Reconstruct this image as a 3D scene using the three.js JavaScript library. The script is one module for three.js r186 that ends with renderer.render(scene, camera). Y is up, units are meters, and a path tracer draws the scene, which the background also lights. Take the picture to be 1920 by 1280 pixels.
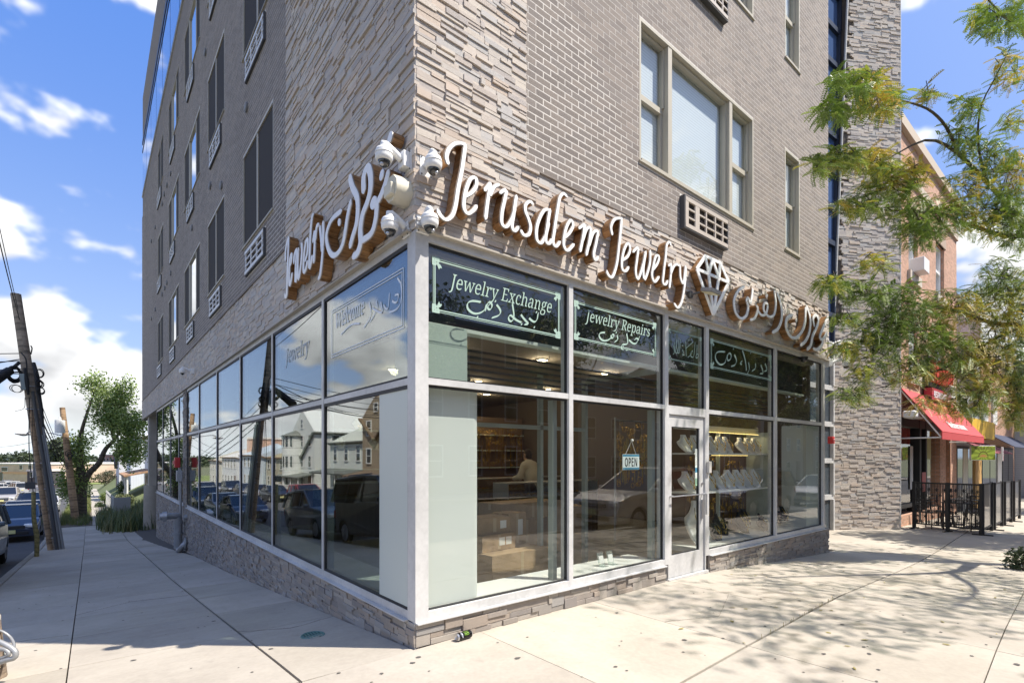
import * as THREE from 'three';
import { mergeGeometries } from 'three/addons/utils/BufferGeometryUtils.js';
import { RoundedBoxGeometry } from 'three/addons/geometries/RoundedBoxGeometry.js';
import { MarchingCubes } from 'three/addons/objects/MarchingCubes.js';
import { ImprovedNoise } from 'three/addons/math/ImprovedNoise.js';
import { FontLoader } from 'three/addons/loaders/FontLoader.js';
import { TextGeometry } from 'three/addons/geometries/TextGeometry.js';

// ---------- camera, sky, sun, exposure ----------
const scene = new THREE.Scene();
const EYE = new THREE.Vector3(-2.05, 1.55, 3.707), FPX = 958.9, HORIZON = 858;
const FW = [0.6378, -0.7702], RT = [0.7702, 0.6378];                    // ground directions ahead and to the right
const camera = new THREE.PerspectiveCamera(2 * Math.atan(640 / FPX) * 180 / Math.PI, 1.5, 0.05, 3000);
camera.position.copy(EYE);
camera.lookAt(EYE.x + FW[0], EYE.y, EYE.z + FW[1]);
camera.setViewOffset(1920, 1280, 0, 640 - HORIZON, 1920, 1280);         // a shift lens: verticals stay vertical
camera.updateProjectionMatrix();
const renderer = new THREE.WebGLRenderer({ antialias: true });
renderer.toneMapping = THREE.LinearToneMapping;
renderer.toneMappingExposure = 2.05;
renderer.shadowMap.enabled = true;

const SUN = new THREE.Vector3(0.332, 0.839, 0.43).normalize();
const sun = new THREE.DirectionalLight(new THREE.Color(1, 0.935, 0.845), 4.0);
sun.position.copy(SUN).multiplyScalar(60); sun.castShadow = true;
sun.shadow.mapSize.set(4096, 4096);
Object.assign(sun.shadow.camera, { left: -40, right: 40, top: 40, bottom: -40, near: 1, far: 160 });
sun.name = 'sun'; scene.add(sun, sun.target);

let seed = 7;
const rnd = () => { seed = (seed + 0x6d2b79f5) | 0; let t = Math.imul(seed ^ (seed >>> 15), 1 | seed); t = (t + Math.imul(t ^ (t >>> 7), 61 | t)) ^ t; return ((t ^ (t >>> 14)) >>> 0) / 4294967296; };
const rr = (a, b) => a + (b - a) * rnd(), pick = (a) => a[Math.floor(rnd() * a.length)];
const IN = new ImprovedNoise(), { clamp, lerp, smoothstep } = THREE.MathUtils;
const fbm = (x, y, z, n) => { let s = 0, a = 0.5; for (let i = 0; i < n; i++) { s += a * IN.noise(x, y, z); x = x * 2.03 + 3.1; y = y * 2.03 + 1.7; z = z * 2.03 + 5.3; a *= 0.52; } return s; };

{ // sky: clear air from pale at the horizon to deep blue, with a field of cumulus
  const W = 2048, H = 1024, data = new Float32Array(W * H * 4);
  const OX = 11.3, cloud = (x, y, z) => {
    const n = fbm(x * 4.3 + OX, y * 8.2 + 4.1, z * 4.3 + 2.2, 7) + 0.24 * IN.noise(x * 1.5 + OX, y * 3.4 + 1.1, z * 1.5 + 8.2);
    return n - 0.062 - smoothstep(y, 0.22, 0.42) * 0.085 + (1 - smoothstep(y, 0.05, 0.30)) * 0.17 - (1 - smoothstep(y, -0.02, 0.13)) * 0.11;
  };
  for (let r = 0; r < H; r++) for (let c = 0; c < W; c++) {
    const up = ((r + 0.5) / H - 0.5) * Math.PI, az = ((c + 0.5) / W - 0.5) * 2 * Math.PI, o = (r * W + c) * 4;
    const y = Math.sin(up), x = Math.cos(az) * Math.cos(up), z = Math.sin(az) * Math.cos(up);
    const e = Math.max(0, y), t = Math.pow(1 - e, 3.2), s = Math.max(0, x * SUN.x + y * SUN.y + z * SUN.z);
    const glow = 0.22 * Math.pow(s, 3) * (1 - t * 0.4);
    let R = lerp(0.054, 0.37, t) + glow * 1.2, G = lerp(0.143, 0.47, t) + glow * 1.15, B = lerp(0.42, 0.60, t) + glow * 0.85;
    if (y > 0) {
      const d = cloud(x, y, z), m = smoothstep(d, 0.0, 0.13);
      if (m > 0) {
        const above = cloud(x, y + 0.05, z), thick = smoothstep(d, 0.02, 0.34), lit = clamp(0.76 + (d - above) * 1.35 - thick * 0.16, 0.5, 1);
        const L = 0.64 * lit + 0.02, far = 1 - smoothstep(y, 0.0, 0.10) * 1;
        const cr = lerp(L, 0.70, far * 0.45), cg = lerp(L * 1.0, 0.78, far * 0.45), cb = lerp(L * 1.0, 0.92, far * 0.35);
        const k = m * 0.96; R = lerp(R, cr, k); G = lerp(G, cg, k); B = lerp(B, cb, k);
      }
    } else { R = 0.26; G = 0.25; B = 0.23; }
    data[o] = R; data[o + 1] = G; data[o + 2] = B; data[o + 3] = 1;
  }
  const t = new THREE.DataTexture(data, W, H, THREE.RGBAFormat, THREE.FloatType);
  t.mapping = THREE.EquirectangularReflectionMapping; t.magFilter = THREE.LinearFilter; t.needsUpdate = true;
  scene.background = t; scene.environment = t;
}

// ---------- helpers ----------
const V3 = (x, y, z) => new THREE.Vector3(x, y, z);
const used = new Set();
const numbered = (n) => { let k = n, i = 0; while (used.has(k)) k = n + '_' + String(++i).padStart(3, '0'); used.add(k); return k; };
function tag(o, label, category, group, kind) { if (label) o.userData.label = label; if (category) o.userData.category = category; if (group) o.userData.group = group; if (kind) o.userData.kind = kind; return o; }
function thing(name, label, category, p = [0, 0, 0], turn = 0, group) {
  const g = new THREE.Group(); g.name = numbered(name); g.position.set(...p); g.rotation.y = turn; scene.add(g);
  return tag(g, label, category, group);
}
function obj(name, geo, m, parent, p, turn) {
  const o = new THREE.Mesh(Array.isArray(geo) ? mg(geo) : geo, m); o.name = parent ? name : numbered(name); o.castShadow = o.receiveShadow = true;
  if (p) o.position.set(...p); if (turn) o.rotation.y = turn;
  (parent || scene).add(o); return o;
}
function grp(name, parent) { const g = new THREE.Group(); g.name = name; parent.add(g); return g; }
function struct(name, geo, m) { return tag(obj(name, geo, m), null, null, null, 'structure'); }
function copy(src, p, turn, label) { const r = src.clone(); r.name = numbered(src.name.replace(/_\d{3}$/, '')); r.userData = { ...src.userData }; if (label) r.userData.label = label; if (p) r.position.set(...p); if (turn !== undefined) r.rotation.y = turn; scene.add(r); return r; }
function mg(list) {
  const l = list.flat(9).map((g) => { const n = g.index ? g.toNonIndexed() : g; for (const k of Object.keys(n.attributes)) if (!['position', 'normal', 'uv'].includes(k)) n.deleteAttribute(k); if (!n.attributes.uv) n.setAttribute('uv', new THREE.BufferAttribute(new Float32Array(n.attributes.position.count * 2), 2)); return n; });
  return l.length === 1 ? l[0] : mergeGeometries(l, false);
}
// a box from its extents, with uv in metres
function B(x0, x1, y0, y1, z0, z1) {
  const w = Math.abs(x1 - x0), h = Math.abs(y1 - y0), d = Math.abs(z1 - z0), g = new THREE.BoxGeometry(w, h, d), uv = g.attributes.uv, s = [[d, h], [d, h], [w, d], [w, d], [w, h], [w, h]];
  for (let i = 0; i < 24; i++) { const f = s[i >> 2]; uv.setXY(i, uv.getX(i) * f[0] + x0, uv.getY(i) * f[1] + y0); }
  return g.translate((x0 + x1) / 2, (y0 + y1) / 2, (z0 + z1) / 2);
}
const RB = (w, h, d, r = 0.02, s = 2) => new RoundedBoxGeometry(w, h, d, s, r);
const cyl = (r0, r1, h, n = 12) => new THREE.CylinderGeometry(r1, r0, h, n);
function bar(a, b, r, n = 8, r1) { // round bar between two points
  const d = b.clone().sub(a), g = new THREE.CylinderGeometry(r1 ?? r, r, d.length(), n);
  return g.applyQuaternion(new THREE.Quaternion().setFromUnitVectors(V3(0, 1, 0), d.clone().normalize())).translate((a.x + b.x) / 2, (a.y + b.y) / 2, (a.z + b.z) / 2);
}
const tube = (pts, r, seg = 24, n = 6, closed = false) => new THREE.TubeGeometry(new THREE.CatmullRomCurve3(pts, closed), seg, r, n, closed);
function limb(pts, rs, n = 7) { // tapered branch through points
  const c = new THREE.CatmullRomCurve3(pts), seg = pts.length * 3, g = new THREE.TubeGeometry(c, seg, 1, n), p = g.attributes.position, fr = c.getSpacedPoints(seg);
  for (let i = 0; i <= seg; i++) { const f = (i / seg) * (rs.length - 1), k = Math.min(rs.length - 2, Math.floor(f)), r = lerp(rs[k], rs[k + 1], f - k); const q = c.getPointAt(i / seg);
    for (let j = 0; j <= n; j++) { const v = i * (n + 1) + j; p.setXYZ(v, q.x + (p.getX(v) - q.x) * r, q.y + (p.getY(v) - q.y) * r, q.z + (p.getZ(v) - q.z) * r); } }
  return g;
}
// a place seen at a pixel of the photograph: at a depth, on the right front (z = const), on the side front (x = const)
const at = (px, py, t) => { const s = (px - 960) / FPX; return V3(EYE.x + t * (FW[0] + RT[0] * s), EYE.y + t * (HORIZON - py) / FPX, EYE.z + t * (FW[1] + RT[1] * s)); };
const onR = (px, py, z = 0) => { const s = (px - 960) / FPX; return at(px, py, (z - EYE.z) / (FW[1] + RT[1] * s)); };
const onL = (px, py, x = 0) => { const s = (px - 960) / FPX; return at(px, py, (x - EYE.x) / (FW[0] + RT[0] * s)); };
const interp = (v, P) => { if (v <= P[0][0]) return P[0][1]; for (let i = 1; i < P.length; i++) if (v <= P[i][0]) return lerp(P[i - 1][1], P[i][1], (v - P[i - 1][0]) / (P[i][0] - P[i - 1][0])); return P[P.length - 1][1]; };
const GZ = [[-400, -6.2], [-200, -5.6], [-130, -4.7], [-100, -3.95], [-70, -2.95], [-45, -2.35], [-30, -1.95], [-20, -1.55], [-12, -0.96], [-7, -0.6], [-3, -0.26], [0, 0], [50, 0]];
const GX = [[0, 0], [3.6, 0], [4.6, -0.03], [6.75, -0.155], [9, -0.277], [11, -0.335], [14, -0.378], [40, -0.8], [200, -3]];
const gy = (x, z) => interp(z, GZ) * clamp(1 - x / 3, 0, 1) + interp(x, GX);

// ---------- textures ----------
function tileNoise(n, cells, oct, sd) { // tileable value noise, 0..1
  const out = new Float32Array(n * n); let amp = 0.5, tot = 0; const save = seed; seed = sd;
  for (let o = 0; o < oct; o++, cells *= 2, amp *= 0.55) {
    const g = Float32Array.from({ length: cells * cells }, rnd); tot += amp;
    for (let y = 0; y < n; y++) for (let x = 0; x < n; x++) {
      const u = x / n * cells, v = y / n * cells, i = Math.floor(u), j = Math.floor(v), a = smoothstep(u - i, 0, 1), b = smoothstep(v - j, 0, 1), i1 = (i + 1) % cells, j1 = (j + 1) % cells;
      out[y * n + x] += amp * lerp(lerp(g[j * cells + i], g[j * cells + i1], a), lerp(g[j1 * cells + i], g[j1 * cells + i1], a), b);
    }
  }
  seed = save; for (let i = 0; i < out.length; i++) out[i] /= tot; return out;
}
function texture(n, f, srgb, m = n) {
  const d = new Uint8Array(n * m * 4);
  for (let y = 0; y < m; y++) for (let x = 0; x < n; x++) { const c = f(x, y, y * n + x), o = (y * n + x) * 4; for (let k = 0; k < 3; k++) d[o + k] = clamp(Math.round((c[k] ?? c[0]) * 255), 0, 255); d[o + 3] = 255; }
  const t = new THREE.DataTexture(d, n, m, THREE.RGBAFormat); t.wrapS = t.wrapT = THREE.RepeatWrapping; t.magFilter = THREE.LinearFilter; t.colorSpace = srgb ? THREE.SRGBColorSpace : THREE.NoColorSpace; t.needsUpdate = true; return t;
}
const rep = (t, s, sv = s) => { const c = t.clone(); c.repeat.set(1 / s, 1 / sv); c.needsUpdate = true; return c; };
const N1 = tileNoise(512, 4, 7, 11), N2 = tileNoise(512, 64, 3, 23), N3 = tileNoise(512, 8, 6, 37);
const mono = (f) => texture(512, (x, y, i) => [f(i, x, y)], false);
const tSpeck = mono((i) => 0.72 + 0.34 * (N2[i] - 0.5) + 0.3 * (N3[i] - 0.5));
const tBlotch = mono((i) => clamp(0.86 + 0.55 * (N1[i] - 0.5) + 0.16 * (N2[i] - 0.5), 0, 1));
const tStreak = texture(512, (x, y) => { const i = (y * 3 % 512) * 512 + (x >> 3), j = y * 512 + x; return [0.85 + 0.3 * (N2[i] - 0.5) + 0.22 * (N2[j] - 0.5)]; }, false);
const tGrain = texture(512, (x, y) => { const i = (y >> 3) * 512 + (x * 4 % 512), j = y * 512 + x; return [clamp(0.75 + 0.7 * (N2[i] - 0.5) + 0.5 * (N3[j] - 0.5) - (N3[i] > 0.62 ? 0.25 : 0), 0, 1)]; }, false);
const tConcrete = texture(1024, (x, y) => {
  const j = (y & 511) * 512 + (x & 511), b = N1[((y >> 1) & 511) * 512 + (x >> 1)], st = N3[((x >> 1) & 511) * 512 + ((y * 2) & 511)];
  let v = 0.88 + 0.40 * (b - 0.5) + 0.12 * (N2[j] - 0.5) + 0.12 * (st - 0.5); if (N3[j] > 0.66) v -= 0.5 * (N3[j] - 0.66);
  return [v, v * (0.985 + 0.03 * (b - 0.5)), v * (0.95 + 0.05 * (b - 0.5))];
}, false);

const C = (r, g, b) => new THREE.Color().setRGB(r, g, b);
const mat = (color, rough = 0.8, o = {}) => new THREE.MeshStandardMaterial({ color: Array.isArray(color) ? C(...color) : color, roughness: rough, ...o });
const phys = (color, rough, o) => new THREE.MeshPhysicalMaterial({ color: Array.isArray(color) ? C(...color) : color, roughness: rough, ...o });
const M = {
  concrete: mat([0.465, 0.422, 0.358], 0.92, { map: rep(tConcrete, 3.1), bumpMap: rep(tSpeck, 0.35), bumpScale: 0.0012 }),
  concreteOld: mat([0.36, 0.33, 0.285], 0.95, { map: rep(tConcrete, 2.3), bumpMap: rep(tSpeck, 0.4), bumpScale: 0.003 }),
  joint: mat([0.10, 0.088, 0.075], 1), dirt: mat([0.13, 0.105, 0.075], 1, { map: rep(tBlotch, 1.3) }),
  asphalt: mat([0.075, 0.075, 0.078], 0.93, { map: rep(tBlotch, 4.3), bumpMap: rep(tSpeck, 0.3), bumpScale: 0.003 }),
  mortar: mat([0.82, 0.77, 0.70], 0.95, { map: rep(tSpeck, 0.5) }), stoneBack: mat([0.10, 0.085, 0.075], 1),
  alu: mat([0.58, 0.575, 0.56], 0.42, { map: rep(tBlotch, 1.7) }), aluDark: mat([0.05, 0.052, 0.06], 0.5), white: mat([0.78, 0.775, 0.75], 0.5), offWhite: mat([0.62, 0.58, 0.46], 0.6),
  black: mat([0.018, 0.018, 0.019], 0.55), rubber: mat([0.02, 0.02, 0.02], 0.9), darkGrey: mat([0.07, 0.07, 0.072], 0.6), grey: mat([0.26, 0.26, 0.26], 0.7),
  steel: mat([0.52, 0.52, 0.53], 0.35, { metalness: 0.85 }), galv: mat([0.40, 0.41, 0.42], 0.55, { metalness: 0.5, map: rep(tBlotch, 0.6) }), chrome: mat([0.8, 0.8, 0.8], 0.12, { metalness: 1 }),
  tanFrame: mat([0.42, 0.385, 0.31], 0.55), wood: mat([0.42, 0.34, 0.26], 0.9, { map: rep(tGrain, 0.35, 2.4), bumpMap: rep(tGrain, 0.35, 2.4), bumpScale: 0.006 }),
  woodBrown: mat([0.44, 0.29, 0.17], 0.9, { map: rep(tGrain, 0.4, 2.8) }), bark: mat([0.15, 0.12, 0.09], 1, { map: rep(tGrain, 0.3, 1.2), bumpMap: rep(tGrain, 0.3, 1.2), bumpScale: 0.01 }),
  gold: mat([0.85, 0.58, 0.15], 0.25, { metalness: 1 }), cord: mat([0.014, 0.014, 0.015], 0.7), card: mat([0.42, 0.29, 0.17], 0.9, { map: rep(tBlotch, 0.9) }), paper: mat([0.75, 0.74, 0.7], 0.9),
  red: mat([0.45, 0.025, 0.025], 0.4), wallPaint: mat([0.50, 0.55, 0.50], 0.8), plaster: mat([0.45, 0.41, 0.35], 0.9, { map: rep(tBlotch, 2) }),
  glass: phys([0.79, 0.825, 0.80], 0.0, { transmission: 1, ior: 1.85 }), mirrorGlass: phys([0.60, 0.68, 0.65], 0.0, { transmission: 1, ior: 2.9 }),
  winGlass: phys([0.86, 0.89, 0.90], 0.0, { transmission: 1, ior: 1.7 }), darkGlass: phys([0.012, 0.014, 0.018], 0.03, { ior: 1.6 }), ribbon: phys([0.42, 0.52, 0.68], 0.02, { metalness: 0.9 }),
};
const flatR = Math.PI * -0.5;   // turn of the side front: its own x runs along world z, its own z points to world -x

// ---------- the ground ----------
function sheet(x0, x1, z0, z1, nx, nz, dy, yf = gy, uvs = 1) { // a sheet that follows the ground
  const g = new THREE.PlaneGeometry(1, 1, nx, nz), p = g.attributes.position, uv = g.attributes.uv;
  for (let i = 0; i < p.count; i++) { const x = lerp(x0, x1, p.getX(i) + 0.5), z = lerp(z0, z1, 0.5 - p.getY(i)); p.setXYZ(i, x, yf(x, z) + dy, z); uv.setXY(i, x * uvs, z * uvs); }
  g.computeVertexNormals(); const n = g.attributes.normal; if (n.getY(0) < 0) { for (let i = 0; i < g.index.count; i += 3) { const a = g.index.getX(i); g.index.setX(i, g.index.getX(i + 2)); g.index.setX(i + 2, a); } g.computeVertexNormals(); }
  return g;
}
const terrain = (x, z) => { // the land as far as it is seen, falling into a valley and rising to low hills
  const d = Math.hypot(x, z), far = smoothstep(d, 350, 900) * 7 * (z < 0 ? 1 : 0.4);
  return interp(z, GZ) * clamp(1 - (x - 20) / 60, 0, 1) + interp(Math.max(x, 0), GX) - 0.3 + far;
};
struct('ground', sheet(-900, 900, -1100, 300, 60, 240, 0, terrain), mat([0.16, 0.17, 0.09], 1, { map: rep(tBlotch, 37) }));
const ROADY = -0.14;
struct('side_street', sheet(-12.5, -3.42, -200, 40, 4, 120, ROADY, (x, z) => interp(z, GZ)), M.asphalt);
struct('main_street', sheet(-60, 120, 4.36, 15, 60, 4, ROADY + 0.004, (x, z) => interp(Math.max(x, 0), GX)), M.asphalt);
struct('far_pavement', sheet(-15.2, -12.5, -200, 3.9, 3, 100, 0, (x, z) => interp(z, GZ)), M.concreteOld);
struct('opposite_pavement', sheet(-60, 120, 15, 19, 60, 2, 0, (x, z) => interp(Math.max(x, 0), GX)), M.concreteOld);
// the pavement: slabs with open joints over a dark bed
const pave = new THREE.Group(); pave.name = 'pavement'; scene.add(pave); tag(pave, null, null, null, 'structure');
obj('pavement_bed', [sheet(-3.44, 0.2, -34, 4.3, 3, 40, -0.05), sheet(0.2, 60, -1.9, 4.3, 50, 4, -0.05)], M.joint, pave);
const tint = [0, 1, 2, 3, 4, 5].map((i) => { const m = M.concrete.clone(); const k = [0.90, 1.03, 0.96, 1.06, 0.93, 1.0][i]; m.color.multiplyScalar(k); m.color.b *= 1 + 0.006 * (i - 2); const o = m.map.clone(); o.offset.set(i * 0.37, i * 0.21); o.rotation = i % 2 ? Math.PI / 2 : 0; m.map = o; return m; });
function slab(c, m) { // corners: near-left, near-right, far-right, far-left in plan; a few cells so that it bends with the ground
  const n = 3, pos = [], uv = [], idx = [], q = (a, b, i) => { const x = lerp(lerp(c[0][0], c[1][0], a), lerp(c[3][0], c[2][0], a), b), z = lerp(lerp(c[0][1], c[1][1], a), lerp(c[3][1], c[2][1], a), b); pos.push(x, gy(x, z) + i, z); uv.push(x, z); };
  const tilt = rr(-0.002, 0.002);
  for (let j = 0; j <= n; j++) for (let i = 0; i <= n; i++) q(i / n, j / n, tilt * (i / n - 0.5));
  for (let j = 0; j < n; j++) for (let i = 0; i < n; i++) { const a = j * (n + 1) + i; idx.push(a, a + 1, a + n + 1, a + 1, a + n + 2, a + n + 1); }
  const edge = [[0, 0, 1, 0], [1, 0, 1, 1], [1, 1, 0, 1], [0, 1, 0, 0]];
  for (const [a, b, e, f] of edge) { const k = pos.length / 3; q(a, b, 0); q(e, f, 0); q(a, b, -0.06); q(e, f, -0.06); idx.push(k, k + 2, k + 1, k + 1, k + 2, k + 3); }
  let g = new THREE.BufferGeometry(); g.setAttribute('position', new THREE.Float32BufferAttribute(pos, 3)); g.setAttribute('uv', new THREE.Float32BufferAttribute(uv, 2)); g.setIndex(idx); g = g.toNonIndexed(); g.computeVertexNormals();
  return obj('slab', g, m ?? pick(tint), pave);
}
{
  const xs = [-3.28, -2.18, -0.92, -0.03], zs = [0.05, -1.78]; for (let z = -3.08; z > -31; z -= 1.305) zs.push(z);
  for (let j = 0; j + 1 < zs.length; j++) for (let i = 0; i < 3; i++) { const l = i === 2 ? 0.011 : 0.005, r = i === 1 ? 0.011 : 0.005, g = j ? 0.0028 : 0.005;
    slab([[xs[i] + l, zs[j] - g], [xs[i + 1] - (i === 2 ? 0 : r), zs[j] - g], [xs[i + 1] - (i === 2 ? 0 : r), zs[j + 1] + g], [xs[i] + l, zs[j + 1] + g]]); }
  const zc = (x) => interp(x, [[-3, 1.85], [1.25, 1.74], [2.13, 1.70], [3.57, 1.655], [7.39, 1.45], [14.85, 1.03], [40, -0.3]]), us = [-3.28, -2.18, -0.92, 0.64, 2.14, 3.57, 5.04, 6.5, 7.97, 9.44, 10.9, 12.4, 13.9, 15.4, 18, 22, 28, 40];
  for (let i = 0; i + 1 < us.length; i++) {
    const a = us[i] + 0.0035, b = us[i + 1] - 0.0035, far = a > 9 ? -1.6 : a > 7.9 ? -0.02 : i < 3 ? (i < 2 ? 0.06 : 0.06) : -0.02;
    const g = 0.011;
    slab([[a, zc(a) - g], [b, zc(b) - g], [b, i === 2 ? 0.0 : far], [a, far]]);
    slab([[a, 3.1 - 0.05 * Math.max(0, a - 2)], [b, 3.1 - 0.05 * Math.max(0, b - 2)], [b, zc(b) + g], [a, zc(a) + g]]);
    slab([[a, 4.18], [b, 4.18], [b, 3.108 - 0.05 * Math.max(0, b - 2)], [a, 3.108 - 0.05 * Math.max(0, a - 2)]]);
  }
  // kerb stones along both streets
  for (let z = 4.2; z > -34; z -= 2.4) { const y = (gy(-3.35, z) + gy(-3.35, z - 2.38)) / 2, k = obj('kerb_stone', RB(0.15, 0.4, 2.38, 0.025).translate(0, -0.2, 0), M.concreteOld, pave, [-3.365, y + 0.004, z - 1.2]); k.rotation.x = Math.atan2(gy(-3.35, z) - gy(-3.35, z - 2.38), -2.38) + Math.PI; }
  for (let x = -3.3; x < 40; x += 2.4) { const y = (gy(x, 4) + gy(x + 2.38, 4)) / 2; obj('kerb_stone', RB(2.38, 0.4, 0.15, 0.025).translate(0, -0.2, 0), M.concreteOld, pave, [x + 1.2, y + 0.002, 4.27]); }
  const crk = (pts) => { const g = []; for (let i = 0; i + 1 < pts.length; i++) { const [a, b] = [pts[i], pts[i + 1]], n = 6; for (let k = 0; k < n; k++) { const p = V3(lerp(a[0], b[0], k / n), 0, lerp(a[1], b[1], k / n)), q = V3(lerp(a[0], b[0], (k + 1) / n), 0, lerp(a[1], b[1], (k + 1) / n)); p.x += 0.02 * IN.noise(p.x * 7, p.z * 7, 1); p.z += 0.02 * IN.noise(p.x * 7, p.z * 7, 9); q.x += 0.02 * IN.noise(q.x * 7, q.z * 7, 1); q.z += 0.02 * IN.noise(q.x * 7, q.z * 7, 9); p.y = gy(p.x, p.z) + 0.0005; q.y = gy(q.x, q.z) + 0.0005; g.push(bar(p, q, rr(0.0012, 0.0024), 4)); } } return g; };
  tag(obj('cracks', [crk([[-0.92, -1.9], [-0.5, -1.6], [-0.02, -1.75]]), crk([[2.14, 0.9], [2.7, 1.15], [3.57, 0.8]]), crk([[-2.18, -4.6], [-1.6, -5.1], [-0.95, -4.9]]), crk([[-3.2, -2.8], [-2.6, -3.4], [-2.2, -3.3]]), crk([[5.04, 2.3], [5.9, 2.6], [6.5, 2.4]])], M.joint, pave), null, null, null, 'stuff');
  { const lf = []; for (let i = 0; i < 90; i++) { const x = rr(1.5, 12), z = rr(0.1, 4), q = new THREE.CircleGeometry(rr(0.008, 0.02), 5).scale(1.8, 0.7, 1).rotateX(-Math.PI / 2 + rr(-0.3, 0.3)).rotateY(rr(0, 6.28)); lf.push(q.translate(x, gy(x, z) + 0.007, z)); } for (let i = 0; i < 40; i++) { const x = 2.8 + rr(-0.5, 1.6), q = new THREE.PlaneGeometry(0.004, rr(0.02, 0.06)).rotateX(rr(-0.5, 0.5)).rotateY(rr(0, 6.28)); lf.push(q.translate(x, gy(x, 1.66) + 0.01, zc(x))); } tag(obj('leaf_litter', lf, mat([0.26, 0.22, 0.08], 0.9), pave), null, null, null, 'stuff'); }
  // trodden gum and small stains
  const gum = []; const spot = (x, z, r) => { const c = new THREE.CircleGeometry(r, 7).rotateX(-Math.PI / 2), p = c.attributes.position; for (let i = 1; i < p.count; i++) { const k = rr(0.65, 1.2); p.setXYZ(i, p.getX(i) * k * 1.2, 0, p.getZ(i) * k); } gum.push(c.translate(x, gy(x, z) + 0.0035, z)); };
  for (const [px, py] of [[785, 1232], [773, 1243], [971, 1234], [1154, 1250], [1284, 1200], [1157, 1149], [1356, 1197], [1620, 1213], [1630, 1226], [1648, 1256], [1580, 1171], [1765, 1184], [1545, 1226], [1850, 1208], [1320, 1110], [1435, 1174], [600, 1175], [635, 1262], [715, 1263], [507, 1198], [400, 1125], [250, 1207], [1427, 1123], [1500, 1125], [1694, 1150], [1823, 1230], [1908, 1246]]) { const s = 1.55 * FPX / (py - HORIZON), q = at(px, py, s); spot(q.x, q.z, rr(0.011, 0.024)); }
  for (let i = 0; i < 150; i++) spot(rr(-3, 12), rr(0.2, 4), rr(0.004, 0.012));
  for (let i = 0; i < 60; i++) spot(rr(-3, -0.2), rr(-9, 1), rr(0.004, 0.013));
  tag(obj('gum_spots', gum, mat([0.085, 0.078, 0.07], 0.8), pave), null, null, null, 'stuff');
}

// ---------- the corner building ----------
const bld = thing('corner_shop_building', 'brown brick and stone corner building with a glazed jewelry shop at street level', 'building');
const YB = 4.345, WR = 8.94, DL = 27.7;
const floors = [0, 3.235, 6.47];
const openR = [], openL = [];
for (const f of floors.slice(0, 2)) { openR.push({ a0: 2.975, a1: 5.86, y0: 5.075 + f, y1: 6.775 + f, cut: [3.62, 5.17], kind: 'triple' }, { a0: 6.99, a1: 7.6, y0: 5.075 + f, y1: 6.775 + f, cut: [], kind: 'single' }); }
const grillesR = floors.slice(0, 2).map((f) => [3.83, 4.95, 4.5 + f, 4.93 + f]);
for (const f of floors) {
  openL.push({ a0: -6.03, a1: -4.15, y0: 5.13 + f, y1: 6.7 + f, cut: [-5.09], kind: 'double', skip: f > 4 });
  openL.push({ a0: -9.43, a1: -7.6, y0: 5.13 + f, y1: 6.7 + f, cut: [-8.5], kind: 'double' });
  openL.push({ a0: -13.06, a1: -10.46, y0: 5.13 + f, y1: 6.7 + f, cut: [-12.2, -11.08], kind: 'triple' });
  openL.push({ a0: -16.7, a1: -14.2, y0: 5.13 + f, y1: 6.7 + f, cut: [-15.9, -14.85], kind: 'triple' });
  openL.push({ a0: -20.15, a1: -18.3, y0: 5.13 + f, y1: 6.7 + f, cut: [-19.2], kind: 'double' });
}
const grillesL = []; for (const f of floors) for (const [a, b] of [[-5.75, -4.55], [-9.06, -7.86], [-12.4, -11.3], [-16.16, -15], [-20.1, -18.8]]) grillesL.push([a, b, 4.58 + f, 5.0 + f]);
const sideR = grp('front_wall', bld), sideL = grp('side_wall', bld); sideL.rotation.y = flatR;
// the walls behind the facing, with openings
function wallShape(a0, a1, y0, y1, holes) { const s = new THREE.Shape([[a0, y0], [a1, y0], [a1, y1], [a0, y1]].map((p) => new THREE.Vector2(...p))); for (const h of holes) s.holes.push(new THREE.Path([[h.a0, h.y0], [h.a0, h.y1], [h.a1, h.y1], [h.a1, h.y0]].map((p) => new THREE.Vector2(...p)))); return new THREE.ExtrudeGeometry(s, { depth: 0.3, bevelEnabled: false }).translate(0, 0, -0.2965); }
obj('mortar', wallShape(1.193, WR, YB, 19.5, openR), M.mortar, sideR);
obj('mortar', wallShape(-DL, -3.5, YB, 13.5, openL), M.mortar, sideL);
obj('stone_backing', [B(0, 1.19, 3.41, 19.5, -0.31, -0.02), B(1.19, WR, 3.41, YB - 0.001, -0.31, -0.02), B(0.02, 3.5, 0, 0.2, -0.2, -0.02), B(4.55, WR, -0.6, 0.2, -0.2, -0.02)], M.stoneBack, sideR);
obj('stone_backing', [B(-3.5, -0.33, 3.41, 13.5, -0.31, -0.02), B(-DL, -3.5, 3.41, YB - 0.001, -0.31, -0.02), B(-20.6, -0.05, -1.9, 0.2, -0.2, -0.02), B(-13.25, -12.65, 0.2, 3.41, -0.3, -0.03)], M.stoneBack, sideL);
obj('roof_parapet', [B(-DL, -0.33, 13.5, 14.55, -0.31, -0.02), B(-DL, -0.33, 17.3, 19.5, -0.31, -0.02)], mat([0.27, 0.235, 0.21], 0.95, { map: rep(tStreak, 1.4, 0.9), bumpMap: rep(tStreak, 1.4, 0.9), bumpScale: 0.02 }), sideL);
obj('roof', B(0.31, WR - 0.02, 19.1, 19.3, -DL + 0.3, -0.33), M.plaster, bld);
obj('rear_wall', B(0.31, WR, -2.2, 19.5, -DL, -DL + 0.29), M.plaster, bld).visible = true;
obj('party_wall', B(WR - 0.3, WR, -0.6, 19.5, -DL + 0.3, -0.33), M.plaster, bld);
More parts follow.
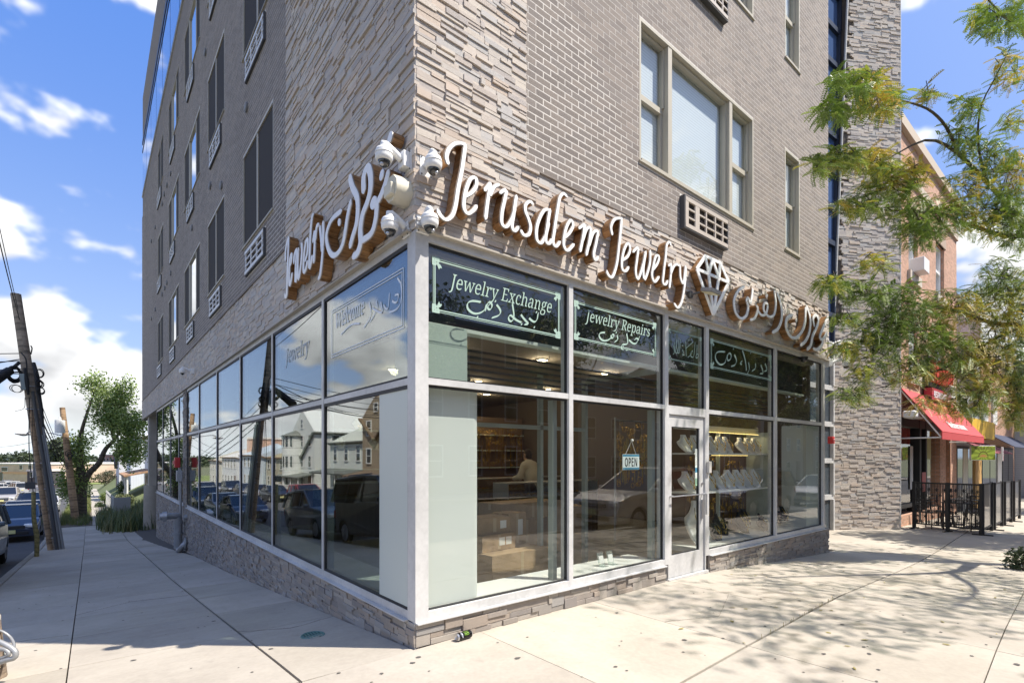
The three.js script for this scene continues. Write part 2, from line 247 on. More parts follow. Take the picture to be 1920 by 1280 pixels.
for (const f of [3.35, 7.6, 10.85]) obj('floor_slab', B(0.33, WR - 0.31, f + 0.05, f + 0.25, -DL + 0.3, -0.34), M.plaster, bld);
obj('soffit', B(0.02, WR - 0.4, 3.39, 3.406, -DL + 0.05, -20.9), M.plaster, bld);
// the glass ribbon below the roof on the side
for (let a = -DL + 0.02; a < -0.6; a += 2.25) obj('pane', B(a + 0.04, Math.min(a + 2.21, -0.35), 14.72, 17.12, -0.03, -0.012), M.ribbon, sideL);
obj('ribbon_frame', [B(-DL, -0.33, 14.551, 14.72, -0.2, 0.004), B(-DL, -0.33, 17.12, 17.299, -0.2, 0.006), B(-DL, -0.33, 16.72, 16.84, -0.011, 0.002)], mat([0.02, 0.03, 0.07], 0.4), sideL);
obj('ribbon_sill', B(-DL, -0.33, 14.5, 14.549, -0.019, 0.02), M.alu, sideL);

// stone and brick facings: the pieces that show largest are single, the rest is joined
const stoneTones = [[0.613, 0.539, 0.465], [0.576, 0.505, 0.442], [0.662, 0.59, 0.506], [0.523, 0.471, 0.43], [0.624, 0.522, 0.43], [0.544, 0.516, 0.483], [0.598, 0.544, 0.483]];
const plinthTones = stoneTones.map((c, i) => c.map((v) => v * (0.55 + 0.05 * (i % 3))));
const stoneMat = (c) => mat(c, 0.93, { map: rep(tStreak, 0.8), bumpMap: rep(tStreak, 0.8), bumpScale: 0.004 });
const stoneM = stoneTones.map(stoneMat), plinthM = plinthTones.map(stoneMat);
const brickTones = [[0.27, 0.231, 0.202], [0.295, 0.252, 0.22], [0.245, 0.21, 0.187], [0.32, 0.272, 0.236], [0.278, 0.242, 0.217]];
const brickM = brickTones.map((c) => mat(c, 0.9, { map: rep(tSpeck, 0.35), bumpMap: rep(tSpeck, 0.25), bumpScale: 0.002 }));
const white1 = C(1, 1, 1);
function unit() { const g = B(-0.5, 0.5, -0.5, 0.5, 0, 1); return g; }
const unitGeo = unit();
const sizedGeo = new Map(), sized = (w, h, d) => { const k = [w, h, d].map((v) => v.toFixed(3)).join(); if (!sizedGeo.has(k)) sizedGeo.set(k, new RoundedBoxGeometry(w, h, d, 1, 0.0035)); return sizedGeo.get(k); };
// pieces: {u, y, w, h, d, tone, tilt}: centre on the wall, size, how far it stands out
function facing(parent, name, pieces, mats, tones, nSingle, M4) {
  const eye = EYE.clone().applyMatrix4(M4.clone().invert());
  for (const p of pieces) { const dx = p.u - eye.x, dy = p.y - eye.y, dz = eye.z, r = Math.hypot(dx, dy, dz); p.size = p.w * p.h * Math.abs(dz) / r ** 3 + (p.hide ? -1 : 0); }
  pieces.sort((a, b) => b.size - a.size);
  const single = pieces.slice(0, nSingle), rest = pieces.slice(nSingle);
  const place = (o, p) => { o.position.set(p.u, p.y, p.d / 2 - 0.015); o.rotation.set(p.tx ?? 0, p.ty ?? 0, 0); };
  for (const p of single) { const o = obj(name, sized(p.w, p.h, p.d + 0.03), mats[p.tone % mats.length], parent); place(o, p); }
  if (!rest.length) return;
  const inst = new THREE.InstancedMesh(new THREE.BoxGeometry(1, 1, 1), mat([1, 1, 1], 0.93, { map: rep(tStreak, 1) , bumpMap: rep(tSpeck, 1), bumpScale: 0.002 }), rest.length), o = new THREE.Object3D();
  rest.forEach((p, i) => { place(o, p); o.scale.set(p.w, p.h, p.d + 0.03); o.updateMatrix(); inst.setMatrixAt(i, o.matrix); const c = tones[p.tone % tones.length], k = rr(0.95, 1.05) * (1 + 0.22 * fbm(p.u * 0.45, p.y * 0.3, 3.3, 3)); inst.setColorAt(i, C(c[0] * k, c[1] * k, c[2] * k)); });
  inst.name = name + '_courses'; inst.castShadow = inst.receiveShadow = true; tag(inst, null, null, null, 'stuff'); parent.add(inst);
}
function ledge(a0, a1, y0, y1, hide = false, rowH = 0.027, nMin = 3, dk = 1) { // split-face stone strips of uneven height, length and depth
  const rows = Math.max(1, Math.round((y1 - y0) / rowH)), h = (y1 - y0) / rows, out = [], cell = 0.045, cols = Math.max(1, Math.round((a1 - a0) / cell)), cw = (a1 - a0) / cols, busy = new Uint8Array(rows * cols);
  for (let r = 0; r < rows; r++) for (let c = 0; c < cols;) {
    if (busy[r * cols + c]) { c++; continue; }
    let n = nMin + Math.floor(rnd() * 4), k = 0; while (k < n && c + k < cols && !busy[r * cols + c + k]) k++;
    if (c + k < cols && cols - c - k < 2) { while (c + k < cols && !busy[r * cols + c + k]) k++; }
    let tall = r + 1 < rows && rnd() < 0.34 ? 2 : 1; if (tall === 2) for (let i = 0; i < k; i++) if (busy[(r + 1) * cols + c + i]) tall = 1;
    for (let j = 0; j < tall; j++) for (let i = 0; i < k; i++) busy[(r + j) * cols + c + i] = 1;
    out.push({ u: a0 + (c + k / 2) * cw, y: y0 + (r + tall / 2) * h, w: k * cw - 0.002, h: tall * h - 0.002, d: dk * (0.006 + 0.024 * rnd() ** 1.2), tone: Math.floor(rnd() * 70), tx: rr(-0.02, 0.02), ty: rr(-0.012, 0.012), hide });
    c += k;
  }
  return out;
}
function bricks(a0, a1, y0, y1, holes, L = 0.203, Hc = 0.0677) {
  const out = []; let r = 0;
  for (let y = y0; y < y1 - 0.03; y += Hc, r++) {
    const cuts = holes.filter((q) => q.y1 > y + 0.012 && q.y0 < y + Hc - 0.012).map((q) => [q.a0, q.a1]).sort((a, b) => a[0] - b[0]);
    let spans = [[a0, a1]]; for (const [s, e] of cuts) spans = spans.flatMap(([p, q]) => (e <= p || s >= q ? [[p, q]] : [[p, s], [e, q]].filter(([i, j]) => j - i > 0.02)));
    const off = (r % 2) * L / 2;
    for (const [s, e] of spans) for (let k = Math.floor((s - off) / L); k * L + off < e; k++) {
      const p = Math.max(s, k * L + off + 0.0035), q = Math.min(e, (k + 1) * L + off - 0.0035); if (q - p < 0.015) continue;
      out.push({ u: (p + q) / 2, y: y + Hc / 2, w: q - p, h: Hc - 0.0078, d: 0.0040 + 0.0006 * rnd(), tone: Math.floor(rnd() * 60) });
    }
  }
  return out;
}
const MR = new THREE.Matrix4(), ML = new THREE.Matrix4().makeRotationY(flatR);
const grilleHole = (g) => ({ a0: g[0], a1: g[1], y0: g[2], y1: g[3] });
facing(sideR, 'brick', bricks(1.195, WR, YB + 0.012, 10.9, [...openR, ...grillesR.map(grilleHole)]), brickM, brickTones, 200, MR);
facing(sideL, 'brick', bricks(-DL, -3.505, YB + 0.012, 13.5, [...openL, ...grillesL.map(grilleHole)]), brickM, brickTones, 100, ML);
facing(sideR, 'stone', [...ledge(0.0, 1.19, YB, 6.6), ...ledge(0, WR, 3.42, YB)], stoneM, stoneTones, 130, MR);
facing(sideL, 'stone', [...ledge(-3.5, 0.012, YB, 9, false, 0.03, 5), ...ledge(-3.5, 0.012, 3.42, YB, false, 0.03, 4), ...ledge(-DL, -3.5, 3.42, YB, false, 0.034, 4, 0.5)], stoneM, stoneTones, 90, ML);
facing(sideR, 'stone', [...ledge(0.0, 3.5, 0.0, 0.195, false, 0.05), ...ledge(4.56, WR, -0.31, 0.195)], plinthM, plinthTones, 50, MR);
facing(sideL, 'stone', ledge(-20.6, 0.0, -1.7, 0.195), plinthM, plinthTones, 30, ML);
facing(sideL, 'stone', ledge(-13.27, -12.64, 0.2, 3.4), plinthM, plinthTones, 0, ML);
obj('string_course', B(1.19, WR, YB - 0.004, YB + 0.012, -0.01, 0.028), mat([0.22, 0.19, 0.165], 0.9), sideR);
obj('string_course', B(-DL, -3.5, YB - 0.004, YB + 0.012, -0.01, 0.028), mat([0.22, 0.19, 0.165], 0.9), sideL);

// upper windows
const blindM = phys([0.70, 0.74, 0.75], 0.9, { map: texture(8, (x, y) => [y < 1 ? 0.72 : y > 6 ? 0.86 : 1], false) }); blindM.map.repeat.set(1, 26);
const roomM = mat([0.10, 0.10, 0.10], 1);
function upperWindow(parent, o, north) {
  const g = grp('upper_window', parent), Z = north ? -0.012 : -0.075, w = o.a1 - o.a0, fr = north ? 0.024 : 0.034, mh = north ? 0.035 : 0.042;
  obj('frame', [B(o.a0, o.a0 + fr, o.y0, o.y1, -0.16, 0.006), B(o.a1 - fr, o.a1, o.y0, o.y1, -0.16, 0.006), B(o.a0 + fr, o.a1 - fr, o.y1 - fr, o.y1, -0.16, 0.006), B(o.a0 + fr, o.a1 - fr, o.y0, o.y0 + fr, -0.16, 0.02),
    ...o.cut.map((c) => B(c - mh, c + mh, o.y0 + fr, o.y1 - fr, -0.15, 0.0))], M.tanFrame, g);
  const e = [o.a0, ...o.cut, o.a1];
  for (let i = 0; i + 1 < e.length; i++) {
    const p = e[i] + (i ? mh : fr), q = e[i + 1] - (i + 2 < e.length ? mh : fr), mid = (o.y0 + o.y1) / 2 - 0.02, fixed = o.kind === 'triple' && i === 1;
    if (north) { obj('sash', [B(p, q, mid, mid + 0.05, -0.1, -0.06), B(p, p + 0.03, o.y0 + fr, o.y1 - fr, -0.1, -0.06), B(q - 0.03, q, o.y0 + fr, o.y1 - fr, -0.1, -0.06)], M.grey, g); obj('pane', new THREE.PlaneGeometry(q - p, o.y1 - o.y0 - 2 * fr).translate((p + q) / 2, (o.y0 + o.y1) / 2, fixed ? -0.03 : -0.014), fixed ? M.ribbon2 : M.sideWin, g); continue; }
    if (fixed) obj('sash', [B(p, p + 0.035, o.y0 + fr, o.y1 - fr, Z - 0.05, Z + 0.03), B(q - 0.035, q, o.y0 + fr, o.y1 - fr, Z - 0.05, Z + 0.03), B(p + 0.035, q - 0.035, o.y0 + fr, o.y0 + fr + 0.035, Z - 0.05, Z + 0.03), B(p + 0.035, q - 0.035, o.y1 - fr - 0.035, o.y1 - fr, Z - 0.05, Z + 0.03)], M.tanFrame, g);
    else obj('sash', [B(p, q, mid, mid + 0.07, Z - 0.06, Z - 0.005), B(p, p + 0.04, o.y0 + fr, mid, Z - 0.06, Z - 0.012), B(q - 0.04, q, o.y0 + fr, mid, Z - 0.06, Z - 0.012), B(p + 0.04, q - 0.04, o.y0 + fr, o.y0 + fr + 0.04, Z - 0.06, Z - 0.012), B(p, p + 0.025, mid + 0.07, o.y1 - fr, Z - 0.04, Z + 0.02), B(q - 0.025, q, mid + 0.07, o.y1 - fr, Z - 0.04, Z + 0.02), B(p + 0.025, q - 0.025, o.y1 - fr - 0.03, o.y1 - fr, Z - 0.04, Z + 0.02)], M.tanFrame, g);
    const pane = (y0, y1, z) => obj('pane', new THREE.PlaneGeometry(q - p - 0.03, y1 - y0).translate((p + q) / 2, (y0 + y1) / 2, z), fixed ? (north ? M.ribbonWin : M.winGlass) : (north ? M.sideWin : M.winGlass), g);
    if (fixed) pane(o.y0 + fr, o.y1 - fr, Z - 0.02); else { pane(o.y0 + fr, mid, Z - 0.045); pane(mid + 0.06, o.y1 - fr, Z - 0.01); }
    if (!north) obj('blind', B(p, q, o.y0 + 0.05, o.y1 - 0.02, Z - 0.085, Z - 0.075), blindM, g);
  }
  obj('room', B(o.a0 - 0.05, o.a1 + 0.05, o.y0 - 0.1, o.y1 + 0.1, -0.55, -0.53), roomM, g);
  obj('window_sill', B(o.a0 - 0.012, o.a1 + 0.012, o.y0 - 0.018, o.y0 - 0.002, -0.1, 0.028), M.tanFrame, g);
}
M.ribbonWin = phys([0.5, 0.55, 0.6], 0.0, { transmission: 1, ior: 2.3 });
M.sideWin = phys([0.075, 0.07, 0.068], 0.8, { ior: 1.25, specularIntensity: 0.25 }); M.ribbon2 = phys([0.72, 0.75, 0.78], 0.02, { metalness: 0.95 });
openR.forEach((o) => upperWindow(sideR, o, false));
openL.filter((o) => !o.skip).forEach((o) => upperWindow(sideL, o, true));
function acGrille(parent, [a0, a1, y0, y1], front) {
  const g = grp('air_conditioner_grille', parent), n = 4, d = front ? 0.075 : 0.04, m = front ? mat([0.50, 0.44, 0.38], 0.5) : mat([0.72, 0.72, 0.72], 0.5);
  obj('sleeve', [B(a0, a1, y0, y0 + 0.02, -0.1, d), B(a0, a1, y1 - 0.02, y1, -0.1, d), B(a0, a0 + 0.02, y0 + 0.02, y1 - 0.02, -0.1, d), B(a1 - 0.02, a1, y0 + 0.02, y1 - 0.02, -0.1, d)], M.darkGrey, g);
  const b = [B(a0 + 0.02, a1 - 0.02, y0 + 0.02, y0 + 0.07, d - 0.02, d + 0.006), B(a0 + 0.02, a1 - 0.02, y1 - 0.07, y1 - 0.02, d - 0.02, d + 0.006)];
  for (const f of front ? [0.27, 0.47, 0.68, 0.86] : [0.05, 0.35, 0.65, 0.93]) { const x = lerp(a0, a1, f), w = front && f < 0.3 ? 0.05 : 0.012; b.push(B(x - w, x + w, y0 + 0.07, y1 - 0.07, d - 0.02, d + 0.004)); }
  for (const f of [1 / 3, 2 / 3]) { const y = lerp(y0 + 0.05, y1 - 0.05, f); b.push(B(a0 + 0.02, a1 - 0.02, y - 0.01, y + 0.01, d - 0.018, d)); }
  if (front) b.push(B(a0 + 0.02, a0 + 0.09, y0 + 0.07, y1 - 0.07, d - 0.02, d + 0.004));
  obj('grille_frame', b, m, g);
  const l = []; for (let y = y0 + 0.05; y < y1 - 0.05; y += 0.022) l.push(B(a0 + 0.03, a1 - 0.03, y, y + 0.004, d - 0.035, d - 0.021));
  obj('louvres', l, mat([0.085, 0.075, 0.07], 0.5), g); obj('coil', B(a0 + 0.02, a1 - 0.02, y0 + 0.02, y1 - 0.02, -0.05, d - 0.04), mat(front ? [0.10, 0.085, 0.08] : [0.06, 0.065, 0.085], 0.7), g);
}
grillesR.forEach((g) => acGrille(sideR, g, true)); grillesL.forEach((g) => acGrille(sideL, g, false));
for (const [px, py] of [[461, 201], [414, 347], [393, 348], [359, 427], [319, 325], [312, 347], [307, 364], [303, 382], [290, 426], [283, 452], [319, 512], [312, 530], [308, 540], [303, 552], [290, 580], [283, 597], [384, 98]]) { const p = onL(px, py, -0.02); obj('dryer_vent', [cyl(0.075, 0.085, 0.035, 12).rotateX(Math.PI / 2).translate(0, 0, 0.018), B(-0.06, 0.06, -0.045, 0.05, 0.036, 0.042)], M.grey, sideL, [p.z, p.y, 0.0]); }

// ---------- the shop front ----------
const SILL = 0.205, T0 = 2.16, T1 = 2.215, HD = 3.345, TOP = 3.405;
obj('corner_post', [B(-0.004, 0.118, SILL, TOP, -0.13, 0.004)], M.alu, bld);
function glazing(parent, cuts, m, skipLow = -1, Z0 = -0.03) {
  const g = grp('shop_front_frame', parent), bars = [], a0 = cuts[0][1], a1 = cuts[cuts.length - 1][0];
  bars.push(B(a0, a1, HD, TOP, -0.1, 0.0));
  for (let i = 1; i + 1 < cuts.length; i++) bars.push(B(cuts[i][0], cuts[i][1], SILL, HD, -0.12, 0.002));
  for (let i = 0; i + 1 < cuts.length; i++) { const p = cuts[i][1], q = cuts[i + 1][0];
    bars.push(B(p, q, T0, T1, -0.11, -0.002)); if (i !== skipLow) bars.push(B(p, q, SILL, 0.275, -0.11, 0.0)); }
  obj('mullions', bars, M.alu, g);
  const gasket = []; for (let i = 0; i + 1 < cuts.length; i++) { const p = cuts[i][1], q = cuts[i + 1][0]; for (const [y0, y1] of i === skipLow ? [[T1, HD]] : [[0.275, T0], [T1, HD]]) { const z = Z0, w = Z0 > -0.02 ? 0.02 : 0.012; gasket.push(B(p, p + w, y0, y1, z - 0.03, z), B(q - w, q, y0, y1, z - 0.03, z), B(p + w, q - w, y0, y0 + w, z - 0.03, z), B(p + w, q - w, y1 - w * 1.6, y1, z - 0.03, z));
    const pg = new THREE.PlaneGeometry(q - p - 0.02, y1 - y0 - 0.02); { const uv = pg.attributes.uv; for (let k = 0; k < uv.count; k++) uv.setXY(k, uv.getX(k) * (q - p) + i * 1.7, uv.getY(k) * (y1 - y0) + y0 * 1.3); } if (Z0 > -0.02) pg.rotateY(rr(-0.0022, 0.0022)).rotateX(rr(-0.0015, 0.0015)); obj('pane', pg.translate((p + q) / 2, (y0 + y1) / 2, z - 0.012), m, g); if (m === M.mirrorGlass) obj('pane', new THREE.PlaneGeometry(q - p - 0.02, y1 - y0 - 0.02).translate((p + q) / 2, (y0 + y1) / 2, z - 0.028), m, g); } }
  obj('gasket', gasket, M.black, g);
}
glazing(sideR, [[0, 0.118], [1.788, 1.849], [3.506, 3.58], [4.48, 4.556], [6.634, 6.705], [8.68, 8.75]], M.glass, 2);
obj('end_post', B(8.68, 8.76, SILL, TOP, -0.12, 0.004), M.alu, sideR);
const cutsL = [[-20.75, -20.66], [-18.6, -18.55], [-16.38, -16.33], [-14.33, -14.28], [-13.27, -13.26]];
glazing(sideL, cutsL, M.mirrorGlass, -1, -0.006);
glazing(sideL, [[-12.65, -12.62], [-10.7, -10.65], [-8.45, -8.4], [-6.31, -6.26], [-4.265, -4.21], [-2.18, -2.12], [-0.13, 0]], M.mirrorGlass, -1, -0.006);
obj('end_post', B(-20.75, -20.66, SILL, TOP, -0.12, 0.004), M.aluDark, sideL);
obj('sill_flashing', [B(-12.62, -0.12, SILL - 0.012, SILL - 0.001, -0.05, 0.045), B(-20.7, -13.28, SILL - 0.012, SILL - 0.001, -0.05, 0.045)], M.alu, sideL);
obj('sill_flashing', [B(0, 3.5, SILL - 0.012, SILL - 0.001, -0.05, 0.045), B(4.56, 8.76, SILL - 0.012, SILL - 0.001, -0.05, 0.045)], M.alu, sideR);
obj('head_trim', [B(0.0, WR, TOP, TOP + 0.016, -0.1, 0.05)], mat([0.42, 0.38, 0.32], 0.8), sideR);
obj('head_trim', [B(-DL, -0.06, TOP, TOP + 0.016, -0.1, 0.05)], mat([0.42, 0.38, 0.32], 0.8), sideL);
obj('frosted_film', B(-0.70, -0.152, 0.297, 2.138, -0.017, -0.013), mat([0.50, 0.545, 0.51], 0.35), sideL);
{ // the door
  const d = grp('door', sideR), x0 = 3.6, x1 = 4.46, y0 = 0.0, y1 = 2.1;
  obj('door_frame', [B(3.58, 3.598, 0, 2.16, -0.11, 0), B(4.462, 4.48, 0, 2.16, -0.11, 0), B(3.598, 4.462, 2.105, 2.16, -0.11, 0.0)], M.alu, d);
  obj('stile', [B(x0, x0 + 0.085, y0 + 0.02, y1, -0.07, -0.022), B(x1 - 0.11, x1, y0 + 0.02, y1, -0.07, -0.022), B(x0 + 0.085, x1 - 0.11, y1 - 0.15, y1, -0.07, -0.022), B(x0 + 0.085, x1 - 0.11, y0 + 0.02, 0.3, -0.07, -0.022)], M.alu, d);
  obj('pane', new THREE.PlaneGeometry(0.665, 1.65).translate((x0 + x1) / 2 - 0.0125, 1.125, -0.05), M.glass, d);
  obj('gasket', [B(x0 + 0.085, x0 + 0.095, 0.3, 1.95, -0.06, -0.035), B(x1 - 0.12, x1 - 0.11, 0.3, 1.95, -0.06, -0.035), B(x0 + 0.095, x1 - 0.12, 0.3, 0.31, -0.06, -0.035), B(x0 + 0.095, x1 - 0.12, 1.94, 1.95, -0.06, -0.035)], M.black, d);
  obj('push_bar', [bar(V3(x0 + 0.04, 1.06, 0.04), V3(x1 - 0.03, 1.06, 0.04), 0.009), bar(V3(x0 + 0.05, 1.06, -0.03), V3(x0 + 0.05, 1.06, 0.04), 0.012), bar(V3(x1 - 0.05, 1.06, -0.03), V3(x1 - 0.05, 1.06, 0.04), 0.012), bar(V3(x1 - 0.04, 1.06, 0.04), V3(x1 - 0.04, 0.78, 0.04), 0.012), B(x1 - 0.075, x1 - 0.035, 0.72, 0.98, -0.02, -0.004)], M.steel, d);
  obj('lock', cyl(0.018, 0.018, 0.02).rotateX(Math.PI / 2).translate(x1 - 0.05, 1.2, -0.015), M.steel, d);
  obj('threshold', B(3.56, 4.5, -0.02, 0.015, -0.12, 0.03), M.alu, d);
  const st = document.createElement('canvas'); st.width = 64; st.height = 256; const c = st.getContext('2d'); c.fillStyle = '#dfe6dd'; c.fillRect(0, 0, 64, 256); c.fillStyle = '#3f7f9c'; c.fillRect(0, 130, 64, 34); c.fillStyle = '#555'; for (let i = 0; i < 14; i++) c.fillRect(8, 8 + i * 8, 30 + (i * 7) % 18, 3); c.fillStyle = '#8fb59a'; c.fillRect(0, 204, 64, 52);
  const t = new THREE.CanvasTexture(st); t.colorSpace = THREE.SRGBColorSpace; const s = new THREE.PlaneGeometry(0.05, 0.5).translate(x1 - 0.15, 1.42, -0.046); obj('sticker', s, mat([1, 1, 1], 0.6, { map: t }), d);
}
obj('keypad', [RB(0.07, 0.16, 0.04, 0.008).translate(4.52, 1.42, 0.025)], mat([0.5, 0.48, 0.44], 0.5), sideR);
obj('card_reader', [RB(0.05, 0.09, 0.03, 0.006).translate(4.64, 1.47, 0.0)], M.black, sideR);
// inside: floors, back walls, ceiling, bulkhead behind the signs, display ledge
const inn = grp('shop_interior', bld);
const tile = mat([0.33, 0.31, 0.28], 0.35, { map: rep(tBlotch, 1.6) });
for (let x = 0.2, i = 0; x < 8.6; x += 0.605, i++) for (let z = -0.25; z > -3.6; z -= 0.605) obj('tile', B(x, Math.min(x + 0.6, 8.63), -0.04, 0.004 + 0.002 * ((i * 7) % 3), Math.max(z - 0.6, -12), z), tile, inn);
obj('floor', B(0.05, 8.63, -0.2, -0.041, -20.4, -0.13), M.joint, inn); obj('floor', B(0.2, 8.63, -0.04, 0.0, -12, -3.9), tile, inn);
obj('wall', B(0.2, 8.63, 0, 3.35, -12.6, -12.45), mat([0.16, 0.13, 0.10], 0.8), inn); obj('wall', B(8.55, 8.63, 0.01, 3.35, -12.44, -0.2), mat([0.12, 0.095, 0.075], 0.8), inn);
obj('ceiling', B(0.13, 8.63, 3.31, 3.345, -12.4, -0.13), mat([0.26, 0.23, 0.20], 0.9), inn);
obj('wall', B(0.2, 8.63, -1.9, 3.35, -20.6, -20.5), M.plaster, inn); obj('wall', B(4, 4.1, -0.1, 3.35, -20.4, -13.4), M.plaster, inn);
obj('bulkhead', [B(0.1, 8.5, 2.76, 3.3, -0.36, -0.3)], mat([0.018, 0.018, 0.022], 0.5), inn); obj('bulkhead_edge', B(0.1, 8.5, 2.725, 2.758, -0.38, -0.26), M.wallPaint, inn);
obj('bulkhead', B(0.3, 0.36, 2.76, 3.3, -12.3, -0.4), mat([0.02, 0.022, 0.03], 0.5), inn);
obj('display_ledge', [B(0.14, 3.48, 0.19, 0.268, -0.55, -0.135), B(4.6, 8.66, 0.19, 0.268, -0.75, -0.135)], M.white, inn); obj('display_ledge', B(0.135, 0.55, 0.19, 0.268, -12.55, -0.56), M.white, inn);
{ // round-cornered white column cover in the shop corner and a matching one at the far end
  const s = new THREE.Shape(); s.moveTo(0.13, 0.13); s.lineTo(0.66, 0.13); s.quadraticCurveTo(0.745, 0.13, 0.745, 0.22); s.lineTo(0.745, 0.7); s.lineTo(0.13, 0.7); s.closePath();
  obj('column_cover', new THREE.ExtrudeGeometry(s, { depth: 1.88, bevelEnabled: false, curveSegments: 8 }).rotateX(-Math.PI / 2).translate(0, 0.27, 0).applyMatrix4(new THREE.Matrix4()), mat([0.70, 0.72, 0.70], 0.55), inn);
  obj('column_cover', [B(0.13, 0.62, 2.2, 2.72, -0.62, -0.16)], mat([0.36, 0.43, 0.39], 0.7), inn);
  obj('column_cover', [B(8.08, 8.64, 0.27, 2.15, -0.5, -0.07)], mat([0.48, 0.53, 0.51], 0.4), inn);
  for (let i = 0; i < 6; i++) obj('shutter_slat', B(0.66, 8.0, 2.33 + i * 0.065, 2.35 + i * 0.065, -0.7, -0.66), M.darkGrey, inn);
  obj('inner_frame', [B(1.42, 1.47, 0.27, 2.7, -1.4, -1.33), B(2.62, 2.67, 0.27, 2.7, -1.4, -1.33), B(3.5, 3.56, 0, 2.7, -1.4, -1.33), B(1.47, 3.5, 1.93, 1.98, -1.4, -1.33), B(3.5, 3.55, 2.62, 2.7, -1.33, -0.13), B(1.68, 1.74, 0.27, 2.15, -0.2, -0.13), B(3.42, 3.48, 0.27, 2.15, -0.2, -0.13)], mat([0.28, 0.31, 0.285], 0.5), inn);
}
// the recessed corner at the back of the side front, held by a column
{ const g = grp('corner_column', bld); obj('shaft', B(0.04, 0.6, 0.3, 3.39, -25.1, -24.5), M.plaster, g); obj('base', new THREE.CylinderGeometry(0.42, 0.45, 2.2, 14).translate(0.28, -0.8, -24.8), M.concreteOld, g); }
obj('garage_wall', [B(0.5, WR - 0.3, -2.2, 3.38, -20.9, -20.75)], M.plaster, bld);

// ---------- the channel-letter sign on the two fronts ----------
const returnM = mat([0.46, 0.245, 0.10], 0.34, { metalness: 0.4, map: rep(tGrain, 0.3, 0.5) }), faceM = mat([0.86, 0.85, 0.82], 0.35);
const trimM = mat([0.30, 0.24, 0.19], 0.4);
// a stroke of a letter: points on the wall plane, half width along it; front faces step out very slightly along the stroke so that crossings never share a plane
function ribbon(pts, w, z0, z1, ends = 1) {
  const c = new THREE.CatmullRomCurve3(pts.map((p) => V3(p[0], p[1], 0))), N = Math.max(8, pts.length * 5), pos = [], idx = [], L = c.getLength();
  for (let i = 0; i <= N; i++) {
    const u = i / N, p = c.getPointAt(u), t = c.getTangentAt(u), n = [-t.y, t.x], e = ends * Math.min(1, Math.sqrt(Math.max(0, 1 - Math.pow(1 - Math.min(1, Math.min(u, 1 - u) * L / (w * 1.1)), 2))));
    const k = typeof ends === 'number' && ends > 0 ? Math.max(0.12, e) : 1, hw = w * k * (0.80 + 0.28 * Math.abs(t.y) ** 1.5), zz = z1 + u * 0.0035;
    pos.push(p.x + n[0] * hw, p.y + n[1] * hw, zz, p.x - n[0] * hw, p.y - n[1] * hw, zz, p.x + n[0] * hw, p.y + n[1] * hw, z0, p.x - n[0] * hw, p.y - n[1] * hw, z0);
  }
  for (let i = 0; i < N; i++) { const a = i * 4, b = a + 4; idx.push(a, a + 1, b, a + 1, b + 1, b, a, b, a + 2, b, b + 2, a + 2, a + 1, a + 3, b + 1, b + 1, a + 3, b + 3, a + 2, b + 2, a + 3, b + 2, b + 3, a + 3); }
  idx.push(0, 2, 1, 1, 2, 3); const a = N * 4; idx.push(a, a + 1, a + 2, a + 1, a + 3, a + 2);
  let g = new THREE.BufferGeometry(); g.setAttribute('position', new THREE.Float32BufferAttribute(pos, 3)); g.setIndex(idx); g = g.toNonIndexed(); g.computeVertexNormals();
  const uv = new Float32Array(g.attributes.position.count * 2), q = g.attributes.position; for (let i = 0; i < q.count; i++) { uv[i * 2] = q.getX(i) + q.getY(i); uv[i * 2 + 1] = q.getZ(i); } g.setAttribute('uv', new THREE.BufferAttribute(uv, 2)); return g;
}
function letter(parent, strokes, toWall, w) {
  const dots = strokes.filter((s) => s.w && s.p.length === 2); if (dots.length && strokes.length > 1) { letter(parent, strokes.filter((s) => !dots.includes(s)), toWall, w); for (const d of dots) letter(parent, [d], toWall, w); return; } // strokes in pixels of one enlarged view; toWall puts a pixel on the wall plane
  const ss = strokes.map((s) => { const v = s.w ?? w; return { p: (s.p ?? s).map(toWall), w: v }; });
  const l = obj('letter', ss.map((s, i) => ribbon(s.p, s.w, 0.03, 0.128 + i * 0.004)), returnM, parent);
  obj('letter_trim', ss.map((s, i) => ribbon(s.p, s.w + 0.003, 0.129 + i * 0.004, 0.133 + i * 0.004)), trimM, l);
  obj('letter_face', ss.map((s, i) => ribbon(s.p, s.w - 0.004, 0.1365 + i * 0.004, 0.1405 + i * 0.004)), faceM, l);
}
const PR = (ox, oy, k) => ([x, y]) => { const p = onR(ox + x * k, oy + y * k, 0.14); return [p.x, p.y]; };
const PL = (ox, oy, k) => ([x, y]) => { const p = onL(ox + x * k, oy + y * k, -0.14); return [p.z, p.y]; };
const signF = thing('channel_letter_sign', 'long front sign of white script letters with a diamond over the door', 'sign');
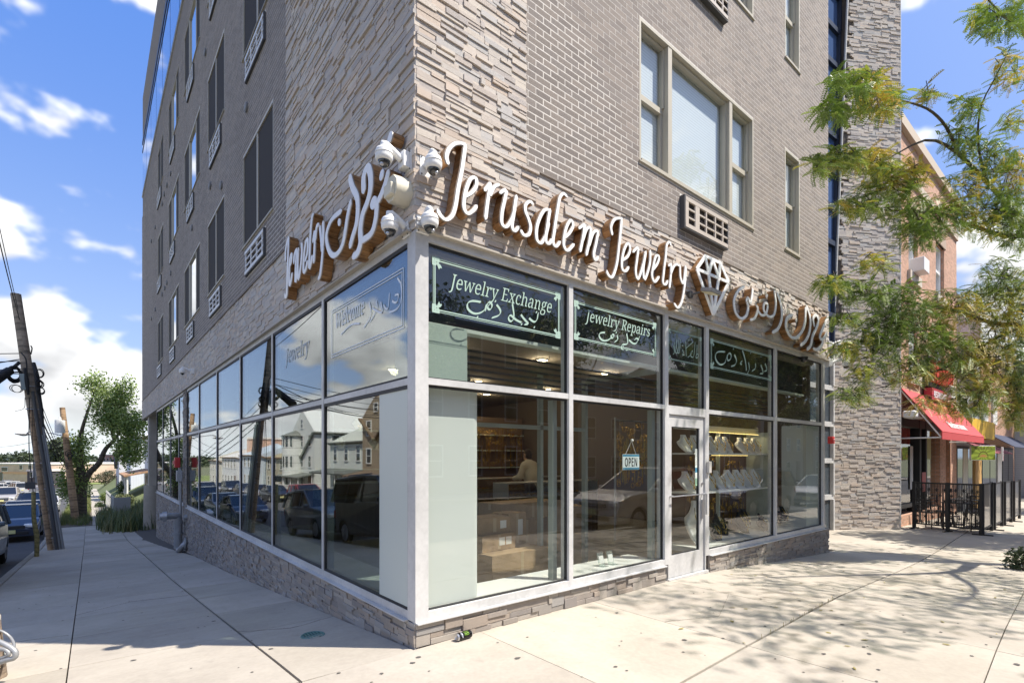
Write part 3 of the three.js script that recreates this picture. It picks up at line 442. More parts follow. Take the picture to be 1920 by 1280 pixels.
{
  const f = PR(760, 240, 0.25), g = PR(1120, 380, 0.25), W = 0.0195;
  const Ls = [
    [[[325, 275], [310, 215], [328, 155], [368, 118], [415, 112], [458, 128]], [[450, 122], [425, 300], [395, 450], [370, 600], [345, 662], [300, 688], [262, 655], [235, 605]]],
    [[[447, 512], [500, 480], [535, 420], [528, 372], [495, 375], [462, 440], [442, 530], [442, 605], [466, 640], [505, 620], [538, 578]]],
    [[[592, 470], [640, 408]], [[640, 405], [617, 540], [598, 690]], [[630, 510], [665, 440], [702, 425]]],
    [[[705, 487], [757, 462], [745, 540], [725, 640], [727, 720], [752, 740], [792, 695], [825, 590]], [[833, 500], [812, 640], [800, 745], [816, 772], [850, 738]]],
    [[[962, 575], [940, 550], [905, 572], [902, 620], [925, 680], [940, 742], [925, 797], [890, 802], [863, 762]]],
    [[[1082, 610], [1048, 612], [1010, 670], [985, 760], [990, 840], [1015, 862], [1050, 810], [1078, 700]], [[1086, 602], [1065, 730], [1054, 850], [1072, 868], [1102, 830]]],
    [[[1218, 518], [1190, 490], [1164, 512], [1145, 600], [1120, 760], [1110, 862], [1128, 887], [1163, 848]]],
    [[[1195, 822], [1236, 780], [1260, 722], [1245, 690], [1218, 722], [1195, 800], [1190, 880], [1212, 917], [1268, 868]]],
    [[[1300, 752], [1346, 720]], [[1346, 720], [1335, 800], [1308, 932]], [[1325, 850], [1362, 752], [1386, 750], [1380, 830], [1352, 960]], [[1370, 890], [1410, 780], [1438, 775], [1428, 850], [1408, 960], [1420, 992], [1443, 962]]],
  ];
  for (const s of Ls) letter(signF, s, f, W);
  const L2 = [
    [[[115, 245], [105, 180], [130, 125], [165, 115], [190, 122]], [[183, 118], [165, 300], [140, 480], [105, 560], [75, 532], [68, 503]]],
    [[[187, 432], [230, 400], [248, 338], [232, 303], [207, 340], [186, 430], [190, 500], [213, 512], [238, 478]]],
    [[[265, 372], [308, 335], [300, 420], [290, 520], [304, 572], [345, 460], [364, 362]], [[366, 360], [345, 500], [352, 577], [392, 460], [396, 352]]],
    [[[420, 502], [455, 450], [465, 402], [446, 395], [422, 470], [412, 550], [430, 592], [466, 552]]],
    [[[556, 325], [545, 294], [525, 312], [515, 400], [500, 520], [495, 602], [513, 612], [530, 580]]],
    [[[533, 472], [556, 458]], [[556, 458], [550, 550], [539, 642]], [[548, 535], [575, 472], [600, 460]]],
    [[[603, 470], [620, 470], [626, 560], [644, 605], [660, 500], [664, 472]], [[666, 478], [655, 620], [628, 755], [602, 787], [572, 750]]],
  ];
  for (const s of L2) letter(signF, s, g, 0.0195);
  const Wa = 0.026;
  letter(signF, [{ p: [[1110, 625], [1060, 660], [1028, 740], [1040, 822], [1080, 867], [1122, 840], [1133, 770], [1118, 738]] }, { p: [[1116, 742], [1132, 712], [1147, 752], [1160, 702], [1166, 640]] }], g, Wa);
  letter(signF, [[[1148, 880], [1185, 862], [1207, 790], [1192, 768]]], g, Wa);
  letter(signF, [[[1203, 800], [1235, 842], [1268, 830], [1280, 762], [1258, 752], [1250, 800], [1288, 852], [1327, 840], [1342, 760], [1330, 655]], { p: [[1266, 705], [1280, 690]], w: 0.03 }], g, Wa);
  letter(signF, [[[1348, 668], [1380, 760], [1387, 860], [1360, 940], [1313, 975]]], g, 0.032);
  letter(signF, [[[1470, 838], [1425, 868], [1418, 930], [1450, 1000], [1492, 1012], [1540, 960], [1562, 890], [1566, 778]], { p: [[1490, 890], [1500, 872]], w: 0.03 }], g, 0.034);
  letter(signF, [[[1570, 768], [1600, 860], [1596, 960], [1560, 1042], [1523, 1070]]], g, 0.036);
  letter(signF, [[[1632, 930], [1622, 870], [1645, 842], [1662, 880], [1650, 930], [1618, 1000], [1603, 1070], [1573, 1102]]], g, 0.036);
  letter(signF, [[[1738, 850], [1695, 940], [1672, 1012], [1692, 1024], [1728, 972]], [[1692, 1028], [1688, 1060], [1650, 1100], [1618, 1092]]], g, 0.036);
  // the diamond
  const D = (a, b) => [[a, b].map(g)][0], bars = [[[815, 397], [928, 452]], [[928, 452], [990, 597]], [[990, 597], [873, 838]], [[873, 838], [750, 495]], [[750, 495], [815, 397]], [[750, 495], [990, 597]], [[815, 402], [838, 532]], [[868, 424], [838, 532]], [[868, 424], [915, 562]], [[926, 452], [915, 562]], [[838, 532], [873, 832]], [[915, 562], [873, 832]]];
  const seg = (w, z0, z1) => bars.map(([a, b], i) => ribbon([g(a), g([(a[0] + b[0]) / 2, (a[1] + b[1]) / 2]), g(b)], w, z0, z1 + i * 0.0005, 0));
  const dm = obj('diamond', seg(0.024, 0.128, 0.1365), faceM, signF);
  const out = [[815, 397], [928, 452], [990, 597], [873, 838], [750, 495]].map(g), sh = new THREE.Shape(out.map((p) => new THREE.Vector2(...p)));
  const hole = new THREE.Path(out.map((p) => { const c = g([875, 580]); return new THREE.Vector2(lerp(p[0], c[0], 0.1), lerp(p[1], c[1], 0.1)); })); sh.holes.push(hole);
  obj('diamond_return', new THREE.ExtrudeGeometry(sh, { depth: 0.095, bevelEnabled: false }).translate(0, 0, 0.03), returnM, dm);
  obj('diamond_back', new THREE.ExtrudeGeometry(new THREE.Shape(out.map((p) => new THREE.Vector2(...p))), { depth: 0.004, bevelEnabled: false }).translate(0, 0, 0.025), mat([0.10, 0.05, 0.025], 0.6), dm);
}
const signS = thing('channel_letter_sign', 'short side sign of white script letters under the stone corner', 'sign', [0, 0, 0], flatR);
{
  const f = PL(480, 400, 0.10938), g = PL(520, 220, 0.2031), W = 0.03;
  const Ls = [
    [[[500, 820], [502, 650], [535, 480], [565, 400]], [[560, 405], [550, 700], [541, 1000], [533, 1300], [525, 1420], [505, 1425], [498, 1370]]],
    [[[577, 900], [603, 800], [606, 695], [585, 745], [566, 1000], [573, 1228], [590, 1190], [620, 1010]]],
    [[[642, 870], [652, 720], [688, 622], [676, 900], [672, 1182], [705, 980], [726, 582]], [[727, 584], [716, 850], [730, 1122], [775, 850], [790, 570], [775, 512]]],
    [[[832, 830], [876, 660], [880, 442], [852, 482], [815, 780], [815, 1000], [846, 970], [884, 800]]],
    [[[985, 10], [962, 40], [940, 200], [920, 600], [912, 935], [945, 830], [965, 708]]],
    [[[966, 508], [1004, 295], [1000, 600], [986, 860]], [[1015, 480], [1050, 215], [1084, 200]]],
    [[[1086, 202], [1110, 400], [1130, 640], [1150, 400], [1148, 125]], [[1150, 560], [1122, 900], [1096, 1080], [1066, 1132]]],
  ];
  for (const s of Ls) letter(signS, s, f, W);
  letter(signS, [[[595, 855], [490, 960], [450, 1090], [478, 1235], [530, 1272], [598, 1180], [650, 900], [682, 752]], { p: [[562, 1000], [578, 935]], w: 0.05 }], g, 0.036);
  letter(signS, [[[660, 533], [690, 640], [738, 760], [733, 960], [692, 1110], [665, 1212]]], g, 0.042);
  letter(signS, [[[795, 705], [796, 540], [830, 460], [858, 540], [855, 680], [830, 780], [785, 900], [765, 1040], [768, 1150], [738, 1250], [690, 1292]]], g, 0.046);
  letter(signS, [[[1050, 125], [1040, 180], [1018, 245]], [[1032, 478], [1000, 610], [960, 720], [925, 790]], { p: [[890, 725], [885, 850]], w: 0.07 }, [[925, 780], [915, 930], [880, 1060], [780, 1147]], [[985, 480], [965, 590]]], g, 0.04);
}
// ---------- cameras, siren, spotlight ----------
function domeCamera(name, label, p, turn, arm, group) {
  const t = thing(name, label, 'security camera', p, turn, group), m = M.white; t.scale.setScalar(0.88);
  obj('wall_plate', RB(0.13, 0.19, 0.02, 0.006).translate(0, 0, 0.012), m, t);
  obj('screw', [[-0.05, 0.08], [0.05, 0.08], [-0.05, -0.08], [0.05, -0.08]].map(([x, y]) => cyl(0.007, 0.007, 0.006, 6).rotateX(Math.PI / 2).translate(x, y, 0.025)), M.darkGrey, t);
  if (arm > 0.2) obj('junction_box', RB(0.11, 0.15, 0.07, 0.008).translate(0, 0, 0.058), m, t);
  const z0 = arm > 0.2 ? 0.09 : 0.02;
  obj('arm', [tube([V3(0, 0.0, z0), V3(0, 0.05, (z0 + arm) / 2), V3(0, 0.075, arm - 0.03), V3(0, 0.085, arm), V3(0, 0.04, arm)], 0.034, 16, 10)], m, t);
  obj('housing', new THREE.LatheGeometry([[0.0, 0.075], [0.028, 0.075], [0.04, 0.05], [0.07, 0.03], [0.078, 0.01], [0.08, -0.045], [0.072, -0.07], [0.058, -0.078]].map((q) => new THREE.Vector2(...q)), 20).translate(0, 0, arm), m, t);
  obj('collar', new THREE.TorusGeometry(0.08, 0.004, 6, 20).rotateX(Math.PI / 2).translate(0, -0.012, arm), m, t);
  obj('dome', new THREE.SphereGeometry(0.055, 18, 10, 0, Math.PI * 2, Math.PI / 2, Math.PI / 2).translate(0, -0.078, arm), phys([0.02, 0.02, 0.02], 0.05, { clearcoat: 1 }), t);
  obj('lens', new THREE.SphereGeometry(0.02, 10, 8).translate(0.015, -0.115, arm + 0.028), M.steel, t);
  return t;
}
const cg = 'dome cameras round the shop corner';
domeCamera('dome_camera', 'upper white dome camera on the sunlit front beside the corner', [0.088, 3.94, 0.0], 0, 0.15, cg);
domeCamera('dome_camera', 'lower white dome camera on the sunlit front beside the corner', [0.06, 3.47, 0.0], 0, 0.14, cg);
domeCamera('dome_camera', 'upper white dome camera with a square box on the shaded side', [0.0, 3.99, -0.1], flatR, 0.26, cg);
domeCamera('dome_camera', 'lower white dome camera on the shaded side above the tall pane', [0.0, 3.47, -0.14], flatR, 0.18, cg);
domeCamera('dome_camera', 'white dome camera far along the shaded side wall', [0.0, 3.72, -11.3], flatR, 0.3);
domeCamera('dome_camera', 'upper dome camera at the far end of the front sign', [8.93, 3.72, -0.02], 0.9, 0.3);
domeCamera('dome_camera', 'lower dome camera at the far end of the front beside the glass strip', [8.9, 3.38, 0.0], 0.9, 0.42);
{ const t = thing('alarm_siren', 'cream octagonal alarm siren box between the two side cameras', 'siren', [0, 3.74, -0.13], flatR), s = new THREE.CylinderGeometry(0.11, 0.12, 0.15, 8, 1).rotateX(Math.PI / 2).rotateZ(Math.PI / 8).translate(0, 0, 0.08); obj('housing', s, M.offWhite, t); obj('cover', RB(0.13, 0.10, 0.05, 0.012).translate(0, -0.02, 0.165), M.offWhite, t); obj('bracket', B(-0.05, 0.05, -0.05, 0.05, 0, 0.012), M.offWhite, t); }
{ const p = onR(1308, 548, 0.1), t = thing('flood_light', 'small flood light with a square glass in front of the diamond', 'lamp', [p.x - 0.07, p.y - 0.03, 0]); obj('mount', cyl(0.05, 0.05, 0.05, 12).rotateX(Math.PI / 2).translate(0, 0, 0.03), M.darkGrey, t); obj('arm', bar(V3(0, 0, 0.04), V3(0.06, 0.02, 0.14), 0.014), M.darkGrey, t); obj('housing', RB(0.24, 0.05, 0.17, 0.01).rotateX(0.3).translate(0.16, 0.03, 0.24), M.grey, t); obj('lens', RB(0.21, 0.008, 0.14, 0.003).rotateX(0.3).translate(0.16, 0.0, 0.233), mat([0.72, 0.66, 0.42], 0.3), t); }
{ const t = thing('dome_camera', 'small black half dome camera under the last front sign panel', 'security camera', [7.75, 3.32, 0.02]); obj('housing', cyl(0.06, 0.065, 0.04, 16), M.black, t); obj('dome', new THREE.SphereGeometry(0.055, 16, 8, 0, 6.3, Math.PI / 2, Math.PI / 2).translate(0, -0.02, 0), M.darkGlass, t); }
// ---------- lettering on the glass ----------
const MINT = '#9fb8ab';
function vinyl(parent, name, rect, toWall, W, draw, m2 = 1, zz = -0.036) { // rect on the wall [a0, a1, y0, y1]
  const [a0, a1, y0, y1] = rect, H = Math.round(W * (y1 - y0) / (a1 - a0)), cv = document.createElement('canvas'); cv.width = W; cv.height = H; const c = cv.getContext('2d'); c.clearRect(0, 0, W, H);
  const T = (px, py) => { const p = toWall([px, py]); return [(p[0] - a0) / (a1 - a0) * W, (y1 - p[1]) / (y1 - y0) * H]; };
  c.strokeStyle = c.fillStyle = MINT; c.lineCap = c.lineJoin = 'round'; draw(c, T, W, H);
  const t = new THREE.CanvasTexture(cv); t.colorSpace = THREE.SRGBColorSpace;
  const g = new THREE.PlaneGeometry(a1 - a0, y1 - y0).translate((a0 + a1) / 2, (y0 + y1) / 2, zz);
  return obj(name, g, mat([m2, m2, m2], 0.7, { map: t, transparent: true }), parent);
}
function frameArt(c, W, H, k) { // double border with knotted corners
  const b = 10 * k; c.lineWidth = 5 * k; c.strokeRect(b, b, W - 2 * b, H - 2 * b); c.lineWidth = 9 * k; c.strokeRect(b + 14 * k, b + 14 * k, W - 2 * b - 28 * k, H - 2 * b - 28 * k);
  for (const [x, y, sx, sy] of [[b, b, 1, 1], [W - b, b, -1, 1], [b, H - b, 1, -1], [W - b, H - b, -1, -1]]) { c.save(); c.translate(x, y); c.scale(sx * k, sy * k); c.lineWidth = 6;
    for (const q of [0, 22, 44]) { c.strokeRect(-6 + q / 2, -6, 26, 54 - q / 3); c.strokeRect(-6, -6 + q / 2, 54 - q / 3, 26); }
    c.beginPath(); c.moveTo(30, 30); c.quadraticCurveTo(66, 30, 70, 62); c.quadraticCurveTo(52, 52, 48, 74); c.quadraticCurveTo(34, 60, 30, 30); c.fill(); c.restore(); }
}
function script(c, T, text, a, b, size) { // a line of slanted serif letters fitted between two points
  const [x0, y0] = T(...a), [x1] = T(...b); c.save(); c.font = `${size}px serif`; const w = c.measureText(text).width; c.translate(x0, y0); c.transform((x1 - x0) / w, 0, -0.24, 1, 0, 0); c.fillText(text, 0, 0); c.restore();
}
function strokes(c, T, list, w0) { const w = w0 * 0.36; for (let nib = -4; nib <= 4; nib++) for (const s of list) { const p = s.map((q) => { const v = T(...q); return [v[0] + nib * w0 * 0.085, v[1] - nib * w0 * 0.11]; }); c.lineWidth = w; c.beginPath(); c.moveTo(...p[0]); if (p.length === 1) { c.lineTo(p[0][0] + w * 0.4, p[0][1] + w * 0.3); c.lineWidth = w * 1.4; } for (let i = 1; i < p.length; i++) { const m = i + 1 < p.length ? [(p[i][0] + p[i + 1][0]) / 2, (p[i][1] + p[i + 1][1]) / 2] : p[i]; c.quadraticCurveTo(p[i][0], p[i][1], m[0], m[1]); } c.stroke(); } }
{
  const f = ([x, y]) => { const p = onR(780 + x * 0.2656, 440 + y * 0.2656, -0.036); return [p.x, p.y]; }, h = ([x, y]) => { const p = onR(1220 + x * 0.2031, 560 + y * 0.2031, -0.036); return [p.x, p.y]; };
  const cor = (fn, a, b) => { const p = fn(a), q = fn(b); return [p[0], q[0], Math.min(p[1], q[1]), Math.max(p[1], q[1])]; };
  vinyl(bld, 'window_lettering', [0.175, 1.70, 2.775, 3.25], f, 1024, (c, T, W, H) => { frameArt(c, W, H, 0.82); script(c, T, 'Jewelry Exchange', [238, 372], [955, 515], 118);
    strokes(c, T, [[[455, 475], [400, 462], [360, 480], [362, 525], [405, 558], [450, 555], [488, 530], [495, 495]], [[490, 535], [500, 490], [520, 468], [542, 500], [522, 535], [500, 512], [520, 490]], [[570, 495], [602, 530], [590, 570], [538, 585]], [[560, 468]], [[433, 580]], [[680, 488], [690, 540], [692, 592], [670, 617], [648, 590], [665, 560], [702, 600], [742, 618]], [[742, 565], [762, 595], [800, 632], [768, 632]], [[800, 590], [832, 622], [856, 602], [862, 555]], [[835, 652]], [[850, 545]], [[745, 630]]], 11); });
  vinyl(bld, 'window_lettering', [1.90, 3.38, 2.80, 3.22], f, 1024, (c, T, W, H) => { frameArt(c, W, H, 0.8); script(c, T, 'Jewelry Repairs', [1198, 605], [1650, 700], 118);
    strokes(c, T, [[[1333, 690], [1300, 688], [1290, 715], [1315, 748], [1352, 748], [1385, 722]], [[1378, 722], [1388, 695], [1402, 715], [1385, 735], [1376, 712]], [[1420, 712], [1432, 738], [1404, 755]], [[1414, 690]], [[1340, 768]], [[1578, 720], [1562, 770], [1530, 768], [1505, 742]], [[1488, 700], [1502, 765], [1480, 775], [1456, 772], [1448, 800], [1470, 825], [1492, 815]], [[1545, 740], [1556, 725], [1572, 742]], [[1462, 790]], [[1590, 700]]], 12); });
  vinyl(bld, 'window_lettering', [3.63, 4.43, 2.80, 3.20], h, 640, (c, T, W, H) => { frameArt(c, W, H, 0.62); strokes(c, T, [[[225, 400], [222, 480], [245, 512], [262, 470], [260, 380]], [[238, 372], [240, 470], [268, 520], [275, 380]], [[212, 430], [225, 500], [210, 510]], [[295, 470], [310, 500], [290, 512], [312, 520]], [[325, 395], [330, 530]], [[345, 540], [375, 520], [395, 470], [368, 500], [372, 535], [402, 545], [412, 400]], [[330, 455], [392, 400]], [[430, 425], [430, 500], [416, 548], [444, 540], [440, 505], [424, 515]], [[336, 372]], [[352, 380]]], 9); });
  vinyl(bld, 'window_lettering', [4.66, 6.58, 2.80, 3.23], h, 1024, (c, T, W, H) => { frameArt(c, W, H, 0.72); strokes(c, T, [[[685, 490], [630, 482], [598, 510], [600, 560], [635, 608], [668, 608], [692, 585]], [[690, 585], [715, 500], [745, 505], [745, 555], [712, 578], [708, 520]], [[775, 518], [800, 560], [785, 612], [748, 622]], [[765, 462]], [[846, 575], [825, 592], [842, 606]], [[850, 478], [878, 560], [886, 660]], [[905, 590], [920, 640], [895, 690]], [[970, 600], [978, 640], [940, 665]], [[925, 500]], [[1020, 612], [1052, 692], [1015, 690]], [[1060, 600], [1085, 660], [1055, 668]], [[1108, 570], [1115, 640]]], 11); });
  const l = ([x, y]) => { const p = onL(520 + x * 0.2657, 380 + y * 0.2657, 0.0); return [p.z, p.y]; };
  const P = onL(615, 640, 0.036), Q = onL(762, 500, 0.036);
  vinyl(sideL, 'window_lettering', [-1.95, -0.2, 2.62, 3.2], l, 1024, (c, T, W, H) => { c.strokeStyle = c.fillStyle = '#e4ebf2'; c.lineWidth = 5; c.strokeRect(20, 20, W - 40, H - 40); c.strokeRect(36, 36, W - 72, H - 72); script(c, T, 'Welcome', [395, 890], [600, 790], 130);
    strokes(c, T, [[[440, 930], [500, 855], [570, 850]], [[600, 880], [660, 800], [640, 700]], [[640, 840], [700, 760], [690, 690]], [[660, 740], [740, 800], [720, 700]], [[740, 720], [770, 780], [780, 640]], [[800, 690], [830, 720], [850, 640], [820, 650]], [[780, 770], [840, 760], [872, 660], [860, 560]], [[838, 530], [858, 560]]], 8); }, 0.95, -0.0125);
  vinyl(sideL, 'window_lettering', [-3.9, -2.4, 2.7, 3.18], l, 512, (c, T, W, H) => { c.strokeStyle = c.fillStyle = '#e4ebf2'; c.font = '90px serif'; c.transform(1, 0, -0.24, 1, 0, 0); c.fillText('Jewelry', 120, 120); }, 0.7, -0.0125);
}
{ // OPEN sign hung in the window
  const p = onR(1185, 866, -0.06), t = thing('open_sign', 'white and blue OPEN sign hanging on a cord in the window', 'sign', [p.x, p.y, -0.075]), w = 0.32, h = 0.185;
  const cv = document.createElement('canvas'); cv.width = 320; cv.height = 190; const c = cv.getContext('2d'); c.fillStyle = '#e9efef'; c.fillRect(0, 0, 320, 190); c.fillStyle = '#2f86a8'; c.fillRect(0, 0, 320, 26); c.fillRect(0, 164, 320, 26); c.fillStyle = '#151515'; c.save(); c.translate(160, 152); c.scale(0.72, 1.18); c.font = 'bold 132px sans-serif'; c.textAlign = 'center'; c.fillText('OPEN', 0, 0); c.restore();
  const x = new THREE.CanvasTexture(cv); x.colorSpace = THREE.SRGBColorSpace;
  obj('board', RB(w, h, 0.008, 0.003), M.white, t); obj('lettering', new THREE.PlaneGeometry(w - 0.006, h - 0.006).translate(0, 0, 0.0048), mat([1, 1, 1], 0.5, { map: x }), t);
  obj('cord', [bar(V3(-0.1, h / 2, 0), V3(0, h / 2 + 0.16, 0.01), 0.003, 5), bar(V3(0.1, h / 2, 0), V3(0, h / 2 + 0.16, 0.01), 0.003, 5)], M.white, t); obj('suction_cup', new THREE.SphereGeometry(0.018, 10, 6).translate(0, h / 2 + 0.165, 0.018), M.white, t);
}

// ---------- things inside the shop ----------
function carton(label, c, s, turn, tape = true, stuck = 0) {
  const t = thing('cardboard_box', label, 'box', c, turn, 'cardboard boxes on the shop floor'), [w, h, d] = s;
  obj('body', B(-w / 2, w / 2, 0, h, -d / 2, d / 2), M.card, t);
  if (tape) obj('tape', [B(-w / 2 - 0.001, w / 2 + 0.001, h - 0.09, h + 0.0015, -0.03, 0.03), B(-0.025, 0.025, 0.02, h, d / 2 - 0.001, d / 2 + 0.0012)], mat([0.46, 0.35, 0.22], 0.4), t);
  obj('flap', [B(-w / 2 + 0.002, w / 2 - 0.002, h + 0.0005, h + 0.005, 0.002, d / 2 - 0.002), B(-w / 2 + 0.002, w / 2 - 0.002, h + 0.0005, h + 0.005, -d / 2 + 0.002, -0.002)], M.card, t);
  for (let i = 0; i < stuck; i++) obj('shipping_label', B(w / 2 - 0.17 - i * 0.12, w / 2 - 0.07 - i * 0.12, h * 0.3, h * 0.8, d / 2, d / 2 + 0.0015), M.paper, t);
}
carton('large cardboard box on the tiles at the base of the pile', [2.15, 0.005, -1.45], [1.0, 0.36, 0.55], 0.05);
carton('cardboard box with white labels resting on the large box', [1.95, 0.375, -1.6], [0.58, 0.2, 0.4], 0.1, true, 2);
carton('topmost small cardboard box with a white label', [1.95, 0.58, -1.65], [0.52, 0.2, 0.36], 0.0, true, 1);
carton('upright cardboard box leaning against the small pile', [2.42, 0.375, -1.75], [0.36, 0.42, 0.3], 0.15, true, 1);
carton('tall cardboard box under the long flat box', [3.0, 0.005, -2.3], [0.7, 0.62, 0.5], 0.05);
carton('long flat cardboard box lying across the pile', [3.15, 0.63, -2.35], [1.25, 0.24, 0.55], 0.02);
carton('pale cardboard box beside the long flat box', [4.2, 0.005, -2.5], [0.75, 0.72, 0.5], -0.08);
function counter(label, x0, x1, z, dep) {
  const t = thing('display_counter', label, 'counter', [0, 0, z]);
  obj('cabinet', B(x0, x1, 0, 0.78, -dep, 0), mat([0.16, 0.12, 0.09], 0.5, { map: rep(tGrain, 0.5, 1.5) }), t); obj('top_frame', [B(x0, x1, 1.06, 1.08, -dep, 0.01), B(x0, x0 + 0.02, 0.78, 1.06, -dep, 0), B(x1 - 0.02, x1, 0.78, 1.06, -dep, 0)], M.steel, t);
  obj('velvet', B(x0 + 0.02, x1 - 0.02, 0.781, 0.82, -dep, -0.01), mat([0.3, 0.25, 0.16], 0.9), t);
  const g = []; for (let x = x0 + 0.06; x < x1 - 0.05; x += 0.075) for (const z2 of [-0.07, -0.17, -0.27]) g.push(new THREE.TorusGeometry(rr(0.014, 0.026), 0.006, 5, 8).rotateX(rr(0.6, 1.4)).translate(x + rr(-0.02, 0.02), 0.835 + rr(0, 0.03), z2));
  tag(obj('gold_jewelry', g, M.gold, t), null, null, null, 'stuff'); obj('pane', new THREE.PlaneGeometry(x1 - x0 - 0.04, 0.28).translate((x0 + x1) / 2, 0.92, 0), M.glass, t);
}
counter('long glass jewelry counter across the back of the shop', 1.2, 7.8, -5.6, 0.5);
counter('glass jewelry counter of trays in the middle of the shop', 3.9, 6.4, -3.6, 0.45);
const ORD = ['first', 'second', 'third', 'fourth', 'fifth', 'sixth', 'seventh', 'eighth', 'ninth', 'tenth'];
// busts with necklaces
function bust(mt, s) {
  const t = new THREE.Group(), sh = new THREE.Shape(); sh.moveTo(-0.034, 0.26); sh.quadraticCurveTo(-0.05, 0.2, -0.115, 0.16); sh.quadraticCurveTo(-0.13, 0.08, -0.05, 0); sh.lineTo(0.05, 0); sh.quadraticCurveTo(0.13, 0.08, 0.115, 0.16); sh.quadraticCurveTo(0.05, 0.2, 0.034, 0.26); sh.closePath();
  const g = new THREE.ExtrudeGeometry(sh, { depth: 0.02, bevelEnabled: true, bevelSize: 0.008, bevelThickness: 0.012, bevelSegments: 2, curveSegments: 6 }), p = g.attributes.position;
  for (let i = 0; i < p.count; i++) p.setZ(i, p.getZ(i) - p.getX(i) ** 2 * 4 - (p.getY(i) - 0.02) * 0.45); g.computeVertexNormals();
  obj('form', g.scale(s, s, s), mt, t);
  obj('necklace', [0.11, 0.15].map((d, k) => tube([V3(-0.045, 0.225, -0.045), V3(-0.055, 0.16, 0.0), V3(-0.02, 0.225 - d + 0.01, 0.035), V3(0, 0.215 - d, 0.04), V3(0.02, 0.225 - d + 0.01, 0.035), V3(0.055, 0.16, 0.0), V3(0.045, 0.225, -0.045)].map((v) => v.multiplyScalar(s)), 0.0045 * s, 18, 5)), M.gold, t);
  obj('pendant', [new THREE.SphereGeometry(0.016 * s, 8, 6).scale(1, 1.5, 0.5).translate(0, 0.055 * s, 0.04 * s)], M.gold, t);
  return t;
}
{
  const proto = bust(mat([0.74, 0.73, 0.70], 0.6), 1); proto.name = 'jewelry_bust'; tag(proto, 'white necklace bust with gold chains on the upper window shelf', 'jewelry bust', 'white busts on the upper window shelf');
  const protoB = bust(mat([0.02, 0.02, 0.022], 0.8), 0.95); protoB.name = 'jewelry_bust'; tag(protoB, 'black necklace bust with gold chains low in the display window', 'jewelry bust', 'black busts low in the display window');
  for (let i = 0; i < 9; i++) copy(proto, [4.75 + i * 0.245 + (i > 5 ? 0.25 : 0), 1.625, -0.42], rr(-0.3, 0.1), ORD[i] + ' white necklace bust from the door on the upper window shelf');
  for (let i = 0; i < 8; i++) { const o = copy(proto, [4.78 + i * 0.3, 1.05, -0.4], rr(-0.35, 0.1), ORD[i] + ' white necklace bust from the door on the middle window shelf'); o.userData.group = 'white busts on the middle window shelf'; o.scale.setScalar(1.12); }
  for (let i = 0; i < 10; i++) copy(protoB, [5.5 + i * 0.27, 0.27 + (i % 2) * 0.12, -0.36 - (i % 3) * 0.1], rr(-0.5, 0.3), ORD[i] + ' black necklace bust from the door low in the display window');
  const o = copy(proto, [4.86, 0.27, -0.3], -0.45, 'tallest white necklace bust hung with gold beside the door'); o.scale.set(1.35, 2.4, 1.3); o.userData.group = 'tall busts beside the door'; const q = copy(proto, [5.12, 0.27, -0.38], -0.4, 'second tall white bust partly behind the tallest one'); q.scale.set(1.2, 1.9, 1.2); q.userData.group = 'tall busts beside the door';
  const s = thing('display_shelving', 'lit display shelves behind the window right of the door', 'shelves'); obj('shelf', B(4.62, 7.3, 1.60, 1.622, -0.62, -0.26), M.white, s); obj('shelf', B(4.62, 7.0, 1.025, 1.048, -0.66, -0.24), M.white, s); obj('valance', B(4.62, 7.3, 1.98, 2.06, -0.6, -0.58), M.offWhite, s); obj('upright', [B(5.95, 5.98, 0.28, 1.97, -0.66, -0.6), B(7.3, 7.33, 0.28, 2.0, -0.8, -0.3)], M.wallPaint, s);
  obj('back_panel', B(5.3, 7.28, 0.55, 1.58, -0.84, -0.82), mat([0.10, 0.06, 0.04], 0.6), s); { const q = []; for (let i = 0; i < 170; i++) { const x = rr(5.35, 7.2), y = rr(0.6, 1.55); if (rnd() < 0.5) q.push(new THREE.TorusGeometry(rr(0.015, 0.04), 0.006, 5, 10).translate(x, y, -0.80)); else q.push(B(x, x + 0.01, y - rr(0.08, 0.25), y, -0.81, -0.80)); } tag(obj('gold_chains', q, M.gold, s), null, null, null, 'stuff'); }
  obj('light_strip', [B(5.3, 7.2, 1.955, 1.965, -0.56, -0.53), B(5.7, 6.9, 1.585, 1.593, -0.6, -0.58)], mat([1, 0.8, 0.3], 0.4, { emissive: C(1, 0.72, 0.25), emissiveIntensity: 1.2 }), s);
  const l = new THREE.RectAreaLight(C(1, 0.8, 0.45), 7, 1.9, 0.03); l.position.set(6.25, 1.95, -0.545); l.lookAt(6.25, 0, -0.545); l.name = 'shelf_light'; scene.add(l);
  const st = thing('card_holder', 'small clear card holders standing on the window ledge', 'card holder', [2.63, 0.27, -0.27]); for (const x of [0, 0.17]) obj('stand', [B(x - 0.055, x + 0.055, 0, 0.16, -0.004, 0).rotateX(-0.25), B(x - 0.055, x + 0.055, 0, 0.006, 0, 0.06)], phys([0.85, 0.9, 0.88], 0.05, { transmission: 0.9 }), st), obj('card', B(x - 0.04, x + 0.04, 0.03, 0.12, 0.003, 0.006).rotateX(-0.25), M.paper, st);
  // rear wall: shelves of busts, hanging chains, screens
  const w = thing('wall_display', 'wall of shelves with busts and hanging gold chains at the back', 'shelves', [0, 0, -8.4]); obj('back_panel', B(0.6, 8.4, 0.0, 2.75, -0.06, 0), mat([0.15, 0.10, 0.07], 0.7), w); for (const y of [1.25, 1.75, 2.2]) obj('shelf', B(1.0, 8.2, y, y + 0.03, 0.001, 0.3), M.wallPaint, w);
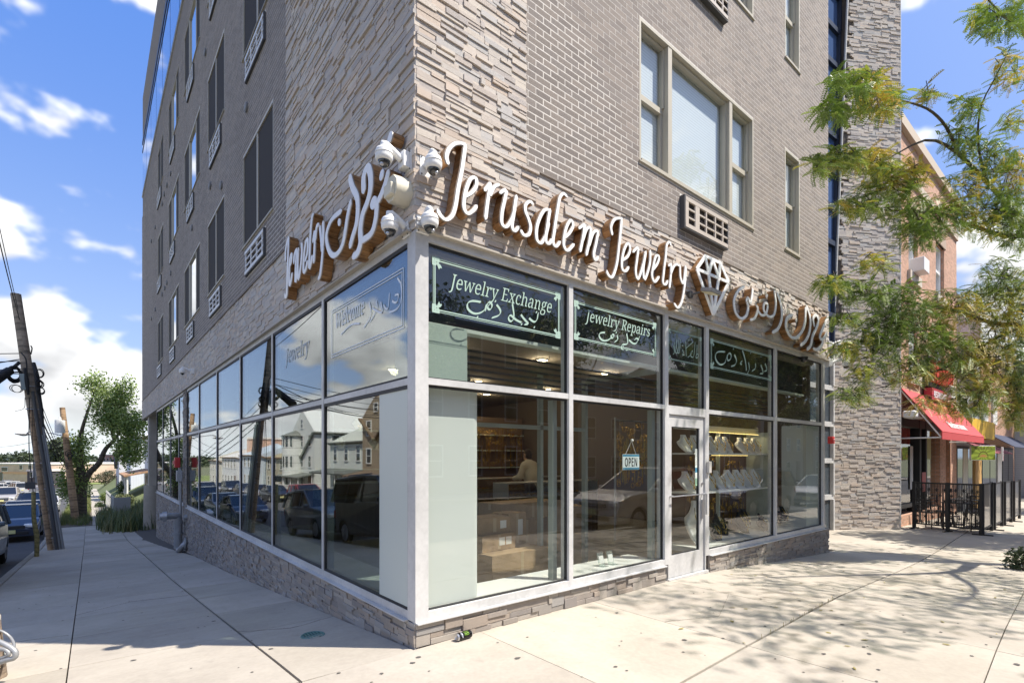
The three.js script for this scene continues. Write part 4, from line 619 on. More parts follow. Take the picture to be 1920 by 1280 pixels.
  obj('wall_panel', [B(0.9, 2.3, 1.55, 2.45, 0.31, 0.33)], mat([0.07, 0.03, 0.06], 0.3), w); obj('poster', [B(4.1, 4.3, 1.85, 2.3, 0.31, 0.32)], mat([0.28, 0.03, 0.03], 0.5), w); obj('screen', [B(5.0, 5.9, 2.05, 2.3, 0.31, 0.33)], mat([0.65, 0.67, 0.68], 0.5), w);
  const ch = []; for (let i = 0; i < 120; i++) { const x = rr(5.6, 8.1), y = rr(1.3, 2.5); ch.push(new THREE.TorusGeometry(rr(0.02, 0.05), 0.007, 5, 10).translate(x, y, 0.34 + rr(0, 0.05))); } for (let i = 0; i < 40; i++) { const x = rr(5.4, 8.1); ch.push(B(x, x + 0.012, rr(1.2, 1.6), rr(2, 2.5), 0.34, 0.35)); } tag(obj('gold_chains', ch, M.gold, w), null, null, null, 'stuff');
  for (let i = 0; i < 10; i++) { const o2 = copy(proto, [1.3 + i * 0.42, i % 2 ? 1.78 : 2.23, -8.2], 0, 'white bust on the ' + (i % 2 ? 'lower' : 'upper') + ' rear wall shelf, ' + ORD[i >> 1] + ' from the corner'); o2.userData.group = 'white busts on the rear wall shelves'; }
  { const g2 = thing('chain_stand', 'tall stand hung with rows of gold chains and bangles deep in the shop', 'jewelry stand', [6.0, 0, -2.4]); obj('frame', [bar(V3(-0.5, 0, 0), V3(-0.5, 2.3, 0), 0.02), bar(V3(0.7, 0, 0), V3(0.7, 2.3, 0), 0.02), bar(V3(-0.5, 2.25, 0), V3(0.7, 2.25, 0), 0.015), bar(V3(-0.5, 1.5, 0), V3(0.7, 1.5, 0), 0.015)], M.steel, g2); const q = []; for (let i = 0; i < 90; i++) q.push(new THREE.TorusGeometry(rr(0.025, 0.05), 0.008, 5, 12).rotateY(rr(-0.6, 0.6)).translate(rr(-0.45, 0.65), rr(1.0, 2.2), rr(-0.03, 0.05))); for (let i = 0; i < 30; i++) { const x = rr(-0.45, 0.65), y = rr(1.0, 1.5); q.push(B(x, x + 0.014, y, y + rr(0.4, 0.7), 0.01, 0.02)); } tag(obj('gold_chains', q, M.gold, g2), null, null, null, 'stuff'); }
  // ceiling lamps
  const lampM = mat([1, 0.9, 0.7], 0.5, { emissive: C(1, 0.85, 0.6), emissiveIntensity: 3 }); let first = null;
  [[2.2, -3.2], [4.2, -3.0], [6.2, -3.2], [2.6, -5.6], [4.8, -5.8], [7, -5.8], [3.6, -7.6], [6.4, -7.6]].forEach(([x, z], i) => { let t; if (!first) { t = first = thing('ceiling_lamp', 'round recessed warm lamp in the shop ceiling', 'lamp', [x, 3.3, z], 0, 'recessed lamps in the shop ceiling'); obj('rim', new THREE.TorusGeometry(0.1, 0.014, 6, 20).rotateX(Math.PI / 2), M.white, t); obj('bulb', cyl(0.09, 0.09, 0.012, 20), lampM, t); } else t = copy(first, [x, 3.3, z]);
    if (i < 8) { const p = new THREE.PointLight(C(1, 0.80, 0.52), 0.9); p.position.set(x, 3.26, z); p.shadow.radius = 4; p.name = 'ceiling_lamp_light'; p.castShadow = true; scene.add(p); } });
}
// ---------- a person at the counter, seen from behind ----------
function bodyMesh(bones, lo, hi, cell, k = 0.02) { // smooth union of tapered capsules
  const size = [0, 1, 2].map((i) => hi[i] - lo[i]), S = Math.max(...size), n = Math.ceil(S / cell), mc = new MarchingCubes(n, new THREE.MeshBasicMaterial(), false, false, 400000), c0 = [0, 1, 2].map((i) => (lo[i] + hi[i]) / 2);
  for (let z = 0; z < n; z++) for (let y = 0; y < n; y++) for (let x = 0; x < n; x++) {
    const P = [x, y, z].map((v, i) => c0[i] + (v - n / 2) / (n / 2) * S / 2); let d = 9;
    for (const [a, b, ra, rb] of bones) { const ab = [0, 1, 2].map((i) => b[i] - a[i]), ap = [0, 1, 2].map((i) => P[i] - a[i]), L = ab[0] ** 2 + ab[1] ** 2 + ab[2] ** 2 || 1e-9, t = clamp((ap[0] * ab[0] + ap[1] * ab[1] + ap[2] * ab[2]) / L, 0, 1), q = Math.hypot(ap[0] - ab[0] * t, ap[1] - ab[1] * t, ap[2] - ab[2] * t) - lerp(ra, rb, t), h = clamp(0.5 + 0.5 * (d - q) / k, 0, 1); d = lerp(d, q, h) - k * h * (1 - h); }
    mc.field[x + y * n + z * n * n] = -d;
  }
  mc.isolation = 0; mc.update(); const g = new THREE.BufferGeometry(), m = mc.count; g.setAttribute('position', new THREE.BufferAttribute(mc.positionArray.slice(0, m * 3), 3)); g.setAttribute('normal', new THREE.BufferAttribute(mc.normalArray.slice(0, m * 3), 3));
  const p = g.attributes.position; for (let i = 0; i < p.count; i++) p.setXYZ(i, c0[0] + p.getX(i) * S / 2, c0[1] + p.getY(i) * S / 2, c0[2] + p.getZ(i) * S / 2); return g;
}
{
  const t = thing('person', 'person in a cream sweater and dark trousers leaning on the counter, seen from behind', 'person', [5.55, 0.0, -4.75], 0.15);
  const sweater = [[[0, 0.95, 0], [0, 1.12, -0.02], 0.15, 0.15], [[0, 1.12, -0.02], [0, 1.34, -0.09], 0.16, 0.15], [[-0.13, 1.38, -0.1], [0.13, 1.38, -0.1], 0.085, 0.085], [[-0.19, 1.36, -0.1], [-0.25, 1.13, -0.16], 0.062, 0.05], [[0.19, 1.36, -0.1], [0.25, 1.13, -0.16], 0.062, 0.05], [[-0.25, 1.13, -0.16], [-0.18, 1.09, -0.38], 0.048, 0.038], [[0.25, 1.13, -0.16], [0.18, 1.09, -0.38], 0.048, 0.038], [[0, 1.38, -0.1], [0, 1.46, -0.13], 0.075, 0.06]];
  const legs = [[[-0.07, 0.92, 0], [0.07, 0.92, 0], 0.135, 0.135], [[-0.1, 0.88, 0], [-0.11, 0.48, 0.01], 0.095, 0.06], [[-0.11, 0.48, 0.01], [-0.12, 0.1, 0.03], 0.06, 0.042], [[0.1, 0.88, 0], [0.11, 0.48, 0.0], 0.095, 0.06], [[0.11, 0.48, 0.0], [0.12, 0.1, 0.02], 0.06, 0.042], [[-0.12, 0.05, 0.05], [-0.13, 0.04, -0.14], 0.042, 0.036], [[0.12, 0.05, 0.04], [0.13, 0.04, -0.15], 0.042, 0.036]];
  const skin = [[[0, 1.42, -0.1], [0, 1.53, -0.14], 0.05, 0.05], [[0, 1.58, -0.16], [0, 1.64, -0.16], 0.078, 0.082], [[0, 1.54, -0.2], [0, 1.56, -0.22], 0.05, 0.04], [[0.082, 1.585, -0.155], [0.086, 1.61, -0.15], 0.014, 0.016], [[-0.082, 1.585, -0.155], [-0.086, 1.61, -0.15], 0.014, 0.016], [[0, 1.58, -0.25], [0, 1.6, -0.245], 0.012, 0.008]];
  const hands = []; for (const s of [-1, 1]) { hands.push([[s * 0.18, 1.09, -0.38], [s * 0.16, 1.085, -0.44], 0.03, 0.032]); for (let f = 0; f < 4; f++) hands.push([[s * (0.185 - f * 0.018), 1.085, -0.45], [s * (0.185 - f * 0.02), 1.075, -0.515 - (f === 1 || f === 2 ? 0.012 : 0)], 0.0095, 0.008]); hands.push([[s * 0.135, 1.085, -0.42], [s * 0.105, 1.078, -0.465], 0.011, 0.009]); }
  obj('body', bodyMesh([...skin, ...sweater, ...legs, ...hands], [-0.45, -0.02, -0.75], [0.45, 1.78, 0.4], 0.022, 0.03), mat([0.36, 0.22, 0.15], 0.7), t);
  const grow = (b, r) => b.map(([a, c, p, q]) => [a, c, p + r, q + r]);
  obj('sweater', bodyMesh(grow(sweater, 0.016), [-0.4, 0.78, -0.6], [0.4, 1.58, 0.3], 0.016, 0.04), mat([0.52, 0.48, 0.40], 0.95), t); obj('trousers', bodyMesh(grow(legs.slice(0, 5), 0.014), [-0.35, 0.05, -0.3], [0.35, 1.1, 0.3], 0.018, 0.03), mat([0.035, 0.04, 0.055], 0.9), t); obj('shoes', bodyMesh(grow(legs.slice(5), 0.008), [-0.3, -0.03, -0.3], [0.3, 0.15, 0.2], 0.014, 0.02), M.black, t);
  obj('hair', bodyMesh([[[0, 1.6, -0.14], [0, 1.66, -0.15], 0.085, 0.085], [[0, 1.53, -0.1], [0, 1.6, -0.12], 0.045, 0.07]], [-0.2, 1.4, -0.35], [0.2, 1.8, 0.05], 0.012, 0.03), mat([0.025, 0.02, 0.018], 0.8), t);
}

// ---------- things on the side-street pavement ----------
const pole0 = at(101, 1031, 16.8), poleT = at(29, 553, 16.9), onPole = (f, dx = 0, dz = 0) => V3(lerp(pole0.x, poleT.x, f) + dx, lerp(pole0.y, poleT.y, f), lerp(pole0.z, poleT.z, f) + dz);
{
  const t = thing('utility_pole', 'leaning weathered utility pole with grey conduits and coils of black cable', 'utility pole');
  const seen2 = (f, px, py, k = 0.26) => { const p = onPole(f), q = at(px, py, 16.6); return q; };
  obj('shaft', limb([onPole(-0.02), onPole(0.3), onPole(0.6), onPole(1)], [0.17, 0.165, 0.15, 0.135], 14), M.wood, t);
  obj('pole_top', new THREE.CylinderGeometry(0.135, 0.14, 0.08, 10).translate(0, 0, 0).applyMatrix4(new THREE.Matrix4().makeTranslation(poleT.x, poleT.y, poleT.z)), M.wood, t);
  obj('splint', limb([onPole(-0.02, -0.08, 0.13), onPole(0.3, -0.07, 0.13), onPole(0.55, -0.05, 0.12)], [0.08, 0.075, 0.06], 8), M.woodBrown, t);
  obj('conduit', limb([onPole(-0.02, 0.12, 0.12), onPole(0.2, 0.12, 0.12), onPole(0.45, 0.12, 0.11)], [0.055, 0.055, 0.05], 10), M.galv, t); obj('conduit', limb([onPole(-0.02, 0.22, 0.05), onPole(0.15, 0.2, 0.06), onPole(0.52, 0.17, 0.06)], [0.05, 0.05, 0.045], 10), M.galv, t);
  obj('guard', limb([onPole(-0.01, 0.08, 0.2), onPole(0.3, 0.08, 0.2), onPole(0.62, 0.06, 0.17)], [0.05, 0.05, 0.045], 8), M.darkGrey, t);
  for (const f of [0.05, 0.24, 0.34, 0.55, 0.64]) obj('strap', new THREE.TorusGeometry(0.18, 0.014, 5, 16).rotateX(Math.PI / 2).translate(...onPole(f).toArray()), M.steel, t);
  obj('back_sign', [RB(0.34, 0.5, 0.02, 0.01).translate(...at(74, 880, 17).toArray()), RB(0.3, 0.3, 0.02, 0.01).translate(...at(76, 897, 17.02).toArray())], M.galv, t);
  obj('terminal_box', RB(0.15, 0.52, 0.16, 0.02).rotateZ(0.13).translate(...at(43, 716, 16.6).toArray()), mat([0.28, 0.33, 0.32], 0.5), t);
  const ring = (px, py, r, w, n, y = 1, d = 16.5) => Array.from({ length: n }, () => new THREE.TorusGeometry(r * rr(0.9, 1.1), w, 6, 28).scale(1, y, 1).rotateY(rr(0.5, 0.9)).rotateZ(rr(-0.2, 0.2)).translate(...at(px + rr(-1.5, 1.5), py + rr(-2, 2), d).toArray()));
  obj('cable_coil', ring(27, 701, 0.19, 0.022, 7, 1.2), M.cord, t); obj('cable_loop', ring(31, 729, 0.17, 0.012, 2, 0.7), M.cord, t); obj('cable_loop', [...ring(74, 701, 0.13, 0.014, 2), ...ring(73, 719, 0.1, 0.016, 3), ...ring(75, 733, 0.1, 0.014, 3)], M.cord, t);
  obj('splice_case', [bar(at(-26, 722, 15.6), at(17, 695, 16.4), 0.17, 14, 0.13), bar(at(17, 695, 16.4), at(36, 679, 16.6), 0.05, 8)], M.cord, t);
  obj('cable_bundle', [limb([at(62, 680, 16.65), at(68, 705, 16.6), at(71, 735, 16.6), at(77, 770, 16.6), at(80, 800, 16.6)], [0.05, 0.07, 0.06, 0.05, 0.03], 8), limb([at(46, 690, 16.6), at(49, 712, 16.6), at(52, 740, 16.6)], [0.04, 0.06, 0.03], 8), tube([at(38, 660, 16.6), at(47, 672, 16.6), at(50, 700, 16.6)], 0.02), tube([at(57, 648, 16.6), at(59, 652, 16.6), at(57, 664, 16.7)], 0.02)], M.cord, t);
  const w = (pts, r = 0.012) => tube(pts, r, 28, 5);
  obj('down_lead', [w([at(54, 745, 16.4), at(54, 850, 16.3), at(62, 930, 16.2)], 0.014), w([at(59, 745, 16.3), at(61, 850, 16.3), at(66, 930, 16.2)], 0.006), w([at(46, 745, 16.4), at(44, 765, 16.4), at(27, 771, 16.4)], 0.008)], M.cord, t);
}
const nearPole = thing('utility_pole', 'peeling painted foot of a second pole at the left edge of the pavement', 'utility pole');
{ const b = V3(-2.70, gy(-2.7, -1.95) - 0.05, -1.95), tp = V3(-3.45, 8.2, -2.3); const m = mat([0.34, 0.26, 0.19], 0.9, { map: rep(tGrain, 0.5, 1.6), bumpMap: rep(tGrain, 0.5, 1.6), bumpScale: 0.01 }); obj('shaft', limb([b, b.clone().lerp(tp, 0.5), tp], [0.16, 0.145, 0.11], 14), m, nearPole);
  const q = (f, a) => b.clone().lerp(tp, f).add(V3(Math.cos(a) * 0.155, 0, Math.sin(a) * 0.155)); const fl = []; for (let i = 0; i < 26; i++) { const a = rr(-0.6, 2.2), f = rr(0.01, 0.09), p = q(f, a); fl.push(RB(0.04, rr(0.03, 0.08), 0.008, 0.003, 1).rotateY(Math.PI / 2 - a).translate(p.x, p.y, p.z)); } obj('paint_flake', fl.slice(0, 13), mat([0.55, 0.52, 0.42], 0.8), nearPole); obj('paint_flake', fl.slice(13), mat([0.16, 0.28, 0.36], 0.7), nearPole); }
{ const t = thing('conduit_loops', 'bent grey conduit loops lying at the foot of the painted pole', 'conduit'), P = (px, py, t2 = 3.85) => at(px, py, t2); const tb = (a, r) => obj('pipe', tube(a, r, 30, 10), M.galv, t);
  tb([P(-45, 1190), P(0, 1204), P(18, 1213), P(28, 1222), P(27, 1232), P(12, 1237), P(-8, 1244)], 0.019); tb([P(-40, 1195, 3.9), P(-5, 1215, 3.9), P(12, 1219, 3.9), P(16, 1226, 3.9), P(2, 1234, 3.9), P(-30, 1240, 3.9)], 0.016); tb([P(-20, 1178, 4.0), P(4, 1184, 4.0), P(18, 1194, 4.0), P(25, 1207, 3.95), P(25, 1216, 3.9)], 0.01); }
{ // wires along the street
  const t = thing('overhead_wires', 'bundle of black overhead wires running along the side street', 'wires'), sag = (a, b, s, r = 0.011) => obj('wire', tube([a, a.clone().lerp(b, 0.25).add(V3(0, -s * 0.75, 0)), a.clone().lerp(b, 0.5).add(V3(0, -s, 0)), a.clone().lerp(b, 0.75).add(V3(0, -s * 0.75, 0)), b], r, 40, 5), M.cord, t);
  const np = (y) => V3(-3.3, y, -2.2);
  for (const [f, y, s, r] of [[0.94, 8.0, 0.2, 0.009], [0.90, 7.7, 0.35, 0.012], [0.77, 6.6, 0.3, 0.014], [0.75, 6.3, 0.5, 0.018], [0.74, 6.15, 0.25, 0.012], [0.71, 5.9, 0.3, 0.016], [0.70, 5.75, 0.35, 0.026], [0.69, 5.6, 0.2, 0.012]]) if (y > 7.5) sag(onPole(f), np(y), s, r); else sag(onPole(f), V3(-15.6, y - 1.3, -22 - (y * 37) % 9), s * 1.6, r);
  const p2 = (py) => at(lerp(116, 137, (py - 765) / 205), py, 30.2);
  for (const [f, py, s, r] of [[0.55, 878, 0.2, 0.022], [0.52, 880, 0.35, 0.018], [0.62, 874, 0.25, 0.014], [0.66, 870, 0.2, 0.01]]) sag(onPole(f, 0.1), p2(py), s, r);
  for (const [y0, y1] of [[838, 812], [852, 828]]) sag(at(-40, y0, 44), p2(y1), 0.3, 0.013);
  for (const [py, y] of [[780, -0.2], [812, -0.5], [880, -0.4]]) sag(p2(py), V3(-3.2, interp(-76, GZ) + 7 + y, -76), 0.5, 0.014);
  sag(np(7.9), V3(-3.2, 7.9, 22), 0.4, 0.012); sag(np(6.2), V3(-3.2, 6.3, 22), 0.5, 0.02); sag(np(5.7), V3(-3.2, 5.9, 22), 0.5, 0.024);
}
{ const t = thing('utility_pole', 'brown utility pole with a white transformer and a street lamp arm', 'utility pole'), a = at(141, 978, 30.2), b = at(116, 764, 30.2); obj('shaft', limb([a, a.clone().lerp(b, 0.5), b], [0.19, 0.17, 0.13], 12), M.woodBrown, t);
  const p = at(112, 800, 30); obj('transformer', [new THREE.CylinderGeometry(0.24, 0.24, 0.75, 14).translate(p.x, p.y, p.z + 0.25), new THREE.CylinderGeometry(0.05, 0.07, 0.2, 8).translate(p.x, p.y + 0.45, p.z + 0.25)], M.white, t); obj('lamp_arm', tube([at(121, 818, 30.2), at(95, 812, 30), at(60, 808, 30), at(50, 811, 30)], 0.035, 20, 7), M.alu, t); const h = at(43, 813, 30); obj('lamp_head', new THREE.SphereGeometry(0.3, 14, 8).scale(1.3, 0.33, 0.55).translate(h.x, h.y, h.z), M.alu, t); obj('lamp_lens', new THREE.SphereGeometry(0.18, 12, 6, 0, 6.3, Math.PI / 2, Math.PI / 2).scale(1.2, 0.6, 0.7).translate(h.x, h.y - 0.03, h.z), mat([0.6, 0.6, 0.55], 0.2), t); obj('cable_loops', [0, 1, 2].map((i) => new THREE.TorusGeometry(0.2, 0.02, 5, 16).rotateY(i).translate(...at(130, 850 + i * 3, 30).toArray())), M.cord, t); }
{ const t = thing('wooden_stake', 'bent yellow wooden stake standing at the kerb', 'stake'); obj('shaft', limb([at(68, 1043, 14.6), at(68, 1005, 14.6), at(63, 975, 14.6), at(62, 922, 14.6)], [0.055, 0.06, 0.05, 0.05], 10), mat([0.40, 0.33, 0.13], 0.8, { map: rep(tGrain, 0.3, 1) }), t); obj('sign_back', RB(0.22, 0.2, 0.02, 0.005).translate(...at(56, 910, 14.6).toArray()), M.darkGrey, t); }
{ // fire department connection and strobe by the side wall
  const g = V3(-0.17, gy(0, -12.9), -12.9), t = thing('fire_connection', 'grey fire hose standpipe with twin inlets in front of the side wall', 'standpipe', g.toArray()); const v = (x, y, z) => V3(x, y, z);
  obj('riser', [bar(v(0, 0.1, 0), v(0, 0.86, 0), 0.1, 14), cyl(0.125, 0.125, 0.05, 14).translate(0, 0.5, 0), cyl(0.12, 0.12, 0.06, 14).translate(0, 0.8, 0)], M.galv, t); obj('elbow', tube([v(0, 0.84, 0), v(0, 0.98, 0.02), v(-0.1, 1.0, 0.05), v(-0.28, 1.0, 0.1)], 0.085, 16, 12), M.galv, t); obj('inlet', [cyl(0.13, 0.13, 0.1, 16).rotateZ(Math.PI / 2).translate(-0.32, 1.0, 0.1), cyl(0.09, 0.09, 0.06, 12).rotateZ(Math.PI / 2).translate(-0.4, 1.0, 0.1)], M.steel, t); obj('drain_elbow', tube([v(0.02, 0.12, 0), v(0.0, 0.06, 0.2), v(0.05, 0.2, 0.42), v(0.14, 0.3, 0.42)], 0.07, 16, 10), M.galv, t); obj('cover_plate', [cyl(0.16, 0.16, 0.03, 18).rotateZ(Math.PI / 2).translate(0.1, 0.28, 0.46), cyl(0.07, 0.07, 0.1, 12).rotateZ(Math.PI / 2).translate(0.12, 0.98, 0.5)], M.galv, t);
  const s = thing('fire_strobe', 'red fire alarm strobe on a thin pipe against the stone pilaster', 'alarm', [-0.1, 0, -13.0]); obj('pipe', bar(v(0, -0.3, 0), v(0, 1.3, 0), 0.03, 8), M.galv, s); obj('box', RB(0.14, 0.3, 0.18, 0.015).translate(-0.03, 1.05, 0), M.galv, s); obj('strobe', RB(0.13, 0.28, 0.2, 0.02).translate(-0.08, 1.42, 0), M.red, s); obj('lens', RB(0.04, 0.1, 0.1, 0.01).translate(-0.16, 1.42, 0), mat([0.6, 0.2, 0.2], 0.2), s); }
{ const p = V3(-0.45, gy(-0.45, -1.12) + 0.002, -1.12), t = thing('drain_grate', 'small round green drain grate in the shaded pavement slab', 'drain', p.toArray()); const m = mat([0.12, 0.24, 0.21], 0.5, { metalness: 0.4 }); obj('rim', new THREE.TorusGeometry(0.1, 0.008, 6, 26).rotateX(Math.PI / 2), m, t); const b = []; for (let i = -3; i <= 3; i++) { const x = i * 0.027, l = Math.sqrt(0.0096 - x * x); b.push(B(x - 0.008, x + 0.008, -0.004, 0.004, -l, l)); } obj('bars', b, m, t); obj('pit', new THREE.CircleGeometry(0.1, 20).rotateX(-Math.PI / 2).translate(0, -0.0035, 0), M.black, t); }
{ // drinks can
  const cv = document.createElement('canvas'); cv.width = 256; cv.height = 256; const c = cv.getContext('2d'); c.fillStyle = '#0b0c0d'; c.fillRect(0, 0, 256, 256); c.strokeStyle = '#7fa83a'; c.lineWidth = 8; c.lineCap = 'round'; for (const k of [0, 18, 36]) { c.beginPath(); c.moveTo(96 + k, 60); c.lineTo(100 + k + (k % 4), 100); c.lineTo(95 + k, 150 - (k === 18 ? 10 : 0)); c.stroke(); } c.fillStyle = '#c6cbd8'; c.fillRect(78, 186, 80, 12); c.fillRect(90, 206, 56, 5);
  const x = new THREE.CanvasTexture(cv); x.colorSpace = THREE.SRGBColorSpace; const t = thing('drinks_can', 'dented black and green drinks can lying against the plinth', 'can', [0.415, 0.036, 0.085]); t.rotation.set(0, 0.08, 0);
  const ax = (g) => g.rotateZ(-Math.PI / 2); obj('body', ax(new THREE.CylinderGeometry(0.033, 0.033, 0.135, 28, 1, true).rotateY(2.6)), mat([1, 1, 1], 0.25, { map: x, metalness: 0.3 }), t); obj('rim', [ax(new THREE.LatheGeometry([[0, 0.066], [0.02, 0.066], [0.026, 0.076], [0.028, 0.076], [0.033, 0.067]].map((q) => new THREE.Vector2(...q)), 24)), ax(new THREE.LatheGeometry([[0.033, -0.067], [0.027, -0.08], [0.025, -0.08], [0.02, -0.072], [0, -0.07]].map((q) => new THREE.Vector2(...q)), 24))], M.steel, t); obj('tab', ax(new THREE.TorusGeometry(0.009, 0.002, 5, 12).rotateX(Math.PI / 2).translate(0.006, -0.073, 0)), M.steel, t); }
// ---------- vehicles ----------
const carTypes = {
  hatch: { W: 1.74, body: [[-2.2, 0.28], [-2.24, 0.6], [-2.16, 0.98], [-1.7, 1.0], [0.9, 0.99], [1.55, 0.86], [2.05, 0.66], [2.22, 0.5], [2.22, 0.28]], cab: [[-2.1, 0.97], [-1.35, 1.36], [-0.45, 1.48], [0.15, 1.44], [1.2, 0.97]], ax: [-1.3, 1.36], r: 0.31 },
  sedan: { W: 1.78, body: [[-2.3, 0.3], [-2.36, 0.6], [-2.28, 0.98], [-1.4, 1.02], [0.8, 0.98], [1.7, 0.88], [2.2, 0.72], [2.32, 0.55], [2.32, 0.3]], cab: [[-1.75, 1.0], [-1.0, 1.42], [-0.2, 1.46], [0.25, 1.43], [1.15, 0.97]], ax: [-1.38, 1.42], r: 0.32 },
  suv: { W: 1.86, body: [[-2.25, 0.34], [-2.32, 0.7], [-2.28, 1.12], [0.75, 1.1], [1.75, 1.02], [2.2, 0.88], [2.3, 0.6], [2.3, 0.34]], cab: [[-2.25, 1.1], [-2.0, 1.66], [-1.0, 1.72], [-0.1, 1.7], [1.0, 1.08]], ax: [-1.36, 1.4], r: 0.36 },
  van: { W: 1.98, body: [[-2.5, 0.35], [-2.55, 0.8], [-2.53, 1.3], [1.0, 1.22], [1.9, 1.05], [2.35, 0.9], [2.45, 0.6], [2.45, 0.35]], cab: [[-2.52, 1.28], [-2.4, 1.98], [-0.5, 2.02], [0.5, 1.95], [1.45, 1.2]], ax: [-1.5, 1.6], r: 0.36 },
};
const tyreM = M.rubber, rimM = mat([0.42, 0.42, 0.43], 0.35, { metalness: 0.7 }), lampM2 = phys([0.75, 0.77, 0.8], 0.05, { clearcoat: 1 }), tailM = phys([0.35, 0.01, 0.01], 0.1, { clearcoat: 1 }), plateM = mat([0.62, 0.60, 0.28], 0.5);
function side(pts, W, arch, bevel = 0.05) {
  const s = new THREE.Shape(); s.moveTo(...pts[0]); for (const p of pts.slice(1)) s.lineTo(...p);
  if (arch) { const [x0, x1, r, y] = arch; s.lineTo(x1 + r, y); s.absarc(x1, y, r, 0, Math.PI, false); s.lineTo(x0 + r, y); s.absarc(x0, y, r, 0, Math.PI, false); } s.closePath();
  return new THREE.ExtrudeGeometry(s, { depth: W - 2 * bevel, bevelEnabled: true, bevelSize: bevel * 0.7, bevelThickness: bevel, bevelSegments: 3, curveSegments: 8 }).translate(0, 0, -W / 2 + bevel);
}
const shell = (g, f) => { const p = g.attributes.position; for (let i = 0; i < p.count; i++) { const [x, y, z] = f(p.getX(i), p.getY(i), p.getZ(i)); p.setXYZ(i, x, y, z); } g.computeVertexNormals(); return g; };
function makeCar(label, type, color, p, turn, group, metal = 0.35) {
  const k = carTypes[type], t = thing('parked_car', label, type === 'van' ? 'van' : 'car', p, turn, group), W = k.W, m = phys(color, 0.32, { metalness: metal * 0.4, clearcoat: 0.45, clearcoatRoughness: 0.08 }), L = k.body[k.body.length - 1][0], belt = k.cab[0][1], top = Math.max(...k.cab.map((q) => q[1]));
  const plan = (x, y, z) => [x - 0.10 * Math.sign(x) * (z / (W / 2)) ** 2 * (Math.abs(x) > L * 0.75 ? (Math.abs(x) / L - 0.75) * 4 : 0), y, z * (1 - 0.10 * Math.pow(Math.abs(x) / L, 5)) * (1 - 0.05 * clamp((0.55 - y) / 0.3, 0, 1))];
  const taper = (x, y, z) => { const f = clamp((y - belt) / (top - belt), -0.2, 1.2); return [x, y, z * (1 - 0.16 * f)]; };
  obj('body', shell(side(k.body, W, [k.ax[0], k.ax[1], k.r + 0.06, k.body[0][1]]), plan), m, t);
  obj('glasshouse', shell(side(k.cab, W - 0.12, null, 0.03), taper), M.darkGlass, t);
  const roofPts = k.cab.slice(1, -1), rp = [...roofPts.map(([x, y]) => [x, y + 0.012]), ...roofPts.slice().reverse().map(([x, y]) => [x, y - 0.05])];
  obj('roof', shell(side(rp, W - 0.11, null, 0.03), taper), m, t);
  const pil = []; for (const s of [-1, 1]) { const q = ([x, y], o = 0.02) => { const [, , z] = taper(x, y, s * ((W - 0.12) / 2 + o - 0.014)); return V3(x, y, z); }; const n = k.cab.length; pil.push(bar(q(k.cab[0]), q(k.cab[1]), 0.045, 6), bar(q(k.cab[n - 1]), q(k.cab[n - 2]), 0.035, 6)); const mx = -0.25; pil.push(bar(q([mx, belt]), q([mx, top - 0.03]), 0.03, 6)); if (type !== 'sedan') pil.push(bar(q([-1.35, belt]), q([-1.3, top - 0.06]), 0.035, 6)); }
  obj('pillars', pil, m, t);
  for (const x of k.ax) for (const s of [-1, 1]) { const w = grp('wheel', t); w.position.set(x, k.r, s * (W / 2 - 0.13)); obj('tyre', new THREE.TorusGeometry(k.r - 0.075, 0.085, 8, 22), tyreM, w); obj('rim', [cyl(k.r - 0.1, k.r - 0.1, 0.14, 18).rotateX(Math.PI / 2), ...[0, 1, 2, 3, 4].map((i) => B(-0.02, 0.02, 0.03, k.r - 0.11, s * 0.07, s * 0.085).rotateZ(i * 1.2566))], rimM, w); }
  const fy = type === 'hatch' ? 0.66 : type === 'sedan' ? 0.7 : 0.82, fx = L - 0.1;
  for (const s of [-1, 1]) { obj('headlight', RB(0.3, 0.16, 0.36, 0.06).rotateY(s * 0.5).translate(fx - 0.1, fy, s * (W / 2 - 0.28)), lampM2, t); obj('tail_light', RB(0.1, 0.26, 0.2, 0.03).translate(-L - 0.0, fy + 0.08, s * (W / 2 - 0.2)), tailM, t); obj('mirror', RB(0.12, 0.12, 0.18, 0.04).translate(k.cab[k.cab.length - 1][0] - 0.25, belt + 0.06, s * (W / 2 + 0.04)), m, t); }
  obj('grille', [RB(0.05, 0.14, W * 0.5, 0.02).translate(L - 0.025, fy - 0.05, 0), RB(0.05, 0.12, W * 0.62, 0.02).translate(L - 0.02, k.body[0][1] + 0.1, 0)], M.black, t); if (type === 'suv') obj('chrome_trim', [0, 0.05, -0.05].map((y) => RB(0.05, 0.018, W * 0.5, 0.005).translate(L - 0.01, fy - 0.05 + y, 0)), M.chrome, t);
  obj('license_plate', [RB(0.02, 0.15, 0.32, 0.006).translate(L + 0.03, fy - 0.22, 0), RB(0.02, 0.15, 0.32, 0.006).translate(-L - 0.06, fy - 0.1, 0)], plateM, t);
  if (type === 'suv' || type === 'van') obj('roof_rail', [-1, 1].map((s) => bar(V3(-1.7, top + 0.05, s * (W / 2 - 0.3)), V3(0, top + 0.04, s * (W / 2 - 0.3)), 0.018, 6)), M.grey, t);
  if (Math.abs(Math.abs(turn) - Math.PI / 2) < 0.01) { const z = p[2]; t.rotation.order = 'YXZ'; t.rotation.z = Math.atan2(interp(z + 2, GZ) - interp(z - 2, GZ), 4); }
  return t;
}
const down = (o) => { const z = o.position.z; o.rotation.order = 'YXZ'; const s = Math.atan2(gy(-5, z + 2) - gy(-5, z - 2), 4); o.rotation.z = (Math.cos(o.rotation.y - Math.PI / 2) < 0 ? 1 : -1) * s * -1; return o; };
const sy = (z) => interp(z, GZ) + ROADY, SO = -Math.PI / 2; // facing uphill, towards the corner
const gk = 'cars parked along the side street';
